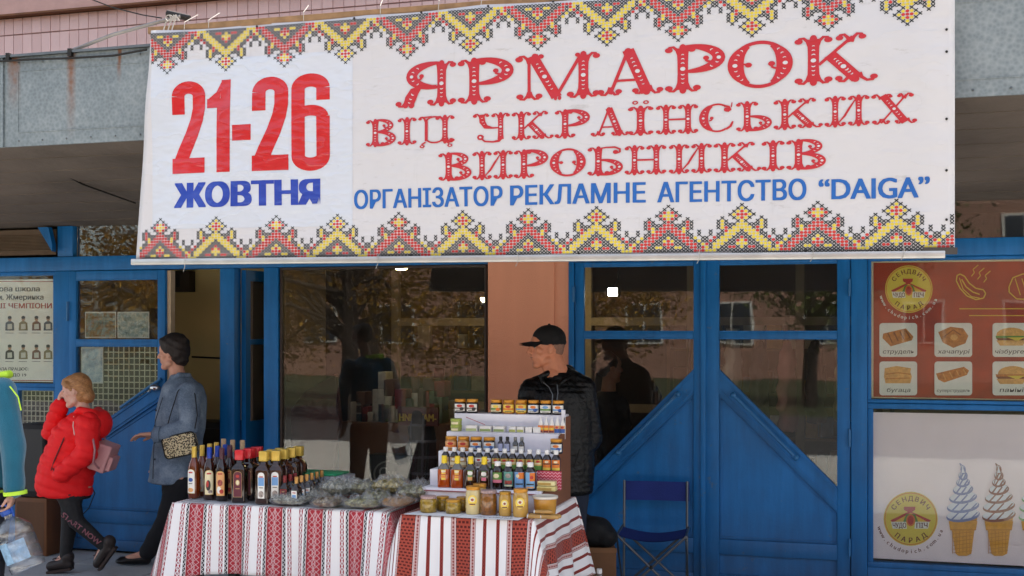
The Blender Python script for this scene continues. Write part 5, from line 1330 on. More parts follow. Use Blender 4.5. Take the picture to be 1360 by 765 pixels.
small_box("white box with a green label, third in the row of cream boxes", 664, .064, .034, .05, L_("band_leaf", "#8fa368"))
small_box("narrow white box with an olive band, left one of two", 681.5, .040, .034, .04, L_("band_olive", "#a5ab62"))
small_box("narrow white box with an olive band, right one of two", 692, .040, .034, .04, L_("band_olive", "#a5ab62"))
small_box("plain white cube box next to the olive banded boxes", 703, .038, .034, .04, None)
small_box("plain white cube box next to the dropper bottles", 714, .042, .034, .04, None)
dr_b = [(0, 0), (.0145, 0), (.0155, .002), (.0155, .045), (.012, .052)]; dr_c = [(.013, .050), (.012, .055), (.005, .078), (.003, .088), (0, .088)]
GD = "dropper bottles on the fourth step"
dr1 = vessel("dropper_bottle", "bottle", dr_b, C_white, dr_c, C_white, [('r', (-.0155, .004, .0155, .044), L_orange), ('r', (-.0155, .02, .0155, .030), L_yellow), ('r', (-.012, .005, .012, .014), L_maroon)], .0155, group=GD, seg=14)
dr2 = vessel("dropper_bottle", "bottle", dr_b, C_white, dr_c, C_white, [('r', (-.0155, .004, .0155, .044), L_peach), ('r', (-.0155, .004, .0155, .026), L_dblue), ('e', (0, .034, .008, .006), L_red)], .0155, group=GD, seg=14)
for px, pr_, d in ((718.3, dr1, "first orange-labelled dropper bottle of three"), (725.7, dr1, "middle orange-labelled dropper bottle of three"), (733, dr1, "third orange-labelled dropper bottle, next to the blue-labelled ones"), (740.3, dr2, "blue-labelled dropper bottle next to the orange-labelled ones"), (747.5, dr2, "blue-labelled dropper bottle at the far end of the fourth step")): place(pr_, on(px, Y5, Z5), d)
tb_b = [(0, 0), (.015, 0), (.016, .002), (.016, .05), (.009, .060), (.0075, .066)]; tb_c = [(.009, .064), (.0095, .065), (.0095, .082), (.008, .084), (0, .084)]
GT = "tiny brown medicine bottles on the middle step"
tb1 = vessel("medicine_bottle", "bottle", tb_b, B_brown, tb_c, C_black, [('r', (-.015, .006, .015, .046), L_("label_lilac", "#aab0cc"))], .016, group=GT, seg=14); tb2 = vessel("medicine_bottle", "bottle", tb_b, B_smoke, tb_c, B_clear, [('r', (-.015, .006, .015, .034), L_white), ('r', (-.015, .008, .015, .012), L_maroon)], .016, group=GT, seg=14)
for px, pr_, d in ((665, tb1, "tiny brown bottle with a black cap, left of two"), (674, tb1, "tiny brown bottle with a black cap, right of two"), (684.5, tb2, "tiny clear-necked bottle with a white label, left of two"), (693, tb2, "tiny clear-necked bottle with a white label, right of two")): place(pr_, on(px, Y4, Z4), d)
# row of 14 syrup bottles
sy_b = [(0, 0), (.0215, 0), (.0235, .003), (.0235, .068), (.021, .078), (.013, .090), (.0105, .096)]; sy_c = [(.0125, .094), (.013, .095), (.013, .116), (.0115, .118), (0, .118)]
GY = "white-capped syrup bottles on the second step"
def syr(shapes): return vessel("syrup_bottle", "bottle", sy_b, B_dark, sy_c, C_white, shapes, .0235, group=GY, seg=16)
sA = syr([('r', (-.0235, .012, .0235, .066), L_tan), ('r', (-.0235, .024, .0235, .040), L_cream), ('e', (0, .054, .012, .007), L_white)])
sB = syr([('r', (-.0235, .012, .0235, .066), L_white), ('r', (-.0235, .02, .0235, .045), L_pic), ('e', (0, .055, .010, .006), L_red)])
sC = syr([('r', (-.0235, .012, .0235, .066), L_gold), ('r', (-.0235, .012, .0235, .034), L_green), ('r', (-.018, .042, .018, .048), L_cream), ('e', (0, .056, .010, .006), L_red)])
sD = syr([('r', (-.0235, .012, .0235, .066), L_orange), ('r', (-.0235, .012, .0235, .026), L_yellow), ('r', (-.018, .042, .018, .048), L_ink), ('e', (0, .056, .010, .006), L_cream)])
Y3, Z3 = -1.835, steps[1][1]
pos = [592, 603.5, 614.5, 625.5, 636.5, 647.5, 658.8, 670.3, 681, 692.3, 703.5, 715, 726.5, 738.5]
kinds = [sA, sA, sA, sB, sB, sB, sC, sC, sC, sC, sC, sC, sD, sD]; words = ["beige", "beige", "beige", "white", "white", "white", "green and gold", "green and gold", "green and gold", "green and gold", "green and gold", "green and gold", "orange", "orange"]
ordn = ["first", "second", "third", "fourth", "fifth", "sixth", "seventh", "eighth", "ninth", "tenth", "eleventh", "twelfth", "thirteenth", "fourteenth"]
for i, px in enumerate(pos): place(kinds[i], on(px, Y3, Z3), "white-capped syrup bottle with %s label, %s along from the herb bags" % (words[i], ordn[i]), rz=ANG*.5)
# second row: oil and balsam bottles
Y2, Z2 = -1.955, steps[0][1]
ol_b = [(0, 0), (.031, 0), (.034, .003), (.034, .088), (.032, .098)]; ol_n = [(.032, .0985), (.026, .112), (.016, .124), (.0125, .130)]
ol_c = [(.0145, .127), (.0155, .129), (.0145, .165), (.0125, .168), (0, .168)]
GO = "yellow-capped oil bottles"
def oil(bm, nm_, sh): return vessel("oil_bottle", "bottle", ol_b, bm, ol_c, C_yel, sh, .034, sq=.3, group=GO, seg=20, neck=(ol_n, nm_, 1))
ow = lambda m1, m2, m3: [('r', (-.036, .042, .036, .096), m1), ('r', (-.036, .054, .036, .062), m2), ('r', (-.036, .078, .036, .084), m2), ('e', (0, .087, .012, .007), L_cream), ('r', (-.02, .066, .02, .072), m3)]
o1 = oil(B_orange, B_clear, ow(L_yellow, L_orange, L_red)); o2 = oil(B_brown, B_smoke, [('r', (-.036, .042, .036, .096), L_green), ('r', (-.036, .044, .036, .062), L_peach), ('e', (0, .082, .014, .011), L_white), ('e', (-.022, .075, .010, .010), L_ink)]); o3 = oil(B_brown, B_smoke, [('r', (-.036, .042, .036, .096), L_("label_forest", "#4a6a44")), ('r', (-.036, .044, .036, .062), L_pink), ('e', (0, .08, .015, .011), L_white), ('e', (.022, .075, .008, .010), L_green)])
for px, pr_, d in ((590, o1, "orange oil bottle with a yellow cap at the outer end of the lowest step"), (607.5, o1, "orange oil bottle with a yellow cap, second on the lowest step"), (625.2, o2, "dark oil bottle with a yellow cap and green peach label"), (643.3, o3, "dark oil bottle with a yellow cap and pink band, next to the white caps")): place(pr_, on(px, Y2, Z2), d, rz=ANG*.7)
bs_b = [(0, 0), (.0265, 0), (.0285, .003), (.0285, .092), (.0265, .108), (.018, .120), (.014, .125)]; bs_c = [(.016, .122), (.0165, .124), (.0165, .144), (.015, .146), (0, .146)]
GBm = "white-capped balsam bottles"
def bals(sh): return vessel("balsam_bottle", "bottle", bs_b, B_dark, bs_c, C_white, sh, .0285, group=GBm, seg=18)
b1 = bals([('r', (-.027, .036, .027, .09), L_green), ('r', (-.027, .036, .027, .052), L_pink), ('e', (-.006, .072, .015, .012), L_cream)]); b2 = bals([('r', (-.027, .018, .027, .096), L_("label_teal", "#5c9488")), ('e', (0, .075, .015, .012), L_pic), ('r', (-.02, .03, .02, .05), L_pic2), ('r', (-.02, .02, .02, .026), L_cream)])
b3 = bals([('r', (-.027, .012, .027, .096), L_blue), ('r', (-.004, .060, .027, .094), L_orange), ('e', (-.008, .076, .009, .009), L_cream), ('r', (-.02, .03, .02, .037), L_ink)]); b4 = bals([('r', (-.027, .012, .027, .096), L_("label_sky", "#7fb0d4")), ('r', (-.002, .050, .027, .094), L_orange), ('e', (.008, .070, .009, .009), L_red), ('r', (-.02, .03, .02, .037), L_ink), ('r', (-.02, .014, .02, .022), L_peach)])
for px, pr_, d in ((661, b1, "dark balsam bottle with a green and pink label"), (675.5, b2, "dark balsam bottle with a teal picture label"), (690, b3, "dark balsam bottle with a blue label, nearer the middle"), (704.5, b4, "dark balsam bottle with a blue and orange label beside the red patterned cloth")): place(pr_, on(px, Y2, Z2), d, rz=ANG*.7)
# patterned red box with packets of wax
def redpat():
    m = bpy.data.materials.new("red_zigzag_cloth"); m.use_nodes = True; t = NT(m); b = t.n["Principled BSDF"]; tc = t.new("ShaderNodeTexCoord"); sp_ = t.new("ShaderNodeSeparateXYZ"); t.l.new(tc.outputs['Object'], sp_.inputs[0])
    tri = t.m('PINGPONG', t.m('ADD', sp_.outputs[0], 10.0), .010); f = t.m('FRACT', t.m('DIVIDE', t.m('ADD', sp_.outputs[2], tri), .016))
    t.l.new(t.mix(t.m('GREATER_THAN', f, .68), lin("#b03446"), lin("#d99aa4")), b.inputs['Base Color']); b.inputs['Roughness'].default_value = .8; return m
rb = thing("patterned_box", "small box wrapped in red zigzag cloth at the far end of the lowest step", "box", on(729, -1.90, Z2)); xx = X(730, -1.90)
MB().box(xx-.067, xx+.062, -1.915, -1.885, Z2+.0005, Z2+.098).build("wrapped_box", redpat(), rb, bevel=.003)
for i, (dz, w, c) in enumerate(((0, .100, "#d2c27a"), (.027, .094, "#ddd094"))):
    t = thing("wax_block", "pale yellow wax block in film, %s of two in front of the red zigzag box" % ("lower" if i == 0 else "upper"), "wax block", (xx, -1.95, Z2+dz), "wax blocks")
    MB().box(xx-w/2, xx+w/2, -1.978, -1.925, Z2+dz+.001, Z2+dz+.026).build("block", mat("wax_"+str(i), c, .3, var=.15, vscale=30, coat=.5), t, bevel=.004)
    MB().box(xx-w/2+.004, xx+w/2-.02, -1.9792, -1.9784, Z2+dz+.006, Z2+dz+.018).build("label", L_("label_wax", "#b5924a"), t)

# front row on the table
Z1 = ZT+.0055
def fj(name, lab, px, Y, R, H, bm, lm, lidh=.014, shapes=None, lidr=None, sy=1):
    o = Vector(on(px, Y, Z1)); t = thing(name, lab, "jar", o, "larger jars standing on the table in front of the display"); rr = lidr or R*.9
    q = MB(); q.lathe([(0, 0), (R*.92, 0), (R, .005), (R, H*.68), (R*.93, H*.80), (rr*.93, H-lidh)], 24, c=o); q.build("body", bm, t, smooth=45)
    q = MB(); q.lathe([(rr, H-lidh), (rr*1.02, H-lidh+.002), (rr*1.02, H-.002), (rr*.97, H), (0, H)], 24, c=o); q.build("lid", lm, t, smooth=45)
    if shapes:
        l = label_mesh(None, R, shapes); l.parent = t; KIDS.setdefault(t.name, []).append(l); l.rotation_euler = (0, 0, ANG*.7)
hx = lambda w, z0, z1: [('e', (0, (z0+z1)/2, w, (z1-z0)/2), L_yellow), ('e', (0, (z0+z1)/2+.006, w*.6, (z1-z0)*.25), L_cream), ('e', (0, (z0+z1)/2+.004, w*.3, (z1-z0)*.12), L_pic2), ('r', (-w*.6, z0+.006, w*.6, z0+.012), L_maroon)]
C_lidgold = mat("brass_lid", "#b5862e", .35, metal=.4)
fj("honey_jar", "squat jar of herb honey with a chequered lid at the table's near corner", 569, -2.13, .045, .085, B_pickle, C_check)
fj("honey_jar", "low jar of herb honey with a gold lid, behind and beside the chequered one", 588, -2.04, .036, .072, B_pickle, C_lidgold)
fj("honey_jar", "low jar of chunky honey with a gold lid on the blank paper", 602, -2.13, .041, .072, B_pickle, C_lidgold)
fj("honey_jar", "low jar of herb honey half hidden behind the first tall jar", 615, -2.03, .038, .072, B_pickle, C_lidgold)
fj("honey_jar", "tall jar of pale creamed honey with an orange lid", 628.5, -2.12, .040, .142, B_cream, C_goldlid, .018, hx(.024, .045, .100))
fj("honey_jar", "tall jar partly hidden behind the creamed honey and the nut jar", 637, -2.04, .038, .146, B_honey2, C_goldlid, .018)
fj("honey_jar", "wide jar of nuts in dark honey with a chequered lid", 649, -2.12, .045, .125, B_nut, C_check)
fj("honey_jar", "slim jar of amber honey with a gold lid and yellow hexagon label", 671, -2.13, .033, .122, B_honey2, C_lidgold, .014, hx(.021, .035, .085))
fj("honey_jar", "tall jar of pale honey with an orange lid, nearest the plastic tub", 691.5, -2.14, .0395, .142, B_honey2, C_goldlid, .018, hx(.024, .045, .100))
t = thing("honey_tub", "white-lidded plastic tub of honey at the end of the front row", "tub", on(724, -2.06, Z1)); o = Vector(on(724, -2.06, Z1))
MB().lathe([(0, 0), (.052, 0), (.054, .003), (.061, .09)], 28, c=o).build("tub", mat("tub_honey", "#c08a35", .25, coat=.3, var=.08), t, smooth=45)
MB().lathe([(.063, .086), (.0665, .088), (.0665, .098), (.062, .0995), (.058, .097), (0, .097)], 28, c=o).build("lid", mat("tub_lid", "#d8d2c4", .4), t, smooth=45)
k0 = MB(); k0.caps((-.035, 0, .011), (.035, 0, .011), .011, .011, 10); p0 = thing("wax_stick", "", "wax stick", (0, 0, 0), "wrapped wax sticks in front of the tub"); k0.build("stick", mat("beeswax", "#a9803f", .35, var=.3, vscale=40, coat=.5), p0, smooth=True)
MB().tube([(-.05, 0, .011), (-.040, 0, .011)], [.011, .005], 8).build("wrapper_end", film_mat("wrapper_film", .4), p0, smooth=True)
for px, Y, z, rz, d in ((713, -2.19, 0, .05, "wrapped wax stick lying lowest, closest to the handwritten paper"), (731, -2.185, 0, .0, "wrapped wax stick lying lowest, at the table's far edge"), (714, -2.15, .0, .1, "wrapped wax stick in the second layer, closer to the pale honey jar"), (722, -2.165, .021, .05, "wrapped wax stick on top of the little pile"), (734, -2.15, .0, -.1, "wrapped wax stick against the foot of the tub")): place(p0, (X(px, Y), Y, Z1+z), d, rz=rz+.1)

# ------------------------------------------------------------------ herb bags
def herb(name, cols):
    m = bpy.data.materials.new(name); m.use_nodes = True; t = NT(m); b = t.n["Principled BSDF"]; tc = t.new("ShaderNodeTexCoord")
    t.l.new(t.ramp(t.noise(tc.outputs['Object'], 48, 6, .8), [(.32, lin(cols[0])), (.44, lin(cols[1])), (.54, lin(cols[2])), (.63, lin(cols[3])), (.70, lin("#e8e8dc"))]), b.inputs['Base Color']); b.inputs['Roughness'].default_value = .7  # palest stop puts white film highlights into the herb colour
    bn = t.new("ShaderNodeBump"); bn.inputs['Strength'].default_value = .9; bn.inputs['Distance'].default_value = .012; t.l.new(t.noise(tc.outputs['Object'], 38, 4, .6), bn.inputs['Height']); t.l.new(bn.outputs[0], b.inputs['Normal'])
    return m
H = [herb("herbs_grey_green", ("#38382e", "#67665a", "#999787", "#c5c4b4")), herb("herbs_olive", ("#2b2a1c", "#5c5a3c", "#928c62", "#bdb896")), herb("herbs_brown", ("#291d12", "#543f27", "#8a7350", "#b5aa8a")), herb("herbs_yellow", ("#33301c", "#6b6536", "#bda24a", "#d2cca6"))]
FILM = crinkle_film("bag_film", .12, rough=.14, dist=.02)
def bag(lab, px, py, wpx, hpx, mi_, Y, rz=0.0, seed=0, lift=0.0, m=None):
    s_ = SCL(px, Y); w = wpx/s_; h = max(.07, hpx/s_*1.05); x = X(px, Y); zc = ZT+.010+lift*1.5; rnd = random.Random(seed); dp = .085
    t = thing("herb_bag", lab, "bag of herbs", (x, Y, zc), "clear bags of dried herbs on the long table", rz=rz)
    def pil(sc, nz_):
        k = MB(); nx_, ny_ = 22, 16; off = rnd.uniform(0, 50)
        for side in (1, -1):
            for j in range(ny_+1):
                for i in range(nx_+1):
                    a = -1+2*i/nx_; b_ = -1+2*j/ny_; e = max(0, (1-abs(a)**4))*max(0, (1-abs(b_)**4)); n_ = mnoise.noise(Vector((a*3+off, b_*3, side)))*nz_; n2_ = mnoise.noise(Vector((a*9+off, b_*9, side*2)))*nz_*.4
                    th = (e**.6)*(.5+n_*.9+n2_)
                    k.v.append(Vector((a*w/2*sc*(1+.04*math.sin(b_*7)), b_*dp*sc*(1+.05*math.sin(a*9)), h*.40+(th*h*.62*sc if side > 0 else -(e**.5)*h*.40*sc))))
            base = 0 if side == 1 else (nx_+1)*(ny_+1)
            for j in range(ny_):
                for i in range(nx_):
                    q = base+j*(nx_+1)+i; f = (q, q+1, q+nx_+2, q+nx_+1); k.f.append(f if side == 1 else f[::-1]); k.mi.append(0)
        return k
    def put(k, name, m_, sm='all'):
        me = k.mesh(name, m_, smooth=sm); o = add_obj(name, me, t); return o
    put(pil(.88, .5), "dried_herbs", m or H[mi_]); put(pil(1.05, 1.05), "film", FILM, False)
bags = [("flat grey-green herb bag lying at the front edge beside the miniature bottles", 388, 668, 50, 13, 0, -2.10, .05, 0), ("small brown herb bag wedged between two flat ones at the front edge", 437, 670, 36, 11, 2, -2.12, -.1, 0), ("olive herb bag at the front edge beside the kraft paper packet", 484, 668, 52, 16, 1, -2.09, .1, 0), ("plump grey herb bag just behind the copper-capped miniatures", 423, 656, 44, 22, 0, -1.95, .3, .0), ("wrinkled grey herb bag in the middle of the heap's near half", 450, 657, 38, 24, 0, -1.98, -.3, .03), ("olive herb bag under the green folder's corner", 481, 650, 50, 20, 1, -1.90, .2, .03), ("pale herb bag with shiny folds at the back below the window", 475, 645, 56, 18, 0, -1.76, -.1, .02), ("brown herb bag at the back near the dark window", 510, 645, 50, 18, 2, -1.74, .15, .02), ("yellow-flecked herb bag on top of the heap", 519, 651, 46, 22, 3, -1.92, -.2, .04), ("long grey herb bag beside the display stand", 545, 645, 52, 20, 0, -1.82, .1, .02), ("olive herb bag leaning against the chequered-lid jar's table", 548, 656, 40, 20, 1, -1.98, .3, .03), ("brownish herb bag at the back corner by the orange oil bottle", 561, 641, 34, 16, 2, -1.72, -.2, .03), ("greenish herb bag half under the yellow-flecked one", 500, 660, 40, 16, 1, -2.03, .4, .015)]
for i, (lab, px, py, w, h, mi_, Y, rz, lift) in enumerate(bags): bag(lab, px, py, w, h, mi_, Y, rz, i+2, lift)
bag("brown kraft paper packet at the corner between the two tables", 529, 671, 34, 16, 0, -2.13, -.25, 40, .012, m=mat("kraft_paper", "#8f6b40", .7, var=.2, bump=.5, bscale=30))

# ------------------------------------------------------------------ folder and boxes behind the herbs
fd = thing("document_folder", "green plastic folder stuffed with sheets in clear pockets, on the long table", "folder", (X(428, -1.70), -1.70, ZT))
x0, x1 = X(398, -1.7), X(462, -1.7); z_ = ZT+.100
MB().box(x0-.03, x1-.03, -1.80, -1.61, z_+.028, z_+.040).build("cover", mat("green_folder", "#1f9a66", .45, coat=.2), fd, bevel=.004)
MB().box(x0+.02, x1+.01, -1.795, -1.62, z_+.002, z_+.0275).build("sheets", mat("pocket_sheets", "#9aa0a8", .3, var=.3, vscale=60, coat=.3), fd, bevel=.003)
pk = thing("paper_box", "white and pale blue box under the green folder", "box", (X(436, -1.72), -1.72, ZT)); x0, x1 = X(407, -1.72), X(452, -1.72)
MB().box(x0, x1, -1.80, -1.63, ZT+.006, z_).build("box_body", mat("pale_blue_box", "#a9bccf", .6), pk, bevel=.003); MB().box(x0+.004, x1-.10, -1.8015, -1.8003, ZT+.055, z_-.004).build("label", L_white, pk)
tg = MB().box(X(444, -1.83), X(461, -1.83), -1.83, -1.822, ZT+.05, ZT+.10); tag(tg.build("price_tag", mat("yellow_tag", "#c9bd4a", .6), bevel=.002), "small yellow price tag propped against the pale blue box", "price tag")
# small white carton and strip at the heap's end
cb = MB().box(X(572, -1.95), X(583, -1.95), -2.03, -1.90, ZT+.004, ZT+.05); tag(cb.build("carton", mat("white_carton", "#dcdad6", .6), bevel=.003), "little white carton squeezed between the herb bags and the display stand", "carton")
# ================================================================== PEOPLE
def loft(mb, secs, seg=20):
    """closed body through horizontal elliptic sections (centre, rx, ry)"""
    vs = []; fs = []; n = len(secs)
    for c, rx, ry in secs:
        for k_ in range(seg): a = 2*PI*k_/seg; vs.append(Vector((c[0]+rx*math.cos(a), c[1]+ry*math.sin(a), c[2])))
    for i in range(n-1):
        for k_ in range(seg): k2 = (k_+1) % seg; fs.append((i*seg+k_, i*seg+k2, (i+1)*seg+k2, (i+1)*seg+k_))
    fs.append(tuple(range(seg))[::-1]); fs.append(tuple((n-1)*seg+k_ for k_ in range(seg)))
    mb.add(vs, fs)
def chain(mb, pts, rs):
    for i in range(len(pts)-1): mb.caps(pts[i], pts[i+1], rs[i], rs[i+1], 12)
class Person:
    def __init__(s, label, px0, scl, group=None):
        s.px0 = px0; s.s = scl; base = W(px0, 440+1.70*scl, scl); base.z = 0.0
        s.t = thing("person", label, "person", base, group, rz=ANG)
    def f(s, px, py, dy=0.0):
        d = FPX/s.s+dy; return Vector(((px-680)/FPX*d-(s.px0-680)/s.s, dy, 1.70-(py-440)/FPX*d))
    def add(s, o, parent=None):
        p = parent or s.t; o.parent = p; KIDS.setdefault(p.name, []).append(o); return o
    def org(s, name, mb, m, voxel=.01, smooth=3, post=None, parent=None, **kw): return s.add(organic(name, mb, m, None, voxel, smooth, post, **kw), parent)
    def plain(s, name, mb, m, smooth=True, parent=None): return s.add(mb.build(name, m, None, smooth=smooth), parent)
def head_shape(mb, c, yaw, k=1.0, tilt=0.0, nose=1.0):
    """skull, face, jaw, nose, lips and ears around the head centre; yaw = direction the face looks in (radians from +x), tilt = chin down"""
    f = Vector((math.cos(yaw)*math.cos(tilt), math.sin(yaw)*math.cos(tilt), -math.sin(tilt))); e = Vector((-math.sin(yaw), math.cos(yaw), 0)); u = f.cross(e)*1.0
    R = Matrix((f, e, u)).transposed().to_euler() if False else Matrix((f, e, u)).transposed().to_quaternion()
    Q = lambda a, b, d: c+(f*a+e*b+u*d)*k
    el = lambda q, r, n=14: mb.ell(q, tuple(x*k for x in r), n, 10, rot=R)
    el(Q(-.014, 0, .022), (.096, .076, .104), 18); el(Q(.028, 0, -.035), (.060, .060, .082), 16); el(Q(.05, 0, .03), (.045, .06, .055))
    mb.caps(Q(.062, .012, -.100), Q(.062, -.012, -.100), .024*k, .024*k); mb.caps(Q(.058, 0, -.100), Q(.0, .05, -.072), .024*k, .024*k); mb.caps(Q(.058, 0, -.100), Q(.0, -.05, -.072), .024*k, .024*k)
    mb.caps(Q(.086, 0, .012), Q(.107*nose, 0, -.026), .009*k, .0125*k); mb.caps(Q(.096, .010, -.030), Q(.096, -.010, -.030), .009*k, .009*k)
    mb.caps(Q(.078, .034, .024), Q(.084, .010, .022), .010*k, .010*k); mb.caps(Q(.078, -.034, .024), Q(.084, -.010, .022), .010*k, .010*k)
    mb.caps(Q(.083, .016, -.052), Q(.083, -.016, -.052), .0085*k, .0085*k); mb.caps(Q(.081, .015, -.064), Q(.081, -.015, -.064), .009*k, .009*k)
    mb.caps(Q(.058, .045, -.012), Q(.045, .05, -.02), .02*k, .02*k); mb.caps(Q(.058, -.045, -.012), Q(.045, -.05, -.02), .02*k, .02*k)
    for sg in (-1, 1):
        el(Q(-.008, sg*.078, -.006), (.017, .008, .031), 10); el(Q(-.002, sg*.079, -.028), (.010, .007, .012), 8)
    return Q, R, f, e, u
EYE_W = mat("eye_white", "#8f827a", .45); EYE_D = mat("eye_dark", "#1c1411", .2); LIP = None
def face_bits(P_, Q, k, body, brow, lip):
    for sg in (-1, 1):
        m = MB(); m.ell(Q(.0725, sg*.031, .006), (.0105*k,)*3, 10, 8); o = P_.plain("eye", m, EYE_W)
        m = MB(); m.ell(Q(.0785, sg*.031, .005), (.0062*k,)*3, 8, 6); P_.plain("iris", m, EYE_D, parent=o)
        m = MB(); m.caps(Q(.086, sg*.012, .030), Q(.083, sg*.030, .034), .0035*k, .0045*k, 8); m.caps(Q(.083, sg*.030, .034), Q(.074, sg*.046, .029), .0045*k, .002*k, 8); P_.plain("eyebrow", m, brow)
    m = MB(); m.caps(Q(.088, .014, -.0565), Q(.0885, -.014, -.0565), .0042*k, .0042*k, 8); m.caps(Q(.086, .02, -.0575), Q(.086, -.02, -.0575), .003*k, .003*k, 8); P_.plain("lips", m, lip)
def hand_shape(mb, w, d, nrm, k=1.0, curl=.5, thumb=1):
    """palm, four unequal bent fingers and a thumb; d points along the hand, nrm out of the palm"""
    d = d.normalized(); nrm = (nrm-d*nrm.dot(d)).normalized(); s_ = d.cross(nrm)
    for i, o in enumerate((-.030, -.010, .010, .030)):
        base = w+(s_*o*.75+d*.012)*k; kn = w+(s_*o+d*(.088-.004*abs(i-1.3)))*k
        mb.caps(base, kn, .0165*k, .0125*k, 10)
        L = (.062, .074, .078, .070)[i]*k; dd = d+s_*o*2.2; p = kn; dd.normalize()
        for j, (fr, cu) in enumerate(((.45, .35), (.32, .6), (.25, .5))):
            a = curl*cu*1.3; dd = (dd*math.cos(a)+nrm*math.sin(a)).normalized(); q = p+dd*L*fr; mb.caps(p, q, (.0098-.0010*j)*k, (.0090-.0011*j)*k, 8); p = q
    b = w+(s_*.026*thumb+d*.022+nrm*.006)*k; t1 = b+(s_*.030*thumb+d*.028+nrm*.012)*k; t2 = t1+(s_*.008*thumb+d*.030+nrm*.010)*k
    mb.caps(b, t1, .0145*k, .0115*k, 8); mb.caps(t1, t2, .011*k, .0085*k, 8)
def quilt(axis, step, amp, wob=.0, seed=0, cross=None):
    ax = np.array(axis, float)/np.linalg.norm(axis)
    def post(co, no):
        t_ = co@ax; ph = wob*np.sin(co[:, 0]*9+seed)+wob*np.sin(co[:, 1]*11)
        q = np.abs(np.sin(np.pi*(t_+ph)/step))**.55
        pk = .25*np.sin(co[:, 0]*60+co[:, 2]*20)*np.sin(co[:, 1]*55+co[:, 2]*31)*np.clip(1.3-q, 0, 1)
        return co+no*(amp*(q+pk))[:, None]
    return post
def crumple(amp, f=22, seed=0.0):
    def post(co, no):
        a = np.sin(co[:, 0]*f+seed+2*np.sin(co[:, 2]*f*.6))*np.sin(co[:, 2]*f*.8+1.7*np.sin(co[:, 1]*f*.5+seed)); b_ = np.sin(co[:, 2]*f*2.1+co[:, 0]*f*1.1+seed)*.4
        return co+no*(amp*(a+b_))[:, None]
    return post
def hairstrands(name, col, col2, rough=.45, sc=(60, 60, 6)):
    m = bpy.data.materials.new(name); m.use_nodes = True; t = NT(m); b = t.n["Principled BSDF"]; tc = t.new("ShaderNodeTexCoord"); mp = t.new("ShaderNodeMapping"); mp.inputs['Scale'].default_value = sc; t.l.new(tc.outputs['Object'], mp.inputs[0])
    n = t.noise(mp.outputs[0], 2.5, 4, .7); t.l.new(t.ramp(n, [(.3, lin(col)), (.7, lin(col2))]), b.inputs['Base Color']); b.inputs['Roughness'].default_value = rough
    bn = t.new("ShaderNodeBump"); bn.inputs['Strength'].default_value = .8; bn.inputs['Distance'].default_value = .006; t.l.new(n, bn.inputs['Height']); t.l.new(bn.outputs[0], b.inputs['Normal']); return m
def skin(name, col): 
    m = mat(name, col, .5, var=.10, vscale=14, bump=.15, bscale=120); b = m.node_tree.nodes["Principled BSDF"]; b.inputs['Subsurface Weight'].default_value = .12; b.inputs['Subsurface Radius'].default_value = (.012, .005, .003); return m
LIPM = mat("lips", "#8f4d43", .4)
def denim():
    m = bpy.data.materials.new("denim"); m.use_nodes = True; t = NT(m); b = t.n["Principled BSDF"]; tc = t.new("ShaderNodeTexCoord"); co = tc.outputs['Object']
    n1 = t.noise(co, 5, 5, .7); n2 = t.noise(co, 160, 2); c = t.ramp(t.m('ADD', t.m('MULTIPLY', n1, .75), t.m('MULTIPLY', n2, .25)), [(.3, lin("#46566a")), (.5, lin("#6b7d92")), (.7, lin("#98a8b8"))]); t.l.new(c, b.inputs['Base Color']); b.inputs['Roughness'].default_value = .85
    bn = t.new("ShaderNodeBump"); bn.inputs['Strength'].default_value = .5; bn.inputs['Distance'].default_value = .006; t.l.new(t.noise(co, 28, 4), bn.inputs['Height']); t.l.new(bn.outputs[0], b.inputs['Normal']); return m

# ---- the woman in denim --------------------------------------------------------
w_ = Person("woman in a long denim jacket walking out of the open shop door, arm forward", 225, 181)
f = w_.f; sk = skin("skin_woman", "#cf9a82")
b = MB(); c = f(228.5, 469); Q, R_, fw, e_, u_ = head_shape(b, c, PI-.12, .98, tilt=.05)
b.caps(f(233, 484), f(238, 508), .052, .062); loft(b, [(f(238, 640), .13, .13), (f(238, 600), .14, .14), (f(240, 560), .13, .15), (f(241, 525), .12, .17), (f(239, 508), .07, .09)])
for dy in (-.08, .085):
    if dy < 0: pts = [f(240, 640, dy), f(221, 693, dy-.02), f(193, 736, dy)]
    else: pts = [f(244, 640, dy), f(246, 693, dy), f(262, 735, dy)]
    chain(b, pts, [.09, .055, .036]); b.caps(pts[2], pts[2]+Vector((-.13, 0, -.035)), .034, .026)
SH, EL, WR = f(251, 522, -.15), f(253, 568, -.22), f(205, 577, -.26)
chain(b, [SH, EL, WR], [.055, .042, .027]); hand_shape(b, WR+Vector((-.012, 0, 0)), Vector((-1, -.05, -.06)), Vector((0, -.25, -1)), 1.0, .55, thumb=-1)
SH2, EL2, WR2 = f(236, 522, .15), f(228, 572, .22), f(214, 605, .2); chain(b, [SH2, EL2, WR2], [.055, .042, .027]); hand_shape(b, WR2, Vector((-.4, 0, -1)), Vector((-1, 0, .2)), 1.0, .6)
w_.org("body", b, sk, .0062, 2); face_bits(w_, Q, .98, None, mat("brow_dark", "#2a1f1a", .8), LIPM)
h = MB(); kk = .98
for q, r in (((-.030, 0, .052), (.094, .086, .088)), ((-.062, 0, .010), (.064, .080, .085)), ((-.07, 0, -.045), (.045, .062, .05)), ((.02, 0, .088), (.066, .066, .040))): h.ell(Q(*q), tuple(x*kk*1.17 for x in r), 16, 10, rot=R_)
for sg in (-1, 1): h.caps(Q(.045, sg*.05, .075), Q(.0, sg*.074, .035), .022, .022); h.caps(Q(-.01, sg*.076, .03), Q(-.03, sg*.075, -.01), .016, .018)
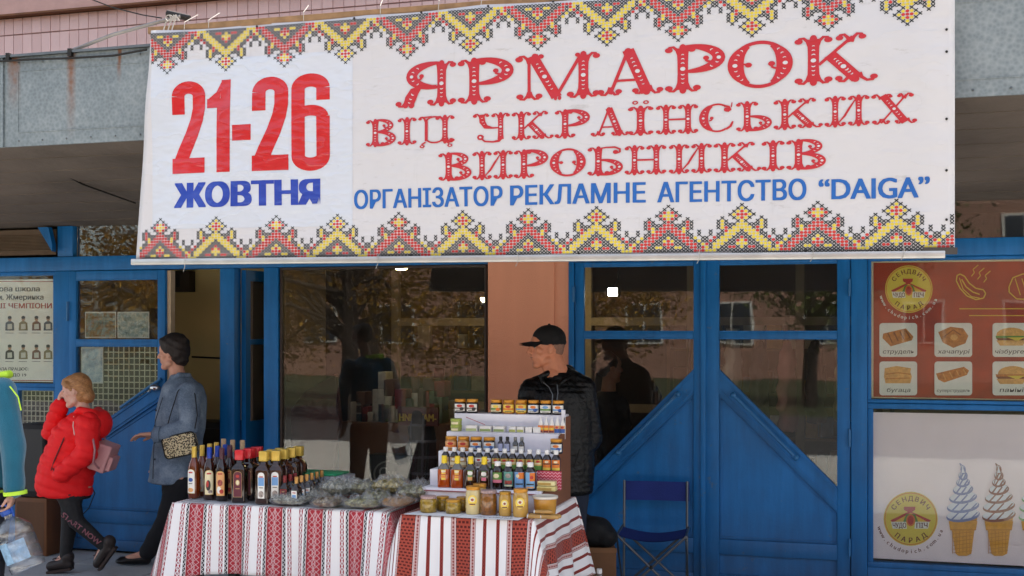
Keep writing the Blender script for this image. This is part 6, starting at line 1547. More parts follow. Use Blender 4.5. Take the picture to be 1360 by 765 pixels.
w_.org("hair", h, hairstrands("hair_dark_brown", "#0e0a09", "#2a1d16", .6), .008, 2, crumple(.004, 60))
h = MB(); h.ell(Q(-.003, -.086, -.038), (.006,)*3, 8, 6); w_.plain("earring", h, M_chrome)
j = MB(); loft(j, [(f(231, 640), .185, .185), (f(233, 622), .185, .185), (f(235, 600), .182, .178), (f(239, 570), .178, .17), (f(241, 545), .180, .185), (f(243, 527), .165, .195), (f(243, 512), .135, .165), (f(240, 503), .085, .10), (f(239, 497), .068, .075)])
chain(j, [SH, EL, WR+Vector((.02, 0, 0))], [.088, .068, .052]); chain(j, [SH2, EL2, WR2], [.088, .066, .05])
jk = w_.org("jacket", j, denim(), .011, 2, crumple(.006, 19, 1)); den = jk.data.materials[0]
q = MB(); q.tube([WR+Vector((.045, .0, 0)), WR+Vector((.0, 0, 0))], [.060, .058], 16); w_.plain("cuff", q, den, 40)
q = MB(); pts = [f(222, 516, -.075), f(226, 506, -.095), f(238, 498, -.095), f(250, 499, -.04), f(251, 499, .04), f(238, 498, .095), f(226, 507, .08)]
q.tube(pts, [.014, .02, .022, .022, .022, .02, .014], 8); w_.org("collar", q, den, .007, 1)
q = MB(); q.tube([f(216, 528, -.165), f(206, 560, -.150), f(204, 600, -.150), f(203, 636, -.16)], .003, 6); 
for py in (545, 566, 588, 610): q.ell(f(207 if py < 560 else 205.5, py, -.158), (.007, .006, .007), 8, 6)
w_.plain("button_placket", q, mat("denim_seam", "#2c333d", .8))
tr_ = MB(); loft(tr_, [(f(240, 655), .13, .15), (f(238, 625), .13, .15)]); 
chain(tr_, [f(240, 645, -.075), f(221, 693, -.10), f(196, 733, -.085)], [.108, .080, .062]); chain(tr_, [f(244, 645, .08), f(246, 693, .085), f(262, 732, .085)], [.108, .08, .062])
w_.org("trousers", tr_, mat("black_trousers", "#15161b", .85, var=.2, bump=.3), .011, 2, crumple(.004, 24))
for (ax, ay, dy) in ((193, 741, -.08), (262, 741, .085)):
    q = MB(); a = f(ax, ay, dy); q.caps(a+Vector((.01, 0, -.012)), a+Vector((-.17, 0, -.018)), .036, .030); q.ell(a+Vector((-.17, 0, -.022)), (.05, .042, .022), 12, 8)
    q2 = w_.org("shoe", q, mat("black_shoe", "#0e0e10", .35), .007, 1, lambda co, no, z0=.008: np.column_stack((co[:, 0], co[:, 1], np.maximum(co[:, 2], z0))))
# handbag: leopard print
lp = bpy.data.materials.new("leopard_print"); lp.use_nodes = True; t = NT(lp); bb = t.n["Principled BSDF"]; tc = t.new("ShaderNodeTexCoord"); vo = t.new("ShaderNodeTexVoronoi"); vo.inputs['Scale'].default_value = 85; t.l.new(tc.outputs['Object'], vo.inputs[0])
ds_ = t.m('ADD', vo.outputs['Distance'], t.m('MULTIPLY', t.noise(tc.outputs['Object'], 120, 2), .25)); t.l.new(t.ramp(ds_, [(.0, lin("#8a6f45")), (.38, lin("#14100c")), (.62, lin("#d9c9a0"))], 'CONSTANT'), bb.inputs['Base Color']); bb.inputs['Roughness'].default_value = .5
hb = thing("handbag", "small leopard print shoulder bag hanging at the denim woman's hip", "handbag", w_.t.location, rz=ANG)
q = MB(); c0 = f(240, 591, -.26); wv, hv = .118, .078; ca, sa_ = math.cos(.22), math.sin(.22)
pts = []
for cx, cz, a0 in ((wv-.03, hv-.03, 0), (-wv+.03, hv-.03, 90), (-wv+.03, -hv+.03, 180), (wv-.03, -hv+.03, 270)):
    for i in range(6): a = math.radians(a0+i*18); x, z = cx+.03*math.cos(a), cz+.03*math.sin(a); pts.append((c0.x+x*ca-z*sa_, c0.z+x*sa_+z*ca))
q.prism(pts, c0.y-.028, c0.y+.028); o = q.build("bag_body", lp, None, bevel=.006); o.parent = hb; KIDS.setdefault(hb.name, []).append(o)
q = MB(); edge = [Vector((x, c0.y-.029, z)) for x, z in pts]; q.tube(edge+[edge[0]], .0045, 6, cap=False); o = q.build("piping", M_wire, None, smooth=True); o.parent = hb
q = MB(); q.tube([Vector((pts[8][0], c0.y, pts[8][1])), f(226, 552, -.215), f(236, 520, -.225), f(246, 508, -.15), f(250, 506, .0)], .004, 6); q.tube([Vector((pts[2][0], c0.y, pts[2][1])), f(262, 552, -.27), f(259, 524, -.22), f(250, 509, -.10), f(249, 506, .0)], .004, 6); o = q.build("strap", M_wire, None, smooth=True); o.parent = hb

# ---- the girl in the red coat ---------------------------------------------------
g_ = Person("red-haired girl in a red hooded quilted coat and dark leggings walking past the far door", 95, 190)
f = g_.f; sk = skin("skin_girl", "#d3a592"); k_ = .93
b = MB(); c = f(101, 519, 0); Q, R_, fw, e_, u_ = head_shape(b, c, PI-.05, k_, tilt=.12, nose=.97)
b.caps(f(108, 532), f(112, 550), .042, .05); loft(b, [(f(98, 655), .12, .11), (f(100, 620), .12, .11), (f(106, 580), .11, .13), (f(111, 558), .10, .13), (f(111, 548), .05, .06)])
nl = [f(90, 655, -.065), f(101, 692, -.075), f(138, 725, -.07)]; fl = [f(96, 655, .065), f(92, 697, .07), f(87, 737, .06)]
chain(b, nl, [.07, .046, .03]); chain(b, fl, [.07, .046, .03]); b.caps(nl[2], nl[2]+Vector((-.05, 0, -.10)), .028, .022); b.caps(fl[2], fl[2]+Vector((-.06, 0, -.05)), .028, .022)
SH, EL, WR = f(117, 563, -.13), f(115, 602, -.185), f(80, 629, -.17); chain(b, [SH, EL, WR], [.045, .036, .025]); hand_shape(b, WR, Vector((-.8, .35, -.4)), Vector((.2, 1, 0)), .85, .5)
SH2, EL2, WR2 = f(104, 562, .12), f(70, 574, .12), f(79, 538, .03); chain(b, [SH2, EL2, WR2], [.045, .036, .025]); hand_shape(b, WR2, Vector((.15, -.1, 1)), Vector((1, 0, 0)), .82, .55)
g_.org("body", b, sk, .0058, 2); face_bits(g_, Q, k_, None, mat("brow_ginger", "#9c6a45", .8), mat("lips_girl", "#b5695f", .4))
h = MB()
for q, r in (((-.028, 0, .045), (.092, .084, .088)), ((-.06, 0, .005), (.062, .078, .07)), ((.030, 0, .080), (.062, .064, .036)), ((-.085, 0, -.045), (.05, .06, .06)), ((-.045, 0, -.04), (.045, .07, .06))): h.ell(Q(*q), tuple(x*k_*1.03 for x in r), 16, 10, rot=R_)
for sg in (-1, 1): h.caps(Q(.075, sg*.035, .068), Q(.03, sg*.072, .045), .018, .022); h.caps(Q(.02, sg*.074, .04), Q(.005, sg*.077, .012), .016, .013)
hair = g_.org("hair", h, hairstrands("hair_ginger", "#7d4e2a", "#c9935c", sc=(10, 60, 60)), .007, 2, crumple(.0025, 70))
h = MB(); h.tube([Q(.020, -.090, .055), Q(.004, -.098, .030), Q(.0, -.096, .012)], [.008, .010, .006], 8); o = g_.plain("hair_clip", h, mat("pink_clip", "#e0b8bd", .3), parent=hair)
RED = mat("red_nylon", "#ea1c20", .6, var=.1, vscale=6, spec=.3, bump=.5, bscale=25)
j = MB(); loft(j, [(f(86, 657), .180, .150), (f(85, 640), .190, .158), (f(91, 612), .190, .16), (f(98, 590), .175, .155), (f(104, 570), .165, .165), (f(110, 556), .12, .14), (f(111, 549), .07, .09)])
chain(j, [SH, EL, WR+Vector((.01, 0, 0))], [.078, .068, .055]); chain(j, [SH2, EL2, WR2+Vector((0, 0, -.01))], [.078, .068, .052])
jk = g_.org("coat", j, RED, .0095, 2, quilt((.28, 0, 1), .070, .011, .004))
h = MB(); h.ell(f(132, 563, 0), (.088, .115, .105), 16, 10); h.caps(f(124, 549, -.09), f(106, 545, -.085), .032, .026); h.caps(f(124, 549, .09), f(106, 545, .085), .032, .026); h.caps(f(126, 549, -.08), f(130, 545, .08), .03, .03); h.caps(f(106, 545, -.085), f(96, 553, -.05), .026, .02)
g_.org("hood", h, RED, .009, 2, crumple(.005, 22, 2), parent=jk)
q = MB(); q.tube([f(96, 556, -.115), f(86, 580, -.165), f(72, 612, -.165), f(62, 645, -.14)], .005, 6); g_.plain("zipper", q, mat("zipper_dark", "#5a1418", .5), parent=jk)
q = MB(); q.tube([f(71, 622, -.195), f(74, 634, -.20)], .005, 6); g_.plain("pocket_edge", q, M_wire, parent=jk)
q = MB(); q.tube([f(98, 553, -.12), f(97, 566, -.165), f(99, 578, -.18)], .0035, 6); g_.plain("drawcord", q, mat("drawcord", "#d9c9c0", .6), parent=jk)
l = MB(); loft(l, [(f(97, 662), .12, .13), (f(98, 640), .12, .13)]); chain(l, nl, [.082, .056, .042]); chain(l, fl, [.082, .056, .042])
lg = g_.org("leggings", l, mat("black_leggings", "#1b1c1e", .7, var=.4, vscale=40), .009, 2)
TX = mat("pink_glitter_print", "#87525c", .4, var=.4, vscale=80)
def legtext(st, p0, p1, cap, name):
    k = MB(); d = (p1-p0); n_ = d.normalized(); up = Vector((-n_.z, 0, n_.x)); up = up if up.z > 0 else -up
    r = .05
    put_text(k, st, lambda x, y: p0+n_*x+up*y*.95+Vector((0, -math.sqrt(max(1e-6, r*r-(y-cap/2)**2))+.0, 0))*1.06, d.length, cap, .03, 0, 'l'); return g_.plain(name, k, TX, False, parent=lg)
legtext("START NOW", f(84, 684, -.0793), f(134, 723, -.0727), .042, "leg_print")
def boot(an, toe, name="boot"):
    q = MB(); d = (toe-an); q.caps(an+Vector((.01, 0, .045)), an, .047, .044); q.caps(an, toe, .045, .036); q.caps(an+Vector((.012, 0, -.008)), an, .045, .045)
    o = g_.org(name, q, mat("dark_boot", "#2b2422", .5, var=.3, vscale=20), .0075, 1)
    n_ = d.normalized(); dn = Vector((n_.z, 0, -n_.x)); dn = dn if dn.z < 0 else -dn
    q = MB(); q.bar(an+dn*.044-n_*.035, toe+dn*.036+n_*.03, .018, .075); g_.plain("sole", q, mat("boot_sole", "#3a2f2b", .8), False, parent=o)
    q = MB(); 
    for i in range(4): a = an+d*(.2+.17*i)-dn*.048; q.caps(a+Vector((0, -.025, 0)), a+Vector((0, .025, 0)), .004, .004, 6)
    g_.plain("laces", q, mat("boot_lace", "#5c4a44", .7), parent=o)
boot(f(88, 748, .06), f(68, 752, .06)); boot(f(143, 728, -.07), f(130, 748, -.07))
q = MB(); q.tube([f(124, 701, -.118), f(124, 701, -.119)], .001, 4)
bp = thing("backpack", "small pink backpack on the back of the girl in the red coat", "backpack", g_.t.location, rz=ANG); PK = mat("pink_leather", "#c98f8f", .45, coat=.2)
def roundbox(q, c, hx, hy, hz, r, tilt):
    for sx in (-1, 1):
        for sy in (-1, 1):
            q.caps(c+Matrix.Rotation(tilt, 3, 'Y')@Vector((sx*hx, sy*hy, -hz)), c+Matrix.Rotation(tilt, 3, 'Y')@Vector((sx*hx, sy*hy, hz)), r, r*.9)
    M3 = Matrix.Rotation(tilt, 3, 'Y'); vs = [c+M3@Vector((x*(hx+r*.9), y*(hy+r*.9), z*(hz+r*.75))) for z in (-1, 1) for (x, y) in ((-1, -1), (1, -1), (1, 1), (-1, 1))]
    q.add(vs, [(0, 3, 2, 1), (4, 5, 6, 7), (0, 1, 5, 4), (1, 2, 6, 5), (2, 3, 7, 6), (3, 0, 4, 7)])
q = MB(); roundbox(q, f(138, 606, -.03), .035, .075, .075, .028, .35); o = organic("bag_body", q, PK, None, .007, 4); o.parent = bp
q = MB(); roundbox(q, f(146, 614, -.03), .018, .060, .035, .02, .35); o = organic("front_pocket", q, PK, None, .006, 3); o.parent = bp
q = MB(); q.tube([f(129, 588, -.13), f(123, 580, -.20), f(126, 597, -.235), f(124, 614, -.215), f(131, 622, -.14)], .008, 6); q.tube([f(139, 583, -.04), f(140, 578, .0), f(139, 583, .04)], .006, 6); o = q.build("strap", mat("pink_strap", "#a8757a", .5), None, smooth=True); o.parent = bp

# ---- the child in the teal jacket at the picture's edge ----------------------------
c_ = Person("child in a teal fleece jacket with lime edging holding a big water bottle", -14, 245)
f = c_.f; sk = skin("skin_child", "#b88c78"); b = MB(); c = f(-36, 452, 0); Q, R_, fw, e_, u_ = head_shape(b, c, PI*.98, .95)
b.caps(f(-29, 470), f(-22, 500), .045, .055); loft(b, [(f(-14, 660), .13, .12), (f(-16, 620), .13, .12), (f(-17, 560), .14, .13), (f(-19, 515), .12, .16), (f(-20, 500), .06, .07)])
for dy, pts in ((-.08, [f(-10, 665, -.08), f(-14, 765, -.09), f(-8, 838, -.09)]), (.08, [f(-14, 665, .08), f(-24, 765, .08), f(-34, 838, .08)])): chain(b, pts, [.08, .055, .038]); b.caps(pts[2], pts[2]+Vector((-.14, 0, -.03)), .034, .028)
SH, EL, WR = f(2, 520, -.12), f(17, 590, -.16), f(18, 652, -.17); chain(b, [SH, EL, WR], [.05, .04, .028]); hand_shape(b, WR+Vector((0, 0, -.005)), Vector((-.25, 0, -1)), Vector((-1, -.15, .1)), .92, 1.15, thumb=-1)
SH2, EL2, WR2 = f(-30, 520, .13), f(-38, 590, .18), f(-40, 650, .16); chain(b, [SH2, EL2, WR2], [.05, .04, .028]); hand_shape(b, WR2, Vector((0, 0, -1)), Vector((-1, 0, 0)), .9, .6)
c_.org("body", b, sk, .0065, 2); face_bits(c_, Q, .95, None, mat("brow_dark", "#2a1f1a", .8), LIPM)
h = MB()
for q, r in (((-.028, 0, .045), (.092, .082, .086)), ((-.055, 0, .005), (.055, .074, .07)), ((.025, 0, .08), (.062, .062, .034))): h.ell(Q(*q), r, 16, 10, rot=R_)
c_.org("hair", h, hairstrands("hair_child", "#2a1d15", "#4a3626"), .008, 2, crumple(.003, 60))
TEAL = mat("teal_fleece", "#08586f", .9, var=.12, vscale=8, sheen=.4, bump=.5, bscale=180); LIME = mat("lime_trim", "#b8e03c", .7)
j = MB(); loft(j, [(f(-14, 655), .165, .15), (f(-15, 610), .160, .15), (f(-16, 560), .165, .16), (f(-18, 522), .155, .18), (f(-19, 505), .10, .12), (f(-20, 497), .07, .08)]); chain(j, [SH, EL, WR+Vector((0, 0, .01))], [.075, .065, .052]); chain(j, [SH2, EL2, WR2], [.075, .065, .05])
jk = c_.org("jacket", j, TEAL, .010, 2, crumple(.005, 17, 3)); 
q = MB(); q.tube([f(20, 652, -.17), f(20.5, 657, -.17)], .060, 16); c_.plain("cuff_trim", q, LIME, 40, parent=jk)
q = MB(); q.tube([f(9, 600, -.195), f(10, 632, -.20)], .0055, 6); q.tube([f(-4, 654, -.15), f(8, 652, -.09)], .008, 6); q.tube([f(13, 513, -.185), f(24, 527, -.175), f(28, 545, -.17)], .004, 6); c_.plain("lime_piping", q, LIME, parent=jk)
h = MB(); h.ell(f(-10, 510, 0), (.085, .13, .060), 16, 10); h.caps(f(-8, 506, -.09), f(-24, 506, -.08), .035, .03); c_.org("hood", h, TEAL, .009, 2, crumple(.005, 30), parent=jk)
h = MB(); h.tube([f(-22, 500, -.10), f(-8, 499, -.115), f(6, 498, -.07), f(12, 497, .0), f(4, 498, .09)], [.014, .02, .024, .024, .018], 8); c_.org("hood_lining", h, LIME, .006, 2, parent=jk)
l = MB(); loft(l, [(f(-14, 672), .13, .14), (f(-14, 640), .13, .14)]); chain(l, [f(-10, 665, -.08), f(-14, 765, -.09), f(-8, 832, -.09)], [.10, .075, .06]); chain(l, [f(-14, 665, .08), f(-24, 765, .08), f(-34, 832, .08)], [.10, .075, .06]); c_.org("trousers", l, mat("navy_trousers", "#1a1c26", .85), .012, 2)
for ax, dy in ((-8, -.09), (-34, .08)):
    q = MB(); a = f(ax, 846, dy); q.caps(a, a+Vector((-.16, 0, -.005)), .042, .036); c_.org("shoe", q, mat("grey_trainer", "#55565c", .7), .009, 1, lambda co, no: np.column_stack((co[:, 0], co[:, 1], np.maximum(co[:, 2], .006))))
# five litre bottle in the child's hand
wb = thing("water_bottle", "large clear five litre water bottle with a blue label in the teal child's hand", "water bottle", c_.t.location, rz=ANG)
A = f(9, 681, -.19); B = f(37, 752, -.20); ax = (B-A).normalized(); L_len = (B-A).length
PET = crinkle_film("clear_plastic_bottle", .10, (.96, .98, .99), .1, .006)
M_ = ax.to_track_quat('Z', 'Y').to_matrix()
def axl(prof, name, m, seg=28, **kw):
    k = MB(); k.lathe(prof, seg, **kw); k.v = [A+M_@v for v in k.v]; o = k.build(name, m, None, smooth=50); o.parent = wb; KIDS.setdefault(wb.name, []).append(o); return o
axl([(.022, 0), (.022, .03), (.05, .045), (.085, .085), (.092, .10), (.092, .135), (.087, .14), (.092, .146), (.092, .20), (.088, .205), (.092, .21), (.092, .27), (.088, .275), (.092, .282), (.088, .315), (.05, .318), (.0, .305)], "bottle_body", PET)
axl([(.0, -.012), (.027, -.012), (.028, .012), (.026, .014)], "cap", mat("blue_cap", "#1f4a9c", .4))
axl([(.0935, .15), (.0935, .262)], "label", mat("pale_blue_label", "#8fb4cf", .4, var=.35, vscale=35), seg=14, a0=-PI*.95, a1=-PI*.05)
q = MB(); q.tube([A+ax*.02+Vector((-.03, 0, .0)), A+ax*(-.03)+Vector((-.035, 0, .0)), A+ax*(-.045), A+ax*(-.03)+Vector((.035, 0, 0)), A+ax*.02+Vector((.03, 0, 0))], .006, 8); o = q.build("carry_handle", mat("blue_cap", "#1f4a9c", .4), None, smooth=True); o.parent = wb

# ---- the seller ---------------------------------------------------------------------
m_ = Person("man in a black baseball cap and black quilted jacket standing behind the honey display", 740, 220)
f = m_.f; sk = skin("skin_man", "#bd7b5c"); k_ = 1.02
b = MB(); c = f(725.5, 462, 0); Q, R_, fw, e_, u_ = head_shape(b, c, PI+.22, k_, tilt=.0, nose=1.03)
b.caps(f(734, 478), f(742, 506), .068, .080); b.caps(f(728, 482), f(736, 500, -.03), .045, .06); loft(b, [(f(742, 650), .16, .12), (f(742, 610), .16, .12), (f(741, 560), .17, .12), (f(741, 525), .19, .12), (f(742, 508), .10, .09)])
for dx, sg in ((-14, -1), (16, 1)): chain(b, [f(742+dx, 650), f(742+dx, 735), f(742+dx+2, 800)], [.09, .06, .042]); b.caps(f(742+dx+2, 800), f(742+dx-2, 806, -.14), .038, .032)
SHr, ELr, WRr = f(774, 524, 0), f(785, 582, .03), f(764, 612, -.09); SHl, ELl, WRl = f(706, 524, -.03), f(699, 582, .02), f(714, 612, -.09)
for a in ((SHr, ELr, WRr), (SHl, ELl, WRl)): chain(b, a, [.058, .046, .03]); hand_shape(b, a[2], Vector((-.8 if a[2].x > 0 else .8, .35, -.35)), Vector((-1 if a[2].x > 0 else 1, 0, 0)), 1.05, .5, thumb=1)
def stub(p_, n_): return 0
m_.org("body", b, sk, .0062, 2); face_bits(m_, Q, k_, None, mat("brow_grey", "#4a3a30", .8), mat("lips_man", "#7d4a3e", .5))
h = MB()
for q, r in (((-.030, 0, .030), (.086, .080, .080)), ((-.055, 0, -.010), (.050, .070, .055))): h.ell(Q(*q), tuple(x*k_ for x in r), 16, 10, rot=R_)
m_.org("hair", h, hairstrands("hair_grey_stubble", "#6d4c3e", "#8a6654", .7), .007, 1)
CAPM = mat("black_cap_cloth", "#0c0c0e", .85, var=.2, bump=.3, bscale=200)
h = MB(); h.ell(Q(-.018, 0, .056), (.103, .086, .082), 20, 12, rot=R_); h.ell(Q(-.02, 0, .035), (.104, .086, .045), 20, 10, rot=R_)
cp = m_.org("cap", h, CAPM, .006, 2, lambda co, no: co+no*.001)
k = MB(); n1, n2 = 10, 8
for side in (0, 1):
    for i in range(n1+1):
        for jn in range(n2+1):
            a = -1.05+2.1*i/n1; r0 = .092; t_ = jn/n2; ex = .085*math.cos(a*.95)*t_; p = Q(-.01+math.cos(a)*r0+ex, math.sin(a)*.080, .040-.012*t_-.018*(math.sin(a)**2)*t_-side*.009); k.v.append(p)
    base = side*(n1+1)*(n2+1)
    for i in range(n1):
        for jn in range(n2): q0 = base+i*(n2+1)+jn; fc = (q0, q0+1, q0+n2+2, q0+n2+1); k.f.append(fc if side else fc[::-1]); k.mi.append(0)
o = m_.plain("brim", k, CAPM, 'all', parent=cp); k = MB(); k.ell(Q(-.018, 0, .139), (.009, .009, .005), 8, 6); m_.plain("cap_button", k, CAPM, parent=cp)
BJ = mat("black_quilted_nylon", "#040405", .40, var=.2, spec=.35, bump=1, bscale=38)
j = MB(); loft(j, [(f(742, 655), .205, .15), (f(742, 620), .215, .155), (f(741, 580), .215, .155), (f(740, 545), .220, .15), (f(740, 524), .205, .145), (f(741, 512), .15, .12), (f(741, 503), .10, .095), (f(740, 495), .075, .08)])
for a in ((SHr, ELr, WRr), (SHl, ELl, WRl)): chain(j, a, [.082, .068, .05])
j.caps(f(751, 499, .01), f(775, 516, 0), .055, .075); j.caps(f(729, 505, -.01), f(706, 518, -.02), .050, .072); j.caps(f(735, 500, .06), f(752, 497, .06), .06, .06)
jk = m_.org("jacket", j, BJ, .009, 6, quilt((0.05, 0, 1), .032, .0042, .003, 2))
q = MB(); q.tube([f(722, 510, -.105), f(718, 500, -.085), f(728, 496, -.06), f(742, 491, .02), f(757, 494, .03), f(760, 500, -.02), f(750, 504, -.085), f(740, 513, -.118)], [.012, .018, .022, .024, .024, .022, .018, .012], 8); cl_ = m_.org("collar", q, BJ, .006, 2, parent=jk)
ZG = mat("zip_grey", "#6d7277", .4, metal=.5)
for pts in ([f(722, 508, -.125), f(729, 514, -.140), f(734, 524, -.152), f(733, 540, -.165), f(729, 552, -.172)], [f(740, 511, -.130), f(741, 522, -.150), f(739, 536, -.166), f(735, 552, -.175)]):
    q = MB(); q.tube(pts, .0032, 6); m_.plain("zipper", q, ZG, parent=jk)
for x_ in (704, 770):
    q = MB(); q.tube([f(x_, 596, -.168), f(x_+(8 if x_ < 740 else -8), 622, -.165)], .004, 6); m_.plain("pocket_edge", q, M_wire, parent=jk)
l = MB(); loft(l, [(f(742, 665), .17, .14), (f(742, 640), .17, .14)]); chain(l, [f(728, 655), f(728, 735), f(728, 796)], [.11, .085, .065]); chain(l, [f(758, 655), f(758, 735), f(760, 796)], [.11, .085, .065]); m_.org("trousers", l, mat("dark_jeans", "#1c2434", .85), .012, 2, crumple(.004, 20))
for px in (729, 759):
    q = MB(); a = f(px, 805, 0); q.caps(a+Vector((0, .02, 0)), a+Vector((-.01, -.17, -.008)), .045, .040); m_.org("shoe", q, mat("black_shoe", "#0e0e10", .35), .009, 1, lambda co, no: np.column_stack((co[:, 0], co[:, 1], np.maximum(co[:, 2], .006))))

# ---- shopper seen through the door glass ----------------------------------------------
s_ = Person("dark-clad shopper with grey pinned-up hair, seen through the glass of the door behind the seller", 808, 176)
f = s_.f; sk = skin("skin_shopper", "#9a7260"); b = MB(); c = f(810, 488, 0); Q, R_, fw, e_, u_ = head_shape(b, c, .35, .95)
b.caps(f(809, 500), f(808, 522), .05, .06); loft(b, [(f(806, 650), .14, .12), (f(806, 600), .14, .12), (f(806, 545), .15, .14), (f(807, 525), .08, .09)])
for sg in (-1, 1): chain(b, [f(806, 640, sg*.08), f(806, 690, sg*.08), f(806, 730, sg*.08)], [.08, .055, .04]); b.caps(f(806, 732, sg*.08), f(824, 735, sg*.08), .035, .03)
arms = ((f(790, 540, -.1), f(784, 590, -.12), f(800, 622, -.16)), (f(822, 540, -.05), f(830, 590, -.08), f(826, 622, -.14)))
for a in arms: chain(b, a, [.05, .04, .028]); hand_shape(b, a[2], Vector((.3, -.2, -1)), Vector((1, 0, 0)), .95, .6)
s_.org("body", b, sk, .008, 2); face_bits(s_, Q, .95, None, mat("brow_dark", "#2a1f1a", .8), LIPM)
h = MB(); 
for q, r in (((-.03, 0, .04), (.094, .084, .088)), ((-.115, 0, .015), (.045, .045, .045)), ((-.06, 0, -.01), (.05, .074, .06))): h.ell(Q(*q), r, 16, 10, rot=R_)
s_.org("hair", h, hairstrands("hair_ash", "#241a15", "#4d3f36"), .009, 2, crumple(.004, 60))
j = MB(); loft(j, [(f(806, 690), .20, .18), (f(806, 640), .18, .16), (f(806, 590), .17, .16), (f(806, 550), .18, .17), (f(807, 532), .15, .15), (f(808, 520), .08, .09)])
for a in arms: chain(j, a, [.075, .062, .05])
s_.org("coat", j, mat("black_coat", "#121114", .9), .012, 2, crumple(.005, 20)); l = MB(); 
for sg in (-1, 1): chain(l, [f(806, 680, sg*.08), f(806, 728, sg*.08)], [.075, .06])
s_.org("trousers", l, mat("black_trousers", "#15161b", .85), .012, 2)
for sg in (-1, 1):
    q = MB(); q.caps(f(804, 733, sg*.08), f(826, 736, sg*.08), .04, .035); s_.org("shoe", q, mat("black_shoe", "#0e0e10", .35), .009, 1, lambda co, no: np.column_stack((co[:, 0], co[:, 1], np.maximum(co[:, 2], .012))))
# ================================================================== THINGS BESIDE THE STALL
def rel(parent, o): o.parent = parent; KIDS.setdefault(parent.name, []).append(o); return o
# camping chair (local frame: x right, y away)
Cc = W(868, 440+1.70*207, 207); Cc.z = 0
ch = thing("camping_chair", "blue folding camping chair with thin steel legs in front of the double door", "chair", Cc, rz=ANG*.35)
CB = mat("navy_canvas", "#1b2f78", .8, var=.12, vscale=6, bump=.3, bscale=200); STL = mat("chair_steel", "#5f656b", .4, metal=.7)
def sag(x0, x1, y0, y1, z, dz, name, vert=False, n=14):
    k = MB()
    for side in (0, 1):
        for jn in range(7):
            for i in range(n+1):
                a = i/n; b_ = jn/6
                if vert: p = (x0+(x1-x0)*a, y0+dz*math.sin(PI*a)+side*.004, z+(y1)*b_)
                else: p = (x0+(x1-x0)*a, y0+(y1-y0)*b_, z-dz*math.sin(PI*a)-side*.004)
                k.v.append(Vector(p))
        base = side*7*(n+1)
        for jn in range(6):
            for i in range(n): q0 = base+jn*(n+1)+i; fc = (q0, q0+1, q0+n+2, q0+n+1); k.f.append(fc if side == 0 else fc[::-1]); k.mi.append(0)
    return rel(ch, k.build(name, CB, None, smooth='all'))
sag(-.215, .215, -.20, .14, .42, .035, "seat"); sag(-.20, .22, .19, .125, .588, .012, "backrest", True)
def cl(name, pts, r=.0085, m=None): k = MB(); k.tube(pts, r, 8); return rel(ch, k.build(name, m or STL, None, smooth=True))
for sx in (-1, 1):
    x = .215*sx; cl("back_post", [(x-.01*sx, .19, .718), (x-.01*sx, .17, .42), (x-.01*sx, .15, .012)]); cl("seat_rail", [(x, -.21, .42), (x, .17, .42)])
    cl("leg", [(x, -.2, .42), (-x, -.22, .02)]); cl("leg", [(x, .12, .41), (-x, .14, .02)])
    cl("side_brace", [(x, -.20, .40), (x, .15, .05)], .006); cl("foot_bar", [(x, -.24, .014), (x, .17, .014)])
k = MB(); k.ell((0, -.212, .225), (.014, .010, .014), 8, 6); rel(ch, k.build("rivet", M_wire, None, smooth=True))
# black bag on a cardboard box
bx = W(787, 440+1.7*212, 212); bx.z = 0
cb_ = thing("cardboard_box", "brown cardboard box behind the short table carrying the black bag", "box", bx, rz=ANG)
k = MB(); k.box(-.14, .14, -.10, .14, .001, .355); rel(cb_, k.build("box_body", mat("box_card", "#6d4b30", .85, var=.15), None, bevel=.004)); k = MB(); k.box(-.143, .143, -.1025, -.1005, .33, .36); rel(cb_, k.build("flap", mat("box_card2", "#7d583a", .85), None))
k = MB(); k.ell((-.02, 0, .45), (.15, .11, .10), 18, 12); k.ell((.08, -.02, .42), (.08, .09, .07), 14, 10); k.ell((-.07, .02, .50), (.08, .08, .07), 14, 10)
o = organic("shoulder_bag", k, mat("black_bag_cloth", "#0b0b0d", .75, bump=.4, bscale=60), None, .012, 3, crumple(.009, 24)); o.location = bx; o.rotation_euler = (0, 0, ANG); tag(o, "slumped black cloth bag lying on the cardboard box behind the short table", "bag")
# small water bottle on the ground in front
q0 = W(796, 440+1.70*232, 232); q0.z = 0
wb2 = thing("water_bottle", "small clear plastic water bottle standing on the ground beside the brown box", "water bottle", q0+Vector((0, 0, .135)))
st_ = MB(); st_.box(-.10, .10, -.09, .09, 0, .134); o = st_.build("crate", mat("dark_crate", "#1b3a4a", .6), None, bevel=.004); o.location = q0; tag(o, "low dark blue crate on the ground under the small water bottle", "crate")
wb2['label'] = "small clear plastic water bottle standing on the low dark crate beside the camping chair"
for prof, nm, m__ in (([(0, 0), (.034, .001), (.038, .008), (.036, .04), (.038, .045), (.038, .11), (.036, .12), (.03, .15), (.015, .175), (.013, .19)], "bottle_body", PET), ([(.0155, .180), (.0155, .205), (0, .206)], "cap", C_white), ([(.0388, .05), (.0388, .105)], "label", mat("small_bottle_label", "#9fb5ae", .4, var=.5, vscale=60))):
    k = MB(); k.lathe(prof, 20); rel(wb2, k.build(nm, m__, None, smooth=50))
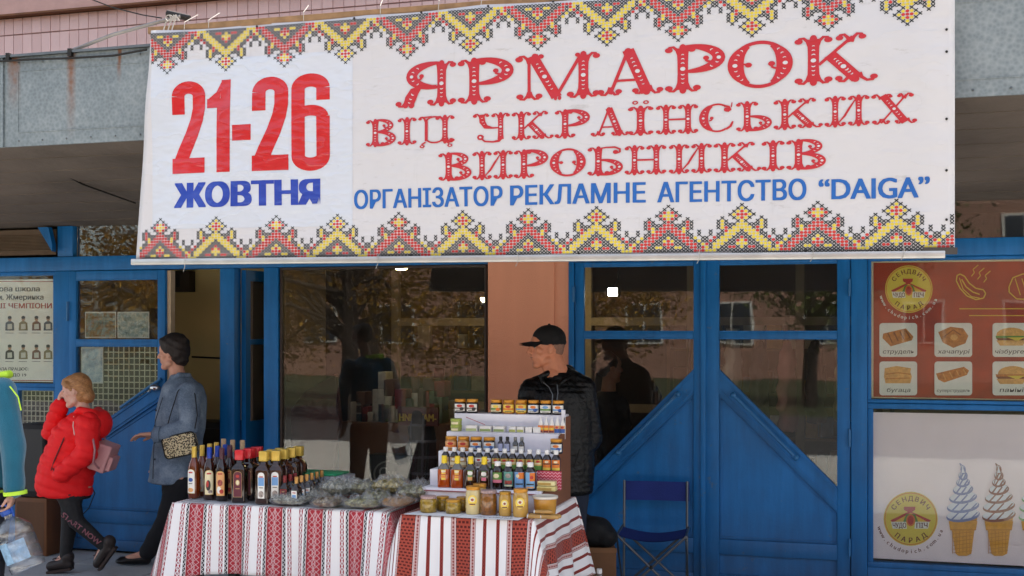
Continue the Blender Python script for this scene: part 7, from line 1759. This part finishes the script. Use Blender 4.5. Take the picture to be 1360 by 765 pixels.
# loudspeaker on a wooden box beside the far window
SP = mat("speaker_black", "#17181a", .7, bump=.3, bscale=200); o_ = P(45, 733, -.30)
x0, x1 = X(22, -.30), X(61, -.30); s0 = SCL(45, -.30); zt = 1.70-(661-440)/s0; zs = 1.70-(563-440)/s0
t = thing("wooden_box", "brown wooden box on the pavement carrying the black loudspeaker", "box", ((x0+x1)/2, -.3, 0)); MB().box(x0, x1+.02, -.32, -.06, .001, zt).build("box_body", M_ply, t, bevel=.004)
MB().box(x0+.02, x1, -.3215, -.3205, .03, zt-.03).build("front_board", mat("ply_front", "#5c3c22", .6, var=.3, streak=True), t)
t = thing("loudspeaker", "black boxy loudspeaker standing on the brown wooden box behind the girl", "loudspeaker", ((x0+x1)/2, -.3, zt)); MB().box(x0+.04, x1, -.31, -.06, zt+.001, zs).build("cabinet", SP, t, bevel=.012)
MB().box(x0+.06, x1-.02, -.314, -.3105, zt+.05, zs-.04).build("grille", mat("speaker_grille", "#26282b", .5, var=.3, vscale=200), t)
k = MB(); k.tube([P(118, 640, -.25), P(126, 655, -.20), P(118, 675, -.15), P(103, 690, -.12), P(100, 712, -.10), P(92, 728, -.10)], .004, 6); tag(k.build("power_cord", M_wire, None, smooth=True), "thin black cord trailing down the blue door panel behind the girl", "cord")

# ================================================================== INSIDE THE SHOP
rs = random.Random(11)
goods_m = [mat("goods_%d" % i, c, .5, var=.2, vscale=20) for i, c in enumerate(("#8d2f2a", "#b9b3a8", "#3c5a7d", "#a8853c", "#5d6b4a", "#c9c2b5", "#6a4a3a", "#2f3338"))]
def shelf(lab, x0, x1, y, n):
    t = thing("shop_shelf", lab, "shelf", ((x0+x1)/2, y, 0)); w = mat("shelf_wood", "#6d5a45", .7)
    for x in (x0, x1-.03): MB().box(x, x+.03, y, y+.35, .007, 2.0).build("upright", w, t)
    for i in range(n): z = .25+i*.42; MB().box(x0+.031, x1-.031, y, y+.34, z, z+.025).build("shelf_board", w, t)
    for i in range(n):
        z = .276+i*.42; x = x0+.06
        while x < x1-.16:
            ww = rs.uniform(.07, .15); hh = rs.uniform(.12, .32); g_ = MB().box(x, x+ww, y+.03, y+.03+rs.uniform(.1, .2), z, z+hh).build("boxed_goods", rs.choice(goods_m), t, bevel=.004); x += ww+rs.uniform(.01, .05)
shelf("wooden shelf of mixed boxed goods deep behind the display window", -4.4, -2.6, 3.2, 4)
shelf("wooden shelf of mixed boxed goods seen through the door glass", -1.9, -.2, 3.6, 4)
# added rail of clothes whose colours replace a vehicle's reflection in the door
cr = thing("reflection_clothes_rail", "steel rail inside the shop carrying hanging clothes, seen through the slanted pane", "clothes rail", (-.65, 1.3, 0))
k = MB(); k.tube([(-1.35, 1.3, 1.68), (.15, 1.3, 1.68)], .014, 8); k.build("rail", STL, cr, smooth=True)
for x in (-1.35, .15): k = MB(); k.tube([(x, 1.3, .007), (x, 1.3, 1.68)], .014, 8); k.build("upright", STL, cr, smooth=True)
gc = [("red", "#b5302c"), ("white", "#d9d5cf"), ("dark grey", "#3a3a40"), ("pink", "#c98a8a"), ("black", "#17171a"), ("cream", "#cdbf9f"), ("brown", "#5c4030")]
for i, (nm, c) in enumerate(gc):
    x = -1.22+i*.205; g = MB(); hh = rs.uniform(.55, .75)
    loft(g, [(Vector((x, 1.3, 1.60-hh)), .075, .24), (Vector((x, 1.3, 1.35)), .06, .20), (Vector((x, 1.3, 1.56)), .05, .19), (Vector((x, 1.3, 1.63)), .03, .06)]); g.caps((x, 1.12, 1.53), (x-.02, 1.02, 1.15), .05, .045); g.caps((x, 1.48, 1.53), (x-.02, 1.58, 1.15), .05, .045)
    o = organic("reflection_garment", g, mat("garment_%d" % i, c, .85), None, .018, 2, crumple(.012, 22, i)); tag(o, nm+" garment hanging on the steel rail inside the shop", "garment", "garments on the rail inside the shop")
    k = MB(); k.tube([(0, 0, 1.62), (0, 0, 1.66), (.012, 0, 1.69)], .004, 6); h_ = k.build("hanger_hook", STL, None); h_.parent = o; h_.location = (x, 1.3, 0)
# added bar grid in place of the building's reflection, giving paler crossing bars
scr = thing("reflected_window_bars", "pale timber glazing bars of an inner partition behind the panes", "screen", (-1.0, 2.2, 0)); W2 = mat("reflected_bar_pale", "#8f7f6a", .7)
for x in (-4.2, -3.3, -2.4, -1.5, -.6, .3, 1.2): MB().box(x, x+.07, 2.2, 2.26, .007, 2.89).build("upright", W2, scr)
for z in (1.0, 1.75, 2.35): MB().box(-4.2, 1.27, 2.205, 2.255, z, z+.07).build("crossbar", W2, scr)
# display window: maroon drape, plaid cloth, mirrored street sign, hat stand
yd = .55
k = MB(); n1 = 16
pl = [P(374, 652, yd), P(374, 560, yd), P(404, 520, yd), P(446, 496, yd), P(452, 560, yd), P(438, 652, yd)]
q = MB(); q.prism([tuple(p.xz) for p in pl], yd, yd+.05); tag(q.build("drape", mat("maroon_drape", "#4a1714", .8, var=.3, vscale=3, streak=True), bevel=.01), "dark maroon drape slung across the near corner of the display window", "drape")
pm_ = bpy.data.materials.new("dark_plaid"); pm_.use_nodes = True; t = NT(pm_); b_ = t.n["Principled BSDF"]; tc = t.new("ShaderNodeTexCoord"); sp_ = t.new("ShaderNodeSeparateXYZ"); t.l.new(tc.outputs['Object'], sp_.inputs[0])
g1 = t.m('LESS_THAN', t.m('PINGPONG', t.m('ADD', sp_.outputs[0], 20.0), .05), .008); g2 = t.m('LESS_THAN', t.m('PINGPONG', t.m('ADD', sp_.outputs[2], 20.0), .06), .010); t.l.new(t.mix(t.m('MAXIMUM', g1, g2), lin("#14141a"), lin("#50505c")), b_.inputs['Base Color']); b_.inputs['Roughness'].default_value = .9
g = MB(); a = P(560, 610, .45); loft(g, [(a+Vector((0, 0, -.35)), .15, .10), (a+Vector((0, 0, .0)), .13, .09), (a+Vector((0, 0, .25)), .10, .07), (a+Vector((0, 0, .38)), .07, .05)]); o = organic("plaid_garment", g, pm_, None, .015, 2, crumple(.012, 18)); tag(o, "dark plaid garment standing inside the display window near the pink pillar", "garment")
sg = thing("mirrored_street_sign", "small dark red sign with yellow letters low in the display window", "sign", P(555, 555, .40)); a, b2 = P(528, 565, .40), P(582, 541, .40)  # reflection of a street sign, built as a board inside
MB().box(a.x, b2.x, .40, .42, a.z, b2.z).build("sign_board", mat("sign_maroon", "#5c2018", .5), sg); k = MB(); w = b2.x-a.x
put_text(k, "HNEATAM-", lambda x, y: Vector(((a.x+b2.x)/2+x, .398, a.z+.035+y)), w*.92, .06, .04); k.build("sign_lettering", mat("sign_yellow", "#c9a53a", .5), sg)
lb = thing("patterned_bag", "black and white patterned shopping bag with swirling script in the display window", "bag", P(515, 640, .35)); a, b2 = P(490, 655, .35), P(545, 605, .35)
MB().box(a.x, b2.x, .35, .50, a.z, b2.z).build("bag_body", mat("pattern_black", "#1c1a19", .6, var=.5, vscale=40), lb, bevel=.01); k = MB()
put_text(k, "Cys", lambda x, y: Vector(((a.x+b2.x)/2+x-y*.1, .348, (a.z+b2.z)/2-.03+y)), .16, .09, .01); cc = Vector(((a.x+b2.x)/2, .3485, (a.z+b2.z)/2))
for r in (.12, .128): k.tube([cc+Vector((r*math.cos(i*PI/12), 0, r*.8*math.sin(i*PI/12))) for i in range(3, 22)], .0025, 5)
k.build("bag_script", mat("script_grey", "#8d8a84", .6), lb)
# bright toys / goods heap on a counter inside
ct = thing("shop_counter", "low wooden counter inside the display window piled with small goods", "counter", (-3.3, 1.1, 0)); a, b2 = P(450, 560, 1.0), P(600, 560, 1.0)
MB().box(a.x, b2.x, 1.0, 1.5, .007, a.z).build("counter_body", M_ply, ct, bevel=.005)
for i in range(16):
    x = a.x+.08+(b2.x-a.x-.2)*i/16; z = a.z+.001
    for l in range(rs.choice((1, 2, 3))):
        hh = rs.uniform(.06, .16); o = MB().box(x, x+rs.uniform(.06, .1), 1.05, 1.2, z, z+hh).build("packed_goods", rs.choice(goods_m), ct, bevel=.004); z += hh+.001
# lamps that are lit
EM = mat("lamp_glow", "#ffe2a0", .5, var=0, emit=14.0); EW = mat("floodlight_glow", "#fff6ec", .5, var=0, emit=14.0)
for px, py, Yl, d in ((533, 354, .9, "lit round ceiling lamp just inside the display window"), (748, 397, 1.8, "lit ceiling lamp deeper in the shop near the pillar"), (647, 397, 1.6, "small lit lamp at the display window's corner by the pillar")):
    p = P(px, py, Yl); t = thing("ceiling_lamp", d, "lamp", p); r = .055
    k = MB(); k.lathe([(0, -.028), (r*.7, -.026), (r, -.01), (r, .01)], 18, c=p); k.build("lamp_shade", EM, t, smooth=50)
    k = MB(); k.tube([p+Vector((0, 0, .011)), Vector((p.x, p.y, 2.89))], .012, 6); k.build("stem", M_hard, t)
p = P(814, 388, .8); t = thing("floodlight", "small square white floodlight shining behind the upper door pane", "lamp", p)
MB().box(p.x-.045, p.x+.045, p.y, p.y+.05, p.z-.035, p.z+.04).build("housing", M_wire, t, bevel=.004); MB().box(p.x-.036, p.x+.034, p.y-.004, p.y-.0005, p.z-.028, p.z+.030).build("lamp_face", EW, t, bevel=.0015)
k = MB(); k.tube([p+Vector((0, .03, .04)), p+Vector((.03, .05, .10)), p+Vector((-.02, .3, .25))], .008, 6); k.build("bracket", M_wire, t)
# thermometer plate and grey notice inside the open doorway
a, b2 = P(232, 388, 1.08), P(258, 360, 1.08); t = thing("wall_box", "dark square box on the ochre wall inside the open doorway", "wall box", ((a.x+b2.x)/2, 1.08, a.z)); MB().box(a.x, b2.x, 1.00, 1.099, a.z, b2.z).build("box_body", mat("brown_box", "#3a2f24", .7), t, bevel=.004); MB().box(a.x+.05, a.x+.10, 0.997, 0.9995, a.z+.04, b2.z-.03).build("box_slot", M_wire, t)
k = MB(); k.tube([P(255, 474, 1.08), P(296, 476, 1.08)], .008, 6); tag(k.build("wall_rail", M_wire), "thin dark rail along the ochre wall inside the open doorway", "rail")
# low cabinet inside the doorway
a, b2 = P(262, 585, .8), P(292, 560, .8); t = thing("cabinet", "dark wooden cabinet inside the open doorway behind the woman", "cabinet", ((a.x+b2.x)/2, .9, 0)); MB().box(a.x-.1, b2.x+.1, .75, 1.09, .007, .95).build("cabinet_body", mat("cabinet_wood", "#35281d", .6, var=.3), t, bevel=.005)
for i in range(2): MB().box(a.x-.08+i*.18, a.x+.085+i*.18, .735, .749, .1, .9).build("door_panel", mat("cabinet_front", "#3f3023", .5, var=.2), t)

# ================================================================== ACROSS THE STREET (seen in the panes)
BW = mat("far_building_wall", "#a07a68", .9, var=.1); BWN = mat("far_building_window", "#2c3540", .2); BFR = mat("far_window_frame", "#d9d5cc", .7)
fb = thing("apartment_building", "long pink apartment block across the street, mirrored in the shop panes", "building", (-4, -38, 0)); 
MB().box(-24, 34, -48, -38, -.15, 13).build("wall", BW, fb); MB().box(-24.4, 34.4, -48.4, -37.6, 13.001, 13.4).build("roof", mat("far_roof", "#5c5048", .9), fb)
wm_ = MB().box(-.75, .75, 0, .06, 0, 1.6).mesh("window", BFR); gm_ = MB().box(-.66, -.03, .061, .075, .08, 1.52); gm_.box(.03, .66, .061, .075, .08, 1.52); gm_ = gm_.mesh("pane", BWN)
for r_ in range(4):
    for i in range(16):
        o = add_obj("window", wm_, fb); o.location = Vector((-22+i*3.4, -38, 1.2+r_*3.1))-fb.location; q = add_obj("pane", gm_, o)
def leafy(nm, cols):
    m = bpy.data.materials.new(nm); m.use_nodes = True; t = NT(m); b = t.n["Principled BSDF"]; tc = t.new("ShaderNodeTexCoord"); t.l.new(t.ramp(t.noise(tc.outputs['Object'], 1.2, 3), [(p_, lin(c_)) for p_, c_ in cols]), b.inputs['Base Color']); b.inputs['Roughness'].default_value = .6; return m
LF = [leafy("autumn_leaves", [(.3, "#6a5a20"), (.5, "#a8802a"), (.7, "#cf9a38")]), leafy("green_leaves", [(.3, "#33451c"), (.5, "#55652a"), (.7, "#7d7a30")])]; BK_ = mat("tree_bark", "#3a3028", .9, var=.3, bump=1)
def tree(lab, x, y, h, r, mi_, seed, n=5200, low=0):
    rn = random.Random(seed); t = thing("tree", lab, "tree", (x, y, -.15), "trees across the street"); k = MB(); limbs = []
    k.tube([(x, y, -.15), (x+.1, y, h*.25), (x-.05, y+.1, h*.5), (x, y, h*.7)], [.2, .16, .12, .06], 8)
    for i in range(11):
        a = rn.uniform(0, 2*PI); z0 = h*rn.uniform(.16, .55); e = Vector((x+math.cos(a)*r*rn.uniform(.5, .95), y+math.sin(a)*r*rn.uniform(.5, .95), z0+h*rn.uniform(.12, .34))); mid = Vector((x, y, z0))*.5+e*.5+Vector((0, 0, .25)); k.tube([(x, y, z0), mid, e], [.07, .045, .015], 6); limbs += [mid, e, e+Vector((rn.uniform(-.7, .7), rn.uniform(-.7, .7), rn.uniform(-.3, .9)))]
    for i in range(low):
        a = rn.uniform(0, 2*PI); z0 = h*rn.uniform(.18, .4); e = Vector((x+math.cos(a)*r*rn.uniform(.5, 1.1), y+math.sin(a)*r*rn.uniform(.5, 1.1), rn.uniform(1.1, 3.4))); mid = Vector((x, y, z0))*.5+e*.5+Vector((0, 0, .5)); k.tube([(x, y, z0), mid, e], [.06, .04, .012], 6); limbs += [e, e+Vector((0, 0, .5)), mid*.4+e*.6]
    k.build("trunk", BK_, t, smooth=True); limbs.append(Vector((x, y, h*.9)))
    vs = []; fs = []
    for i in range(n):
        c = rn.choice(limbs); d = Vector((rn.gauss(0, 1), rn.gauss(0, 1), rn.gauss(0, .8)))*r*(.22 if not low else .15); p = c+d; u = Vector((rn.uniform(-1, 1), rn.uniform(-1, 1), rn.uniform(-1, 1))).normalized(); v = u.orthogonal().normalized(); s_ = rn.uniform(.05, .10) if not low else rn.uniform(.035, .075); b0 = len(vs); vs += [p+u*s_, p+v*s_*.55, p-u*s_, p-v*s_*.55]; fs.append((b0, b0+1, b0+2, b0+3))
    k = MB(); k.add(vs, fs); k.build("crown", LF[mi_], t)
tree("yellowing tree across the road, mirrored in the display window", -6.5, -20, 8.5, 3.2, 0, 1, 12000, 8); tree("green and gold tree mirrored beside the open door", -12.5, -21, 8, 3.0, 0, 2, 12000, 10); tree("large yellow tree mirrored in the far door's upper pane", -19, -22, 9, 3.4, 0, 3, 9000, 7); tree("green tree across the road behind the photographer", -1.5, -23, 7.5, 2.6, 1, 4); tree("small autumn tree near the building's end across the road", 7, -21, 7, 2.5, 0, 5)

tree("broad golden tree at the kerb, mirrored across the display window", -10.2, -14.5, 7.5, 3.0, 0, 6, 16000, 14); tree("thin yellow tree at the kerb mirrored next to the open doorway", -15.0, -15.5, 7.0, 2.8, 0, 7, 13000, 12)
